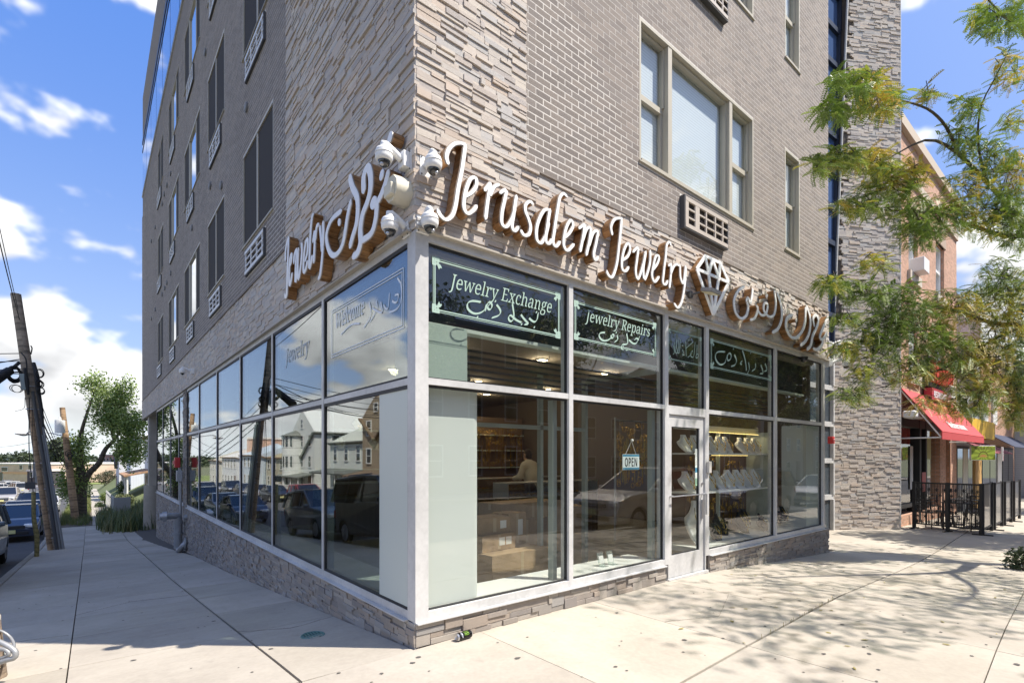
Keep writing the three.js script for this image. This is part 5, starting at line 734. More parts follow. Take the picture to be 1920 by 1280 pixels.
makeCar('dark grey hatchback parked at the kerb beside the leaning pole', 'hatch', [0.035, 0.045, 0.075], [-4.5, sy(-27.3), -27.3], SO, gk, 0.5);
makeCar('black van parked nearest the corner in the side street', 'van', [0.015, 0.016, 0.018], [-4.75, sy(-9.8), -9.8], SO, gk);
makeCar('grey blue estate car parked behind the black van', 'suv', [0.13, 0.16, 0.19], [-4.75, sy(-15.3), -15.3], SO, gk);
makeCar('silver car parked below the dark hatchback', 'sedan', [0.34, 0.35, 0.36], [-4.6, sy(-33.5), -33.5], SO, gk);
makeCar('dark car parked below the silver car beside the tree', 'suv', [0.03, 0.035, 0.04], [-4.6, sy(-40), -40], SO, gk);
makeCar('white car parked further down by the grass strip', 'sedan', [0.5, 0.5, 0.5], [-4.6, sy(-47), -47], SO, gk);
const far2 = [['black sedan parked at the far kerb, nearest in its row', 'sedan', [0.02, 0.02, 0.025], -47.5], ['silver sedan second in the row at the far kerb', 'sedan', [0.38, 0.39, 0.4], -53.5], ['dark blue sedan third in the row at the far kerb', 'hatch', [0.05, 0.06, 0.085], -59.5], ['dark suv fourth in the row at the far kerb', 'suv', [0.03, 0.03, 0.035], -66], ['grey sedan fifth in the row at the far kerb', 'sedan', [0.2, 0.2, 0.21], -73]];
for (const [l, ty, c, z] of far2) makeCar(l, ty, c, [-11.5, sy(z), z], SO, gk);
makeCar('silver suv driving up the middle of the side street', 'suv', [0.36, 0.34, 0.31], [-8.0, sy(-62), -62], SO);
for (const [l, ty, c, z] of [['red suv parked at the far kerb opposite the shop', 'suv', [0.3, 0.025, 0.025], -38], ['light grey sedan parked at the far kerb behind the red suv', 'sedan', [0.36, 0.38, 0.38], -32.5], ['dark green suv parked at the far kerb up the hill', 'suv', [0.05, 0.06, 0.06], -24.5]]) makeCar(l, ty, c, [-11.4, sy(z), z], SO, gk);
makeCar('beige suv parked on the main street in front of the door', 'suv', [0.62, 0.56, 0.49], [10.75, -0.5, 5.5], Math.PI, 'cars parked along the main street');
makeCar('dark blue suv parked behind the beige suv on the main street', 'suv', [0.04, 0.055, 0.11], [17.3, -0.62, 5.5], Math.PI, 'cars parked along the main street');
makeCar('silver sedan parked third on the main street', 'sedan', [0.36, 0.36, 0.37], [25.2, -0.75, 5.5], Math.PI, 'cars parked along the main street');
{ const cs = [[0.6, 0.6, 0.6], [0.6, 0.6, 0.58], [0.05, 0.05, 0.06], [0.5, 0.5, 0.5], [0.3, 0.05, 0.04]], w = ['white', 'pale', 'black', 'light', 'red']; [[6, 917, 96, 0], [24, 915, 104, 1], [16, 909, 118, 2], [32, 919, 92, 3], [75, 913, 110, 0]].forEach(([px, py, d, c], i) => { const p = at(px, py, d); makeCar(w[c] + ' car standing in the far lot, ' + ['leftmost', 'second', 'behind the pole', 'beside the verge', 'beyond the stake'][i], i % 2 ? 'van' : 'suv', cs[c], [p.x, p.y - 0.6, p.z], 0.4 + i * 0.5, 'cars in the far lot'); }); }

// ---------- houses ----------
const tSiding = texture(16, (x, y) => [y === 0 ? 0.62 : y === 1 ? 0.85 : 1], false), tShingle = texture(256, (x, y, i) => { const r = y >> 4, c = (x + (r % 2) * 8) >> 4; const k = Math.sin(r * 91.7 + c * 37.3) * 43758.5; return [0.8 + 0.3 * ((k - Math.floor(k)) - 0.5) - (y % 16 < 2 ? 0.28 : 0) - ((x + (r % 2) * 8) % 16 < 1 ? 0.15 : 0)]; }, false);
const siding = (c) => mat(c, 0.75, { map: rep(tSiding, 0.13, 0.13), bumpMap: rep(tSiding, 0.13, 0.13), bumpScale: 0.012 }), shingle = (c) => mat(c, 0.95, { map: rep(tShingle, 3, 2.4) });
function prism(w, d, h, over = 0.3) { // a gable roof, ridge along local x
  const a = w / 2 + over, b = d / 2 + over, t = 0.14, g = [];
  for (const s of [-1, 1]) { const L = Math.hypot(b, h * b / (d / 2)), r = B(-a, a, 0, t, 0, L); r.rotateX(Math.atan2(h, d / 2)); if (s < 0) r.rotateY(Math.PI); const o = (b - d / 2) * h / (d / 2); r.translate(0, 0, 0); g.push(r.translate(0, -o, s * -b)); }
  return g;
}
const trimW = mat([0.66, 0.65, 0.62], 0.6), houseGlass = phys([0.03, 0.035, 0.04], 0.05, { ior: 1.6 });
function house(label, p, turn, o) { // front faces local +z
  const t = thing(o.name ?? 'house', label, 'house', p, turn, o.group), { w, d, h, rh, wall, roof } = o, base = 1.5, wm = siding(wall);
  const sh = new THREE.Shape(o.gable ? [[-w / 2, -base], [w / 2, -base], [w / 2, h], [0, h + rh], [-w / 2, h]].map((q) => new THREE.Vector2(...q)) : [[-w / 2, -base], [w / 2, -base], [w / 2, h], [-w / 2, h]].map((q) => new THREE.Vector2(...q)));
  obj('wall', new THREE.ExtrudeGeometry(sh, { depth: d, bevelEnabled: false }).translate(0, 0, -d), wm, t);
  const rf = mg(o.gable ? prism(d, w, rh) : prism(w, d, rh)); if (o.gable) rf.rotateY(Math.PI / 2); const r = obj('roof', rf.translate(0, h, -d / 2), shingle(roof), t); 
  if (!o.gable) { const gs = new THREE.Shape([[-d / 2, 0], [d / 2, 0], [0, rh]].map((q) => new THREE.Vector2(...q))); obj('gable', [-1, 1].map((s) => new THREE.ExtrudeGeometry(gs, { depth: 0.1, bevelEnabled: false }).rotateY(Math.PI / 2).translate(s > 0 ? w / 2 - 0.1 : -w / 2, h, -d / 2)), wm, t); }
  if (o.chimney) obj('chimney', B(w * 0.2, w * 0.2 + 0.6, rh * 0.3, rh + 0.9, -d / 2, -d / 2 + 0.6).translate(0, h, 0), mat([0.25, 0.1, 0.07], 0.9), r);
  const win = (x, y, ww, wh, turnIt) => { const g = grp('window', t); if (turnIt) { g.position.set(turnIt * w / 2, 0, 0); g.rotation.y = turnIt * Math.PI / 2; } const f = 0.09; obj('window_frame', [B(x - ww / 2 - f, x - ww / 2, y - f, y + wh + f, -0.04, 0.06), B(x + ww / 2, x + ww / 2 + f, y - f, y + wh + f, -0.04, 0.06), B(x - ww / 2, x + ww / 2, y + wh, y + wh + f, -0.04, 0.06), B(x - ww / 2, x + ww / 2, y - f, y, -0.04, 0.09), B(x - ww / 2, x + ww / 2, y + wh / 2 - 0.03, y + wh / 2 + 0.03, -0.02, 0.045)], trimW, g); obj('pane', B(x - ww / 2, x + ww / 2, y, y + wh, -0.03, 0.02), houseGlass, g); };
  const nf = o.floors ?? 2, fh = h / nf;
  for (let f = 0; f < nf; f++) { for (let i = 0; i < o.nw; i++) { if (f === 0 && i === (o.door ?? 0)) continue; win(-w / 2 + w * (i + 0.5) / o.nw, f * fh + fh * 0.32, 0.85, fh * 0.5); } for (const s of o.sides ?? []) for (let i = 0; i < 3; i++) win(s > 0 ? d * (i + 0.6) / 3.4 : -d * (i + 0.6) / 3.4, f * fh + fh * 0.34, 0.8, fh * 0.48, s); }
  if (o.gable) win(0, h + rh * 0.2, 0.7, rh * 0.35);
  const dx = -w / 2 + w * ((o.door ?? 0) + 0.5) / o.nw, dr = obj('door', B(dx - 0.48, dx + 0.48, 0.25, 2.3, -0.03, 0.05), mat(o.doorC ?? [0.2, 0.12, 0.08], 0.5), t); obj('handle', new THREE.SphereGeometry(0.04, 8, 6).translate(dx + 0.36, 1.2, 0.09), M.steel, dr);
  obj('steps', [0, 1, 2].map((i) => B(dx - 0.8, dx + 0.8, -0.9, 0.2 - i * 0.2, i * 0.3 + (o.porch ? 1.8 : 0.051), i * 0.3 + 0.3 + (o.porch ? 1.8 : 0.05))), M.concreteOld, t);
  if (o.porch) { const po = obj('porch_roof', B(-w / 2 - 0.1, w / 2 + 0.1, 0, 0.14, 0, 1.9).rotateX(0.2).translate(0, fh - 0.1, 0), shingle(roof), t); for (let i = 0; i <= 3; i++) obj('porch_post', bar(V3(-w / 2 + 0.1 + i * (w - 0.2) / 3, -0.4, 1.65), V3(-w / 2 + 0.1 + i * (w - 0.2) / 3, fh - 0.42, 1.65), 0.07, 8), trimW, t); obj('porch_floor', B(-w / 2, w / 2, -0.5, 0.2, 0.06, 1.75), mat([0.3, 0.3, 0.3], 0.8), t); obj('porch_rail', [B(-w / 2, w / 2, 0.95, 1.02, 1.6, 1.66), ...Array.from({ length: Math.floor(w / 0.25) }, (_, i) => B(-w / 2 + i * 0.25, -w / 2 + i * 0.25 + 0.04, 0.2, 0.95, 1.61, 1.65))].slice(0, 40), trimW, t); }
  if (o.bay) { const b = obj('bay', new THREE.CylinderGeometry(1.5, 1.5, h - 0.4, 8).translate(w * 0.22, h / 2 - 0.2, 0.2), wm, t); obj('bay_roof', new THREE.ConeGeometry(1.75, 0.7, 8).translate(w * 0.22, h - 0.05, 0.2), shingle(roof), b); for (let f = 0; f < nf; f++) obj('pane', [-0.75, 0, 0.75].map((a) => B(-0.38, 0.38, f * fh + fh * 0.3, f * fh + fh * 0.82, 1.37, 1.44).rotateY(a).translate(w * 0.22, 0, 0.2)), houseGlass, b); }
  return t;
}
const hy = (z) => interp(z, GZ) + 0.1, E90 = Math.PI / 2;
const fr = 'houses across the side street';
house('tall white victorian house with a front gable and bay across the side street', [-17, hy(-57), -57], E90, { w: 8, d: 12, h: 7.0, rh: 2.6, wall: [0.66, 0.67, 0.62], roof: [0.20, 0.21, 0.18], gable: true, floors: 3, nw: 3, bay: true, porch: true, sides: [-1], group: fr });
house('white house with a long grey roof beside the victorian house', [-17, hy(-44.5), -44.5], E90, { w: 8.6, d: 11, h: 5.4, rh: 2.8, wall: [0.64, 0.66, 0.60], roof: [0.15, 0.16, 0.14], gable: false, floors: 2, nw: 3, sides: [-1], porch: true, chimney: true, group: fr });
house('brown three storey house with porch roofs across the side street', [-16.6, hy(-37), -37], E90, { w: 5.6, d: 11, h: 7.2, rh: 1.8, wall: [0.32, 0.25, 0.17], roof: [0.2, 0.14, 0.09], gable: true, floors: 3, nw: 2, porch: true, sides: [], group: fr });
house('beige house with a tan roof and low eaves across the side street', [-17, hy(-68), -68], E90, { w: 8.5, d: 10, h: 4.4, rh: 1.6, wall: [0.48, 0.43, 0.30], roof: [0.34, 0.22, 0.13], gable: false, floors: 2, nw: 3, sides: [-1], group: fr });
house('pale blue and white double house far across the side street', [-17, hy(-82), -82], E90, { w: 12, d: 11, h: 5.2, rh: 2, wall: [0.60, 0.66, 0.70], roof: [0.32, 0.22, 0.14], gable: false, floors: 2, nw: 5, sides: [-1], group: fr });
house('white double house with a tan roof further across the side street', [-17, hy(-97), -97], E90, { w: 12, d: 11, h: 5.4, rh: 2, wall: [0.70, 0.70, 0.68], roof: [0.30, 0.22, 0.15], gable: false, floors: 2, nw: 5, sides: [-1], group: fr });
house('cream house furthest down the far side of the street', [-17, hy(-112), -112], E90, { w: 11, d: 11, h: 5.2, rh: 2, wall: [0.6, 0.58, 0.5], roof: [0.28, 0.2, 0.14], gable: false, floors: 2, nw: 4, sides: [-1], group: fr });
house('white sided house just beyond the shop building', [1.9, hy(-50), -50], -E90, { w: 8, d: 9, h: 5.8, rh: 2, wall: [0.68, 0.69, 0.68], roof: [0.42, 0.25, 0.15], gable: false, floors: 2, nw: 3, sides: [1], porch: true, group: 'white houses beyond the shop building' });
house('tall narrow white house second beyond the shop building', [1.1, hy(-62), -62], -E90, { w: 7, d: 9, h: 6.4, rh: 2, wall: [0.62, 0.65, 0.7], roof: [0.2, 0.2, 0.2], gable: true, floors: 2, nw: 3, sides: [1], group: 'white houses beyond the shop building' });
house('pale house third beyond the shop building by the low bushes', [0.6, hy(-74), -74], -E90, { w: 8, d: 9, h: 5.5, rh: 2, wall: [0.6, 0.6, 0.62], roof: [0.2, 0.18, 0.17], gable: true, floors: 2, nw: 3, sides: [1], group: 'white houses beyond the shop building' });
// opposite side of the main street: seen only in the shop glass
[[-9, [0.32, 0.17, 0.12], 9], [4, [0.45, 0.42, 0.36], 8], [17, [0.28, 0.16, 0.11], 10], [30, [0.4, 0.36, 0.3], 8.5], [44, [0.3, 0.18, 0.13], 9.5], [58, [0.42, 0.36, 0.3], 8], [72, [0.3, 0.2, 0.15], 9], [86, [0.36, 0.3, 0.26], 8.5], [102, [0.28, 0.17, 0.12], 9.5]].forEach(([x, c, h], i) => house(['red brick', 'pale', 'dark brick', 'grey', 'brown brick', 'cream', 'russet', 'tan', 'far brick'][i] + ' row house across the main street', [x, interp(x, GX) - 0.1, 21], Math.PI, { name: 'row_house', w: 11, d: 10, h, rh: 1.6, wall: c, roof: [0.1, 0.1, 0.1], gable: false, floors: 3, nw: 4, group: 'row houses across the main street' }));
// ---------- far buildings and hills ----------
function block(name, label, a, b, dep, yTop, yBot, wall, band, wins) { // a long far building between two points
  const dx = b.x - a.x, dz = b.z - a.z, w = Math.hypot(dx, dz), t = thing(name, label, 'building', [(a.x + b.x) / 2, 0, (a.z + b.z) / 2], Math.atan2(-dz, dx)); obj('wall', B(-w / 2, w / 2, yBot, yTop, -dep, 0), mat(wall, 0.9, { map: rep(tBlotch, 9) }), t); obj('parapet', B(-w / 2 - 0.2, w / 2 + 0.2, yTop, yTop + 0.35, -dep, 0.12), mat([0.62, 0.58, 0.52], 0.8), t); if (band) obj('band', B(-w / 2, w / 2, lerp(yBot, yTop, 0.5), lerp(yBot, yTop, 0.62), 0.001, 0.08), mat(band, 0.9), t); for (const [f, y, ww, hh] of wins) { const g = grp('window', t); const x = lerp(-w / 2, w / 2, f); obj('window_frame', B(x - ww / 2 - 0.15, x + ww / 2 + 0.15, y - 0.15, y + hh + 0.15, 0.001, 0.08), trimW, g); obj('pane', B(x - ww / 2, x + ww / 2, y, y + hh, 0.081, 0.12), houseGlass, g); } return t; }
block('warehouse', 'long salmon and cream warehouse behind the far parking lot', at(-60, 900, 150), at(70, 900, 135), 30, -0.3, -5.4, [0.62, 0.47, 0.36], [0.6, 0.36, 0.22], [[0.12, -4.9, 3.2, 2.6], [0.2, -1.9, 1.6, 1.1], [0.32, -1.9, 1.6, 1.1], [0.47, -4.9, 4, 2.4], [0.55, -2.1, 3, 1], [0.78, -1.6, 1.3, 1.2], [0.9, -1.6, 1.3, 1.2]]);
block('dark_shed', 'small dark shed standing before the warehouse', at(50, 905, 112), at(67, 905, 110), 5, -1.4, -5.2, [0.06, 0.055, 0.06], null, [[0.5, -2.6, 1, 1]]);
block('factory', 'pink brick factory far behind the houses', V3(-62, 0, -165), V3(-40, 0, -95), 20, 5, -5, [0.55, 0.36, 0.26], [0.62, 0.5, 0.42], [[0.1, 1, 3, 1.6], [0.25, 1, 3, 1.6], [0.4, 1, 3, 1.6], [0.55, 1, 3, 1.6], [0.7, 1, 3, 1.6], [0.85, 1, 3, 1.6]]);
block('apartment_block', 'far red brick apartment block beyond the playing field', at(185, 880, 330), at(238, 880, 320), 14, 3.4, -6, [0.42, 0.25, 0.2], [0.55, 0.5, 0.45], [0.08, 0.2, 0.32, 0.44, 0.56, 0.68, 0.8, 0.92].flatMap((f) => [[f, -0.3, 1.2, 1.6], [f, -3.6, 1.2, 1.6]]));
block('low_store', 'low store with a pale roof beside the second pole', at(95, 890, 190), at(150, 890, 185), 14, -0.6, -5.4, [0.5, 0.36, 0.28], [0.6, 0.56, 0.5], [[0.2, -3.5, 3, 1.4], [0.6, -3.5, 3, 1.4]]);
tag(obj('playing_field', sheet(-46, 20, -240, -170, 6, 6, 0.16, terrain), mat([0.20, 0.25, 0.07], 1, { map: rep(tBlotch, 21) })), null, null, null, 'structure');
tag(obj('parking_lot', sheet(-140, -16, -170, -78, 8, 8, 0.14, terrain), mat([0.22, 0.21, 0.19], 0.95, { map: rep(tBlotch, 14) })), null, null, null, 'structure');
// foliage by small leaf faces
function leafGeo(n, s, spread) { const g = []; for (let i = 0; i < n; i++) { const q = new THREE.PlaneGeometry(s, s * 0.62, 2, 1), p = q.attributes.position; for (let k = 0; k < p.count; k++) { const u = Math.abs(p.getX(k)) / (s / 2); p.setY(k, p.getY(k) * (1 - 0.75 * u)); p.setZ(k, -0.12 * s * u); } g.push(q.rotateX(rr(-1, 1)).rotateY(rr(0, 6.28)).rotateZ(rr(-0.7, 0.7)).translate(rr(-1, 1) * spread, rr(-1, 1) * spread, rr(-1, 1) * spread)); } const m = mg(g); m.computeVertexNormals(); return m; }
const leafM = (o = 0.35) => phys([1, 1, 1], 0.6, { transmission: o, side: THREE.DoubleSide });
const leafMat = leafM(0.3);
function foliage(name, parent, geo, spots, colors, m = leafMat) { // spots: [x, y, z, scale]
  const inst = new THREE.InstancedMesh(geo, m, spots.length), o = new THREE.Object3D(); spots.forEach((s, i) => { o.position.set(s[0], s[1], s[2]); o.rotation.set(rr(0, 6.28), rr(0, 6.28), rr(0, 6.28)); o.scale.setScalar(s[3]); o.updateMatrix(); inst.setMatrixAt(i, o.matrix); const c = colors[Math.floor(rnd() * colors.length)], k = rr(0.75, 1.25); inst.setColorAt(i, C(c[0] * k, c[1] * k, c[2] * k)); });
  inst.name = name; inst.castShadow = inst.receiveShadow = true; tag(inst, null, null, null, 'stuff'); parent.add(inst); return inst;
}
const greens = [[0.15, 0.22, 0.05], [0.20, 0.27, 0.065], [0.11, 0.17, 0.04], [0.25, 0.31, 0.085]], darkGreens = [[0.03, 0.05, 0.018], [0.045, 0.07, 0.022], [0.06, 0.085, 0.03]];
const blob = (c, r, n, s = 1, hollow = 0.35) => Array.from({ length: n }, () => { let x, y, z, l; do { x = rr(-1, 1); y = rr(-1, 1); z = rr(-1, 1); l = Math.hypot(x, y, z); } while (l > 1 || l < hollow * rnd()); const k = 1 + 0.18 * IN.noise(x * 2 + c.x, y * 2 + c.y, z * 2); return [c.x + x * r[0] * k, c.y + y * r[1] * k, c.z + z * r[2] * k, s * rr(0.7, 1.3)]; });
{ const spots = []; for (let i = 0; i < 900; i++) { const px = rr(-260, 420), d = rr(300, 420), p = at(px, 858, d), h = 7.5 + 2 * Math.sin(px * 0.05) + 1.8 * Math.sin(px * 0.021 + 1); spots.push([p.x, rr(-5, h * rr(0.6, 1) - 6), p.z, rr(0.7, 1.3)]); } for (const [px, h] of [[100, 13], [112, 14], [122, 12.5]]) for (let i = 0; i < 60; i++) { const p = at(px + rr(-9, 9), 858, 260 + rr(-5, 5)); spots.push([p.x, rr(-4, h - 4), p.z, 0.8]); }
  const w = foliage('far_wood', scene, leafGeo(26, 1.9, 2.2), spots, [[0.05, 0.075, 0.025], [0.065, 0.09, 0.03], [0.04, 0.06, 0.025]]); tag(w, 'far belt of trees along the hills behind the warehouse', 'wood', null, 'stuff'); }
// the split tree by the second pole
{ const t = thing('street_tree', 'tall split street tree with a leaning crown beside the second pole', 'tree'), D = 31, P = (x, y, d = D) => at(x, y, d), g = [];
  obj('trunk', [limb([P(150, 974), P(152, 930), P(152, 890)], [0.34, 0.27, 0.25], 10), limb([P(152, 892), P(149, 855), P(151, 815), P(164, 770), P(178, 728)], [0.24, 0.14, 0.1, 0.07, 0.03], 8), limb([P(153, 910), P(168, 885), P(185, 868), P(197, 842), P(213, 825), P(232, 800)], [0.22, 0.16, 0.15, 0.12, 0.08, 0.04], 8), limb([P(213, 825), P(205, 790), P(200, 750)], [0.09, 0.07, 0.03], 6), limb([P(178, 778), P(190, 770), P(205, 764)], [0.07, 0.05, 0.02], 6)], M.bark, t);
  const sp = []; const B2 = (x, y, rx, ry, n, d = D) => { const c = P(x, y, d), k = d / FPX; sp.push(...blob(c, [rx * k, ry * k, rx * k * 0.9], Math.round(n * 0.62), 0.95, 0.5)); };
  B2(180, 722, 17, 20, 55); B2(205, 752, 30, 26, 150); B2(225, 740, 18, 18, 50); B2(195, 785, 22, 20, 80); B2(228, 790, 30, 26, 150); B2(252, 800, 22, 22, 90); B2(238, 835, 25, 22, 120); B2(246, 858, 15, 16, 50); B2(162, 722, 10, 8, 14); B2(240, 722, 10, 9, 14); B2(150, 835, 16, 22, 60); B2(140, 865, 16, 24, 70); B2(128, 905, 14, 18, 60); B2(152, 905, 12, 26, 60); B2(130, 925, 12, 10, 26);
  foliage('crown', t, leafGeo(30, 0.125, 0.4), sp, greens.map((c) => c.map((v) => v * 1.25))); }
// verge, weeds, bushes, fence beyond the building
{ const blade = (() => { const g = []; for (let i = 0; i < 12; i++) { const h = rr(0.25, 0.6), q = new THREE.PlaneGeometry(0.025, h, 1, 3), p = q.attributes.position, b = rr(0.1, 0.4); q.translate(0, h / 2, 0); for (let k = 0; k < p.count; k++) { const f = p.getY(k) / h; p.setZ(k, b * f * f * h); p.setX(k, p.getX(k) * (1 - 0.8 * f)); } g.push(q.rotateY(rr(0, 6.28)).translate(rr(-0.15, 0.15), 0, rr(-0.15, 0.15))); } const m = mg(g); m.computeVertexNormals(); return m; })();
  const up = (name, label, pts, cs, cat) => { const inst = new THREE.InstancedMesh(blade, leafMat, pts.length), o = new THREE.Object3D(); pts.forEach((s, i) => { o.position.set(s[0], s[1], s[2]); o.rotation.set(0, rr(0, 6.28), 0); o.scale.setScalar(s[3]); o.updateMatrix(); inst.setMatrixAt(i, o.matrix); const c = pick(cs), k = rr(0.8, 1.2); inst.setColorAt(i, C(c[0] * k, c[1] * k, c[2] * k)); }); inst.name = numbered(name); scene.add(inst); tag(inst, label, cat, null, 'stuff'); };
  const W = []; for (let i = 0; i < 900; i++) { const x = rr(-1.55, 0.6), z = rr(-37, -24.4); if (x < -0.9 && z > -25.5 && rnd() < 0.6) continue; W.push([x, gy(x, z) - 0.05, z, rr(0.9, 1.9)]); } up('weeds', 'overgrown green weeds beside the column at the end of the shop building', W, [[0.10, 0.145, 0.05], [0.08, 0.12, 0.04], [0.14, 0.17, 0.05], [0.2, 0.19, 0.06]], 'weeds');
  const V = []; for (let i = 0; i < 1100; i++) { const x = rr(-3.3, -2.0), z = rr(-80, -31.5); V.push([x, gy(x, z) - 0.05, z, rr(0.4, 1.1)]); } up('verge_grass', 'bright verge grass round the tree and the second pole', V, [[0.16, 0.2, 0.05], [0.2, 0.21, 0.06], [0.12, 0.17, 0.04]], 'grass');
  struct('verge', sheet(-3.4, -1.9, -90, -31, 2, 40, -0.02), M.dirt); struct('yard', sheet(-0.9, 14, -120, -27.8, 6, 30, -0.04), mat([0.14, 0.17, 0.06], 1, { map: rep(tBlotch, 3) })); struct('lower_path', sheet(-1.9, -0.9, -130, -31, 2, 60, -0.02), mat([0.4, 0.37, 0.32], 0.95, { map: rep(tConcrete, 2.9) }));
  const f = thing('metal_fence', 'grey metal fence with a solid end post above the weeds', 'fence'); const z0 = -33, z1 = -50; for (let z = z0; z > z1; z -= 2.4) obj('post', B(-0.98, -0.9, gy(-0.9, z) - 0.1, gy(-0.9, z) + 1.35, z - 0.04, z + 0.04), M.alu, f); for (let z = z0; z > z1; z -= 0.15) { const y = gy(-0.9, z); obj('picket', B(-0.955, -0.93, y + 0.12, y + 1.25, z - 0.012, z + 0.012), M.alu, f); } for (const h of [0.15, 1.2]) obj('rail', bar(V3(-0.94, gy(-0.9, z0) + h, z0), V3(-0.94, gy(-0.9, z1) + h, z1), 0.025, 6), M.alu, f); obj('end_panel', B(-1.0, -0.25, gy(0, -32) - 0.1, gy(0, -32) + 1.35, -32.1, -32.0), M.grey, f);
  const bush = (label, px, py, rx, ry, d, n, cs, s = 0.7) => { const c = at(px, py, d), k = d / FPX, t = thing('bush', label, 'bush'); foliage('foliage', t, leafGeo(16, 0.13, 0.2), blob(c, [rx * k, ry * k, rx * k], n, s, 0.6), cs); obj('stem', bar(V3(c.x, gy(c.x, c.z) - 0.2, c.z), c, 0.05, 6), M.bark, t); };
  bush('round light green bush by the lower path', 195, 931, 8, 7, 46, 60, [[0.16, 0.22, 0.04]]); bush('darker bush under the fence end beside the path', 187, 950, 7, 10, 42, 60, [[0.07, 0.11, 0.03]]); bush('pointed green shrub in the yard beyond the fence', 231, 918, 10, 16, 44, 130, [[0.10, 0.16, 0.03], [0.07, 0.12, 0.03]]); bush('flowering yellow green bush above the weeds', 232, 938, 15, 11, 36, 160, [[0.17, 0.18, 0.07], [0.12, 0.15, 0.05]]); bush('reddish brown bush far down the yard', 205, 897, 22, 14, 90, 200, [[0.12, 0.10, 0.05], [0.09, 0.1, 0.04]], 1.3);
}
// ---------- stone tower, glass strip ----------
{ const A = V3(13.2, 0, -1.33), Bp = V3(14.96, 0, -0.27), w = A.distanceTo(Bp), turn = Math.atan2(-(Bp.z - A.z), Bp.x - A.x), t = thing('stone_tower', 'tall tower clad in pale split stone right of the shop building', 'building', [A.x, 0, A.z], turn);
  const edge = (y) => y < 4.4 ? 0 : (y - 4.4) * 0.047; const s = new THREE.Shape([[0, -0.8], [w, -0.8], [w, 20], [edge(20), 20], [0, 4.4]].map((q) => new THREE.Vector2(...q))); obj('tower_core', new THREE.ExtrudeGeometry(s, { depth: 4, bevelEnabled: false }).translate(0, 0, -4.02), M.stoneBack, t);
  const st = ledge(0, w, -0.55, 15, false, 0.036, 4).filter((p) => p.u - p.w / 2 > edge(p.y) - 0.03); const mtx = new THREE.Matrix4().makeRotationY(turn).setPosition(A.x, 0, A.z); facing(t, 'stone', st, stoneM, stoneTones, 290, mtx); obj('corner_bead', [bar(V3(0, -0.5, 0.01), V3(0, 4.4, 0.01), 0.03, 6), bar(V3(0, 4.4, 0.01), V3(edge(16), 16, 0.01), 0.03, 6), bar(V3(w, -0.5, 0.0), V3(w, 20, 0.0), 0.025, 6)], M.alu, t);
  const g = thing('glass_strip', 'tall narrow strip of glass with a painted blue sky reflection between the shop building and the stone tower', 'curtain wall', [A.x, 0, A.z], -0.07); const dk = mat([0.025, 0.035, 0.06], 0.4), pane = phys([0.07, 0.12, 0.25], 0.05, { ior: 1.6 }), paneLow = phys([0.05, 0.065, 0.08], 0.05, { ior: 1.6 });  // upper pane blue stands for reflected sky, painted into the base colour
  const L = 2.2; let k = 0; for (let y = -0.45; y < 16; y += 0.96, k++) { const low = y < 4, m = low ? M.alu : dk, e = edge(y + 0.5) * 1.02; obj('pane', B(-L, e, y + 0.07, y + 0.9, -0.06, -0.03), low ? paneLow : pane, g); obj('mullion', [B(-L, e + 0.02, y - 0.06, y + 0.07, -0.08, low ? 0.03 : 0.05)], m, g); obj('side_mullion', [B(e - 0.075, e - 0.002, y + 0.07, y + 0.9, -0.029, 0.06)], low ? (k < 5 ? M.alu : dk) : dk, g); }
  const s2 = at(1559, 825, 12.9); const fs = thing('fire_strobe', 'red fire alarm strobe at the edge of the glass strip', 'alarm', s2.toArray()); obj('box', RB(0.14, 0.18, 0.12, 0.015), M.red, fs); obj('lens', RB(0.06, 0.06, 0.06, 0.01).translate(-0.02, 0, 0.06), mat([0.6, 0.25, 0.25], 0.2), fs); }

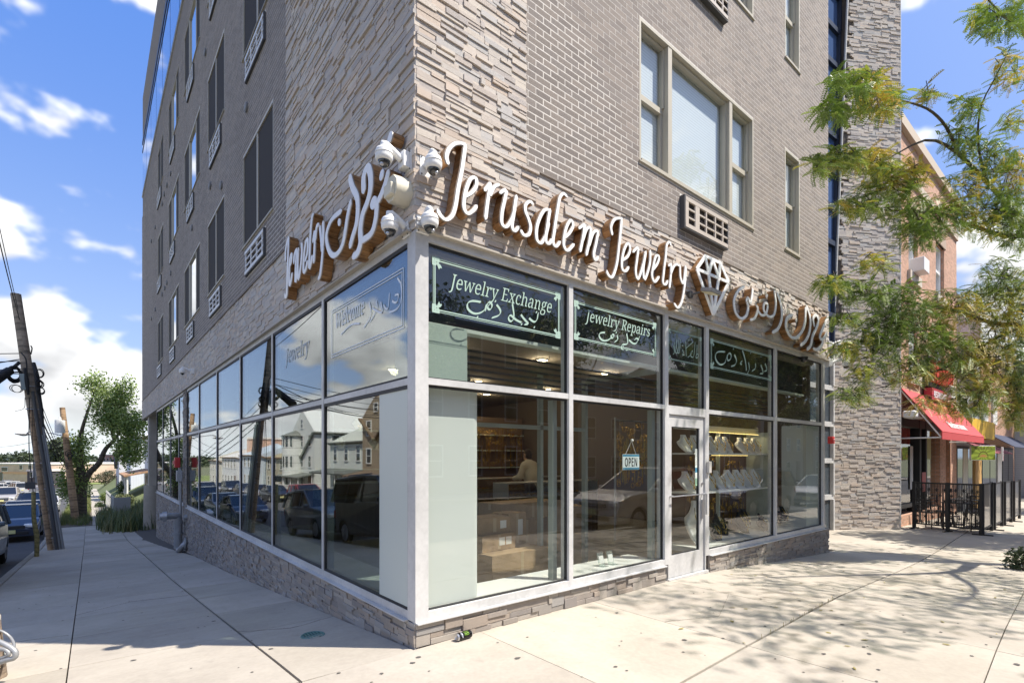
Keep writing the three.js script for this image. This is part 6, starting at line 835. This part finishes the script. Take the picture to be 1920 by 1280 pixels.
// ---------- the row of shops to the right ----------
const font = await new FontLoader().loadAsync('fonts/droid/droid_sans_bold.typeface.json');
const words = (s, size, depth) => { const g = new TextGeometry(s, { font, size, depth, curveSegments: 3, bevelEnabled: false }); g.computeBoundingBox(); return g; };
const tBrick = texture(256, (x, y) => { const r = y >> 4, q = (x + (r % 2) * 16) % 32, k = Math.sin(r * 12.9 + Math.floor((x + (r % 2) * 16) / 32) * 78.2) * 43758.5, v = k - Math.floor(k); return y % 16 < 3 || q < 3 ? [0.62, 0.60, 0.56] : [0.62 + 0.3 * v, 0.40 + 0.2 * v, 0.28 + 0.16 * v]; }, false);
const redBrick = mat([0.62, 0.52, 0.46], 0.92, { map: rep(tBrick, 1.62, 1.08), bumpMap: rep(tBrick, 1.62, 1.08), bumpScale: 0.006 });
{ const x0 = 15.25, x1 = 22.9, zf = -0.4, t = thing('restaurant_building', 'orange brown brick restaurant building with a red awning next to the stone tower', 'building');
  const hs = [[16.4, 1.0, 4.0, 5.9], [19.6, 1.3, 3.5, 5.5], [16.4, 1.0, 7.0, 8.8], [19.7, 1.2, 7.0, 8.8]].map(([a, w, y0, y1]) => ({ a0: a, a1: a + w, y0, y1 })); const shop = { a0: 15.6, a1: 21.9, y0: -0.1, y1: 2.7 };
  const sh = new THREE.Shape([[x0, -1], [x1, -1], [x1, 10.8], [x0, 10.8]].map((q) => new THREE.Vector2(...q))); for (const h of [...hs, shop]) sh.holes.push(new THREE.Path([[h.a0, h.y0], [h.a0, h.y1], [h.a1, h.y1], [h.a1, h.y0]].map((q) => new THREE.Vector2(...q))));
  obj('wall', new THREE.ExtrudeGeometry(sh, { depth: 0.35, bevelEnabled: false }).translate(0, 0, zf - 0.35), redBrick, t); obj('core', B(x0, x1, -1, 10.7, -9, zf - 0.9), M.darkGrey, t); obj('side_walls', [B(x0, x0 + 0.3, -1, 10.8, -9, zf - 0.352), B(x1 - 0.3, x1, -1, 10.8, -9, zf - 0.352)], redBrick, t); obj('cornice', [B(x0 - 0.05, x1 + 0.1, 10.801, 11.1, zf - 0.5, zf + 0.12), B(x0, x1, 9.6, 9.85, zf, zf + 0.06)], mat([0.5, 0.42, 0.33], 0.8), t);
  for (const h of hs) { const g = grp('window', t); obj('window_frame', [B(h.a0, h.a0 + 0.1, h.y0, h.y1, zf - 0.25, zf - 0.1), B(h.a1 - 0.1, h.a1, h.y0, h.y1, zf - 0.25, zf - 0.1), B(h.a0 + 0.1, h.a1 - 0.1, h.y1 - 0.1, h.y1, zf - 0.25, zf - 0.1), B(h.a0 + 0.1, h.a1 - 0.1, (h.y0 + h.y1) / 2, (h.y0 + h.y1) / 2 + 0.08, zf - 0.25, zf - 0.1), B(h.a0 + 0.1, h.a1 - 0.1, h.y0, h.y0 + 0.08, zf - 0.25, zf - 0.1)], M.white, g); obj('pane', B(h.a0 + 0.1, h.a1 - 0.1, h.y0 + 0.08, h.y1 - 0.1, zf - 0.22, zf - 0.2), mat([0.42, 0.44, 0.45], 0.15), g); obj('window_sill', B(h.a0 - 0.15, h.a1 + 0.15, h.y0 - 0.28, h.y0, zf - 0.3, zf + 0.08), mat([0.52, 0.46, 0.38], 0.8), g); obj('lintel', B(h.a0 - 0.15, h.a1 + 0.15, h.y1, h.y1 + 0.32, zf - 0.05, zf + 0.03), mat([0.40, 0.30, 0.22], 0.8), g); if (h.a0 < 17 || h.y0 > 5) continue; }
  obj('air_conditioner', RB(0.7, 0.42, 0.5, 0.02).translate(20.3, 3.75, zf + 0.1), M.white, t); obj('air_conditioner', RB(0.6, 0.4, 0.45, 0.02).translate(16.9, 7.2, zf + 0.1), M.white, t);
  obj('shop_frame', [B(17.55, 17.75, -0.4, 2.7, zf - 0.3, zf + 0.02), B(18.3, 18.45, -0.4, 2.7, zf - 0.3, zf + 0.02), B(15.6, 17.55, 0.1, 0.2, zf - 0.2, zf), B(15.6, 21.9, 2.45, 2.7, zf - 0.2, zf + 0.01)], M.black, t); obj('pane', new THREE.PlaneGeometry(1.95, 2.3).translate(16.575, 1.3, zf - 0.1), M.glass, t); obj('pane', new THREE.PlaneGeometry(1.6, 2.3).translate(19.3, 1.3, zf - 0.1), M.glass, t); obj('pier', B(20.15, 21.0, -0.6, 2.449, zf - 0.3, zf + 0.03), redBrick, t); obj('curtain', B(18.5, 20.1, 0.5, 1.3, zf - 0.5, zf - 0.45), mat([0.7, 0.68, 0.62], 0.9), t); obj('poster', [B(17.8, 18.25, 0.5, 1.1, zf + 0.022, zf + 0.03)], M.red, t); obj('poster', [B(18.7, 19.4, 1.5, 2.2, zf - 0.08, zf - 0.07)], mat([0.45, 0.45, 0.2], 0.7), t); obj('poster', [B(16.9, 17.2, 0.6, 1.9, zf - 0.08, zf - 0.07)], M.paper, t);
  const a = obj('awning', (() => { const y0 = 3.5, y1 = 2.25, z1 = 0.5, g = B(x0 + 0.35, 21.8, 0, 0.02, 0, Math.hypot(y0 - y1, z1 - zf)); g.rotateX(Math.atan2(y0 - y1, z1 - zf)); return [g.translate(0, y0, zf)]; })(), mat([0.50, 0.06, 0.065], 0.75), t); obj('valance', B(x0 + 0.35, 21.8, 2.05, 2.25, 0.49, 0.51), mat([0.50, 0.06, 0.065], 0.75), a); obj('awning_frame', [bar(V3(x0 + 0.4, 3.45, zf), V3(x0 + 0.4, 2.1, 0.48), 0.02), bar(V3(x0 + 0.4, 2.1, zf), V3(x0 + 0.4, 2.1, 0.48), 0.02), bar(V3(21.7, 2.1, zf), V3(21.7, 2.1, 0.48), 0.02)], M.white, a);
  const wt = words('Mediterranean', 0.24, 0.01); wt.rotateX(-Math.atan2(0.9, 1.25)).translate(17.2, 2.42, 0.42); obj('lettering', wt, M.white, a); obj('light_box', RB(0.9, 0.2, 0.3, 0.05).translate(15.75, 2.75, zf + 0.25), M.white, t);
  const s = thing('restaurant_sign', 'red Yakamoz restaurant sign over the red awning', 'sign', [17.9, 3.35, zf]); obj('backing', B(-0.1, 2.3, 0.42, 1.35, 0.05, 0.18), M.black, s); const y = words('Yakamoz', 0.5, 0.1); y.scale(0.95, 1.35, 1).translate(-0.05, 0.55, 0.2); obj('letter_row', y, mat([0.55, 0.06, 0.03], 0.4), s); obj('board', B(0.0, 2.1, 0.0, 0.36, 0.05, 0.25), mat([0.42, 0.04, 0.05], 0.5), s); const r = words('RESTAURANT', 0.2, 0.01); r.translate(0.2, 0.08, 0.251); obj('lettering', r, M.white, s); }
{ const t = thing('shingled_building', 'narrow building with purple shingles above grey siding beyond the restaurant', 'building'); obj('wall', B(23, 28.2, -1, 4.2, -9, -0.5), siding([0.45, 0.45, 0.46]), t); obj('shingle_wall', B(23, 28.2, 4.201, 7.8, -9, -0.46), shingle([0.20, 0.14, 0.15]), t); obj('window', [B(24, 25.2, 2.9, 4.0, -0.5, -0.44), B(26.2, 27.4, 2.9, 4.0, -0.5, -0.44), B(26.6, 27.6, 5, 6.4, -0.46, -0.40)], M.white, t); obj('pane', [B(24.1, 25.1, 3.0, 3.9, -0.44, -0.43), B(26.3, 27.3, 3.0, 3.9, -0.44, -0.43)], houseGlass, t); obj('shop_frame', [B(23.3, 26.4, -0.8, 2, -0.499, -0.46)], M.black, t); obj('pane', [B(23.4, 24.3, 0, 1.9, -0.459, -0.45), B(25.4, 26.3, 0, 1.9, -0.459, -0.45)], houseGlass, t); obj('door', B(24.4, 25.3, -0.8, 1.9, -0.459, -0.44), M.offWhite, t); obj('pier', B(26.6, 28, -0.9, 2.1, -0.499, -0.4), mat([0.5, 0.3, 0.1], 0.8), t);
  const w = thing('shop_awning', 'small maroon awning with a yellow board above it', 'awning', [0, 0, -0.5]); obj('cover', (() => { const g = B(22.6, 27.4, 0, 0.02, 0, 1.25); return [g.rotateX(0.5).translate(0, 2.3, 0.05)]; })(), mat([0.2, 0.04, 0.05], 0.8), w); obj('board', B(22.4, 27.4, 2.3, 3.0, 0.35, 0.6), mat([0.68, 0.42, 0.03], 0.6), w); const l = words('PIZZA', 0.36, 0.01); l.dispose(); 
  const cv = document.createElement('canvas'); cv.width = 512; cv.height = 256; const c = cv.getContext('2d'); const gr = ['#7d8f2c', '#9fb23f']; for (let i = 0; i < 24; i++) { c.fillStyle = gr[i % 2]; c.beginPath(); c.moveTo(256, 150); c.arc(256, 150, 420, i * 0.2618, (i + 1) * 0.2618); c.fill(); } c.fillStyle = '#3a2718'; c.font = 'bold 58px serif'; c.textAlign = 'center'; c.fillText('Arabian Cafe', 256, 62); c.strokeStyle = '#5a3a1c'; c.lineWidth = 14; c.beginPath(); c.arc(256, 205, 100, Math.PI, 0); c.stroke(); c.fillStyle = '#b98a4a'; c.beginPath(); c.ellipse(256, 205, 78, 50, 0, Math.PI, 0); c.fill();
  const x = new THREE.CanvasTexture(cv); x.colorSpace = THREE.SRGBColorSpace; const p = at(1843, 849, 17.4), s = thing('cafe_sign', 'green sunburst cafe sign board below the maroon awning', 'sign', p.toArray(), -0.55); obj('board', RB(0.98, 0.5, 0.05, 0.01), M.white, s); obj('print', new THREE.PlaneGeometry(0.95, 0.47).translate(0, 0, 0.027), mat([1, 1, 1], 0.5, { map: x }), s); const p2 = at(1880, 851, 17.6), s2 = thing('small_sign', 'white and red sign board next to the green cafe sign', 'sign', p2.toArray(), 0.1); obj('board', RB(0.75, 0.48, 0.05, 0.01), M.white, s2); obj('corner_patch', B(0.08, 0.36, -0.22, -0.06, 0.026, 0.032), M.red, s2); obj('stripe', [B(-0.25, 0.1, 0.05, 0.09, 0.026, 0.03), B(-0.25, 0.05, -0.03, 0.01, 0.026, 0.03)], mat([0.5, 0.3, 0.3], 0.6), s2); }
{ const t = thing('brick_shop_building', 'tall brick shop building furthest along the row with a dark blue awning', 'building'); obj('wall', B(28.4, 40, -1, 6.5, -9, -0.6), redBrick, t); obj('window', [B(29.4, 30.6, 3.2, 4.6, -0.6, -0.52), B(32, 33.2, 3.2, 4.6, -0.6, -0.52)], M.white, t); obj('shop_frame', [B(29, 39, -0.7, 2.1, -0.599, -0.55)], M.black, t); obj('pane', [29.2, 31.2, 35, 37].map((x) => B(x, x + 1.8, -0.3, 2, -0.549, -0.53)), houseGlass, t); obj('door', B(33.4, 34.6, -0.7, 1.9, -0.549, -0.52), M.paper, t); obj('awning', B(30, 38, 0, 0.02, 0, 1.2).rotateX(0.6).translate(0, 2.7, -0.55), mat([0.01, 0.02, 0.06], 0.7), t); obj('cornice', B(28.3, 40.1, 6.501, 6.8, -0.9, -0.45), mat([0.5, 0.45, 0.4], 0.8), t); const u = thing('pale_house', 'pale sided house at the end of the row of shops', 'house'); obj('wall', B(40.5, 52, -1.5, 7, -9, 0.4), siding([0.5, 0.5, 0.5]), u); obj('roof', B(40.3, 52.2, 7.001, 7.3, -9, 0.6), M.darkGrey, u); obj('window', [B(42, 43.2, 3.4, 5, 0.401, 0.46), B(45, 46.2, 3.4, 5, 0.401, 0.46)], M.white, u); }
// dining fence with perforated panels
{ const grp0 = 'black fence panels round the dining terrace'; const panel = (label, a, b, lattice) => { const dx = b.x - a.x, dz = b.z - a.z, w = Math.hypot(dx, dz), t = thing('fence_panel', label, 'fence', [a.x, gy(a.x, a.z), a.z], Math.atan2(-dz, dx), grp0); const H = 1.3; for (const x of [0, w]) obj('post', B(x - 0.035, x + 0.035, 0, H, -0.035, 0.035), M.black, t); obj('rail', B(0.035, w - 0.035, H - 0.05, H - 0.01, -0.015, 0.015), M.black, t); obj('rail', B(0.035, w - 0.035, 0.13, 0.17, -0.015, 0.015), M.black, t); obj('foot', [B(-0.03, 0.03, 0, 0.03, -0.2, 0.2), B(w - 0.03, w + 0.03, 0, 0.03, -0.2, 0.2)].slice(0, 1), M.black, t);
    if (lattice) { const b2 = []; for (let x = 0.05, i = 0; x < w - 0.05; x += 0.034, i++) b2.push(B(x, x + 0.014, 0.17, H - 0.05, -0.006, 0.006)); const hx = 0.17; for (let r = 0, y = 0.22; y < H - 0.1; y += hx * 0.86, r++) for (let x = (r % 2) * hx / 2; x < w; x += hx) for (const q of [0, 1, 2]) { const an = q * Math.PI / 3 * 2 + Math.PI / 6; const g = B(-hx * 0.29, hx * 0.29, -0.006, 0.006, -0.009, 0.009).rotateZ(an).translate(clamp(x, 0.07, w - 0.07), y, 0); b2.push(g); } tag(obj('lattice', b2, M.black, t), null, null, null, 'stuff'); } else obj('plate', B(0.035, w - 0.035, 0.17, H - 0.05, -0.004, 0.004), phys([0.07, 0.07, 0.075], 0.35, { clearcoat: 0.6 }), t); };
  const a = V3(15.52, 0, -0.08), m = V3(15.38, 0, 0.66), c = V3(15.22, 0, 1.34); panel('lattice fence panel nearest the restaurant wall', a, m, true); panel('lattice fence panel at the outer corner of the terrace', m, c, true); [[15.25, 16.55], [17.0, 18.3], [18.8, 20.1], [20.7, 22]].forEach(([x0, x1], i) => panel(['first', 'second', 'third', 'fourth'][i] + ' solid fence panel along the pavement counted from the corner', V3(x0, 0, 1.36), V3(x1, 0, 1.36), false));
  const tb = (label, x, z) => { const t = thing('cafe_table', label, 'table', [x, gy(x, z), z]); obj('top', [RB(0.75, 0.02, 0.7, 0.008).translate(0, 0.74, 0)], M.black, t); for (const [i, j] of [[-1, -1], [1, -1], [-1, 1], [1, 1]]) obj('leg', bar(V3(i * 0.3, 0, j * 0.28), V3(i * 0.32, 0.73, j * 0.3), 0.015, 6), M.black, t); }; tb('black metal table behind the corner fence panel', 16.3, 0.75); tb('black metal table further along the terrace', 18.3, 0.6);
  const ch = (label, x, z, turn) => { const t = thing('cafe_chair', label, 'chair', [x, gy(x, z), z], turn); obj('seat', Array.from({ length: 7 }, (_, i) => B(-0.21, 0.21, 0.44, 0.455, -0.21 + i * 0.06, -0.17 + i * 0.06)), M.black, t); for (const [i, j] of [[-1, -1], [1, -1], [-1, 1], [1, 1]]) obj('leg', bar(V3(i * 0.22, 0, j * 0.23), V3(i * 0.2, 0.44, j * 0.2), 0.013, 6), M.black, t); obj('backrest', [bar(V3(-0.2, 0.44, -0.2), V3(-0.2, 0.9, -0.27), 0.014, 6), bar(V3(0.2, 0.44, -0.2), V3(0.2, 0.9, -0.27), 0.014, 6), ...[0.6, 0.7, 0.8, 0.9].map((y) => bar(V3(-0.2, y, -0.22 - (y - 0.44) * 0.12), V3(0.2, y, -0.22 - (y - 0.44) * 0.12), 0.012, 6))], M.black, t); }; ch('black slatted chair beside the tower end of the fence', 15.95, 0.15, 1.2); ch('black slatted chair at the first terrace table', 16.75, 0.25, -0.5); ch('black slatted chair facing the first terrace table', 17.0, 1.0, -1.7); ch('black slatted chair at the second terrace table', 18.9, 0.7, -1.5); }
// ---------- honey locust trees at the kerb ----------
const frond = (() => { // pinnate leaf: a rachis with paired leaflets, hanging slightly
  const g = [], L = 0.19, n = 9; for (let i = 0; i < n; i++) for (const s of [-1, 1]) { const f = (i + 0.5) / n, l = 0.04 * (1 - 0.5 * Math.abs(f - 0.45)), q = new THREE.PlaneGeometry(l, 0.0185, 2, 1), p = q.attributes.position; for (let k = 0; k < p.count; k++) { const u = Math.abs(p.getX(k)) / (l / 2); p.setY(k, p.getY(k) * (1 - 0.7 * u)); } q.rotateX(-Math.PI / 2 + s * 0.25).translate(l / 2 + 0.002, 0, 0).rotateY(s > 0 ? -1.15 : 1.15 + Math.PI * 0); if (s < 0) q.rotateY(0); q.translate(0, 0, 0); const a = s > 0 ? q : q; g.push(a.rotateZ(rr(-0.2, 0.2)).translate(f * L, -0.05 * f * f, 0)); }
  g.push(bar(V3(0, 0, 0), V3(L, -0.05, 0), 0.0016, 3)); const m = mg(g); m.computeVertexNormals(); return m; })();
const leafTones = [[0.23, 0.34, 0.055], [0.31, 0.41, 0.065], [0.17, 0.27, 0.05], [0.44, 0.50, 0.07], [0.58, 0.53, 0.08], [0.66, 0.50, 0.09]];
function locust(label, base, branches, blobs, extra) {
  const t = thing('honey_locust_tree', label, 'tree'); obj('trunk', branches.map(([pts, r]) => limb(pts, r, 8)), M.bark, t);
  const sp = []; const twigs = []; for (const b of blobs) for (let i = 0; i < b.n; i++) { const q = b.at(); sp.push(q); if (i % 9 === 0) twigs.push([q, b.c]); }
  const inst = new THREE.InstancedMesh(frond, leafM(0.5), sp.length), o = new THREE.Object3D();
  sp.forEach((p, i) => { o.position.copy(p); o.rotation.set(rr(-0.6, 0.6), rr(0, 6.28), rr(-1.0, 0.25)); o.scale.setScalar(rr(0.7, 1.1)); o.updateMatrix(); inst.setMatrixAt(i, o.matrix); const h = IN.noise(p.x * 0.9, p.y * 0.9, p.z * 0.9) + rr(-0.35, 0.35), c = leafTones[clamp(Math.floor((h + 0.55) * 5), 0, 5)], k = rr(0.85, 1.15); inst.setColorAt(i, C(c[0] * k, c[1] * k, c[2] * k)); }); inst.name = 'crown'; inst.castShadow = inst.receiveShadow = true; tag(inst, null, null, null, 'stuff'); t.add(inst);
  obj('twigs', twigs.map(([q, c]) => bar(q, q.clone().lerp(c, 0.8).add(V3(rr(-0.1, 0.1), rr(-0.05, 0.15), rr(-0.1, 0.1))), 0.005, 4)), M.bark, t); return t;
}
{ const dep = (px, py) => { const s = (px - 960) / FPX, a = (HORIZON - py) / FPX, b = -(FW[1] + RT[1] * s); return Math.min(lerp(7.4, 9.3, clamp((px - 1550) / 370, 0, 1)), 9.15 / (a + 1.95 * b) - 0.15); };
  const base = V3(11.2, gy(11.2, 3.5), 3.5), fork = V3(11.1, 2.6, 3.45), P = (px, py) => at(px, py, dep(px, py));
  const br = [[[base, V3(11.15, 1.4, 3.5), fork], [0.17, 0.13, 0.12]], [[fork, V3(10.6, 4.2, 3.0), P(1935, 440, 9.3), P(1851, 341, 9.2), P(1798, 289, 9), P(1742, 262, 8.8), P(1660, 300, 8.6)], [0.11, 0.08, 0.055, 0.04, 0.028, 0.02, 0.006]], [[P(1935, 440, 9.3), P(1890, 442, 9), P(1830, 425, 8.8), P(1762, 400, 8.6), P(1690, 395, 8.4), P(1615, 392, 8.3)], [0.05, 0.035, 0.026, 0.02, 0.012, 0.004]], [[P(1851, 341, 9.2), P(1835, 270, 9.2), P(1841, 197, 9.3), P(1864, 151, 9.3), P(1900, 80, 9.4)], [0.024, 0.018, 0.014, 0.01, 0.005]], [[P(1798, 289, 9), P(1778, 243, 8.9), P(1749, 210, 8.8), P(1723, 197, 8.7), P(1650, 180, 8.5), P(1570, 165, 8.4)], [0.026, 0.022, 0.016, 0.012, 0.008, 0.003]], [[fork, P(1990, 640, 9), P(1919, 612, 8.7), P(1864, 606, 8.5), P(1782, 580, 8.3), P(1700, 565, 8.1), P(1570, 540, 7.9)], [0.09, 0.06, 0.04, 0.03, 0.02, 0.013, 0.004]], [[P(1919, 612, 8.7), P(1857, 640, 8.4), P(1808, 675, 8.2), P(1740, 700, 8), P(1640, 730, 7.8)], [0.026, 0.02, 0.015, 0.01, 0.003]], [[P(1742, 590, 8.2), P(1690, 640, 8), P(1630, 690, 7.8), P(1590, 730, 7.7)], [0.012, 0.009, 0.006, 0.002]], [[fork, V3(10.4, 5, 4.6), V3(9.2, 7.2, 4.9), V3(7.6, 8.2, 4.6)], [0.1, 0.07, 0.045, 0.012]], [[fork, V3(11.8, 5, 4), V3(12.2, 7.6, 4.2), V3(12, 9.6, 4)], [0.1, 0.08, 0.05, 0.014]], [[V3(10.4, 5, 4.6), V3(9, 5.6, 5.4), V3(7.4, 6, 5.6)], [0.05, 0.03, 0.01]], [[P(1990, 300, 9.4), P(1925, 70, 9.4), P(1883, 30, 9.4), P(1854, 0, 9.4)], [0.05, 0.026, 0.018, 0.01]]];
  const vis = [[1600, 150, 45, 22, 60], [1645, 185, 45, 30, 75], [1560, 205, 26, 18, 40], [1580, 295, 40, 22, 60], [1535, 305, 18, 20, 22], [1640, 300, 45, 24, 70], [1665, 345, 55, 30, 90], [1610, 385, 50, 18, 60], [1700, 320, 45, 30, 70], [1740, 172, 16, 16, 16], [1860, 35, 45, 30, 60], [1905, 20, 20, 40, 30], [1815, 200, 32, 22, 34], [1890, 130, 30, 36, 40], [1800, 255, 40, 28, 50], [1850, 290, 60, 36, 90], [1900, 330, 35, 50, 90], [1900, 225, 25, 22, 26], [1760, 400, 70, 38, 130], [1845, 400, 65, 45, 140], [1905, 430, 30, 40, 80], [1720, 440, 45, 26, 60], [1640, 490, 28, 18, 30], [1560, 528, 34, 15, 45], [1625, 545, 50, 20, 65], [1690, 560, 50, 32, 100], [1660, 610, 55, 32, 100], [1725, 620, 55, 42, 130], [1790, 575, 60, 36, 130], [1865, 560, 60, 36, 120], [1905, 620, 35, 50, 110], [1585, 595, 24, 12, 26], [1635, 650, 48, 30, 80], [1580, 650, 20, 12, 22], [1700, 690, 45, 30, 85], [1615, 700, 26, 20, 36], [1600, 738, 36, 16, 44], [1775, 655, 60, 38, 140], [1850, 675, 65, 42, 160], [1830, 745, 60, 34, 120], [1900, 740, 35, 55, 130], [1795, 765, 36, 16, 40], [1740, 755, 30, 16, 36], [1880, 520, 50, 40, 90], [1912, 700, 30, 50, 90], [1870, 620, 50, 40, 80], [1800, 700, 60, 40, 90], [1700, 400, 50, 30, 60], [1820, 345, 50, 26, 60], [1890, 385, 40, 30, 70], [1915, 770, 20, 40, 40]];
  
  const bl = vis.map(([px, py, rx, ry, n]) => ({ n: Math.round(n * 2.7), c: P(px, py), at: () => { const a = rr(0, 6.28), r = Math.sqrt(rnd()); return at(px + Math.cos(a) * r * rx, py + Math.sin(a) * r * ry, dep(px, py) + rr(-0.5, 0.25)); } }));
  const proj = (p) => { const dx = p.x - EYE.x, dz = p.z - EYE.z, f = dx * FW[0] + dz * FW[1], r = dx * RT[0] + dz * RT[1]; return f < 0.2 ? [9999, 0] : [960 + FPX * r / f, HORIZON - FPX * (p.y - EYE.y) / f]; };
  const cl = []; for (let i = 0; i < 70; i++) { let c; do { const a = rr(0, 6.28), r = Math.sqrt(rnd()); c = V3(9.6 + Math.cos(a) * r * 4.6, rr(4.2, 9.6), 5.0 + Math.sin(a) * r * 2.7); } while ((() => { const q = proj(c); return (q[0] < 1990 && q[1] > -60) || c.y - 1.95 * c.z > 1.2; })()); const cc = c; cl.push({ n: 46, c: cc, at: () => V3(cc.x + rr(-0.6, 0.6), cc.y + rr(-0.28, 0.28), cc.z + rr(-0.6, 0.6)) }); }
  locust('honey locust with yellowing feathery leaves reaching in over the right pavement', base, br, [...bl, ...cl]);
  // further trees along the main street, seen in the glass and between the leaves
  const far3 = (label, x, z, h, s) => { const b = V3(x, gy(x, z) - 0.1, z), f = V3(x, h * 0.4, z), t = thing('street_tree', label, 'tree'); obj('trunk', [limb([b, f, V3(x, h * 0.8, z)], [0.2, 0.15, 0.04], 8), limb([f, V3(x - 1.4, h * 0.7, z + 0.6)], [0.1, 0.03], 6), limb([f, V3(x + 1.4, h * 0.7, z - 0.6)], [0.1, 0.03], 6)], M.bark, t); const sp2 = []; for (let i = 0; i < 14; i++) sp2.push(...blob(V3(x + rr(-s, s) * 0.7, h * rr(0.5, 0.95), z + rr(-s, s) * 0.7), [1.1, 0.8, 1.1], 40, 1, 0.5)); foliage('crown', t, leafGeo(18, 0.16, 0.28), sp2, [...greens, ...darkGreens]); };
  far3('street tree with dense leaves beyond the blue suv', 16.8, 4.5, 7.5, 1.7); far3('street tree further along the shops to the right', 29, 3.2, 9, 3); far3('last street tree far along the row of shops', 41, 3, 10, 3.4); far3('dark tree across the main street opposite the door', 9, 17, 10, 4); far3('dark tree across the main street beside the pale row house', 20, 17, 11, 4.2); far3('dark tree across the main street near the brown row house', 33, 17.2, 10, 4); far3('dark tree across the main street opposite the corner', -4, 17.2, 10, 4); far3('dark tree far along the opposite pavement', 48, 17.2, 10, 4); far3('last dark tree far along the opposite pavement', 64, 17.2, 10, 4.4);
  const pg = at(1918, 1062, 8.3), t = thing('kerb_plant', 'low green plant in the tree pit at the right edge', 'plant'); foliage('leaves', t, leafGeo(14, 0.07, 0.12), blob(V3(pg.x + 0.2, pg.y + 0.05, pg.z), [0.16, 0.17, 0.16], 34, 0.8, 0.2), darkGreens); obj('stem', bar(V3(pg.x + 0.12, gy(pg.x, pg.z), pg.z), V3(pg.x + 0.12, pg.y + 0.1, pg.z), 0.015, 6), M.bark, t); }

renderer.render(scene, camera);
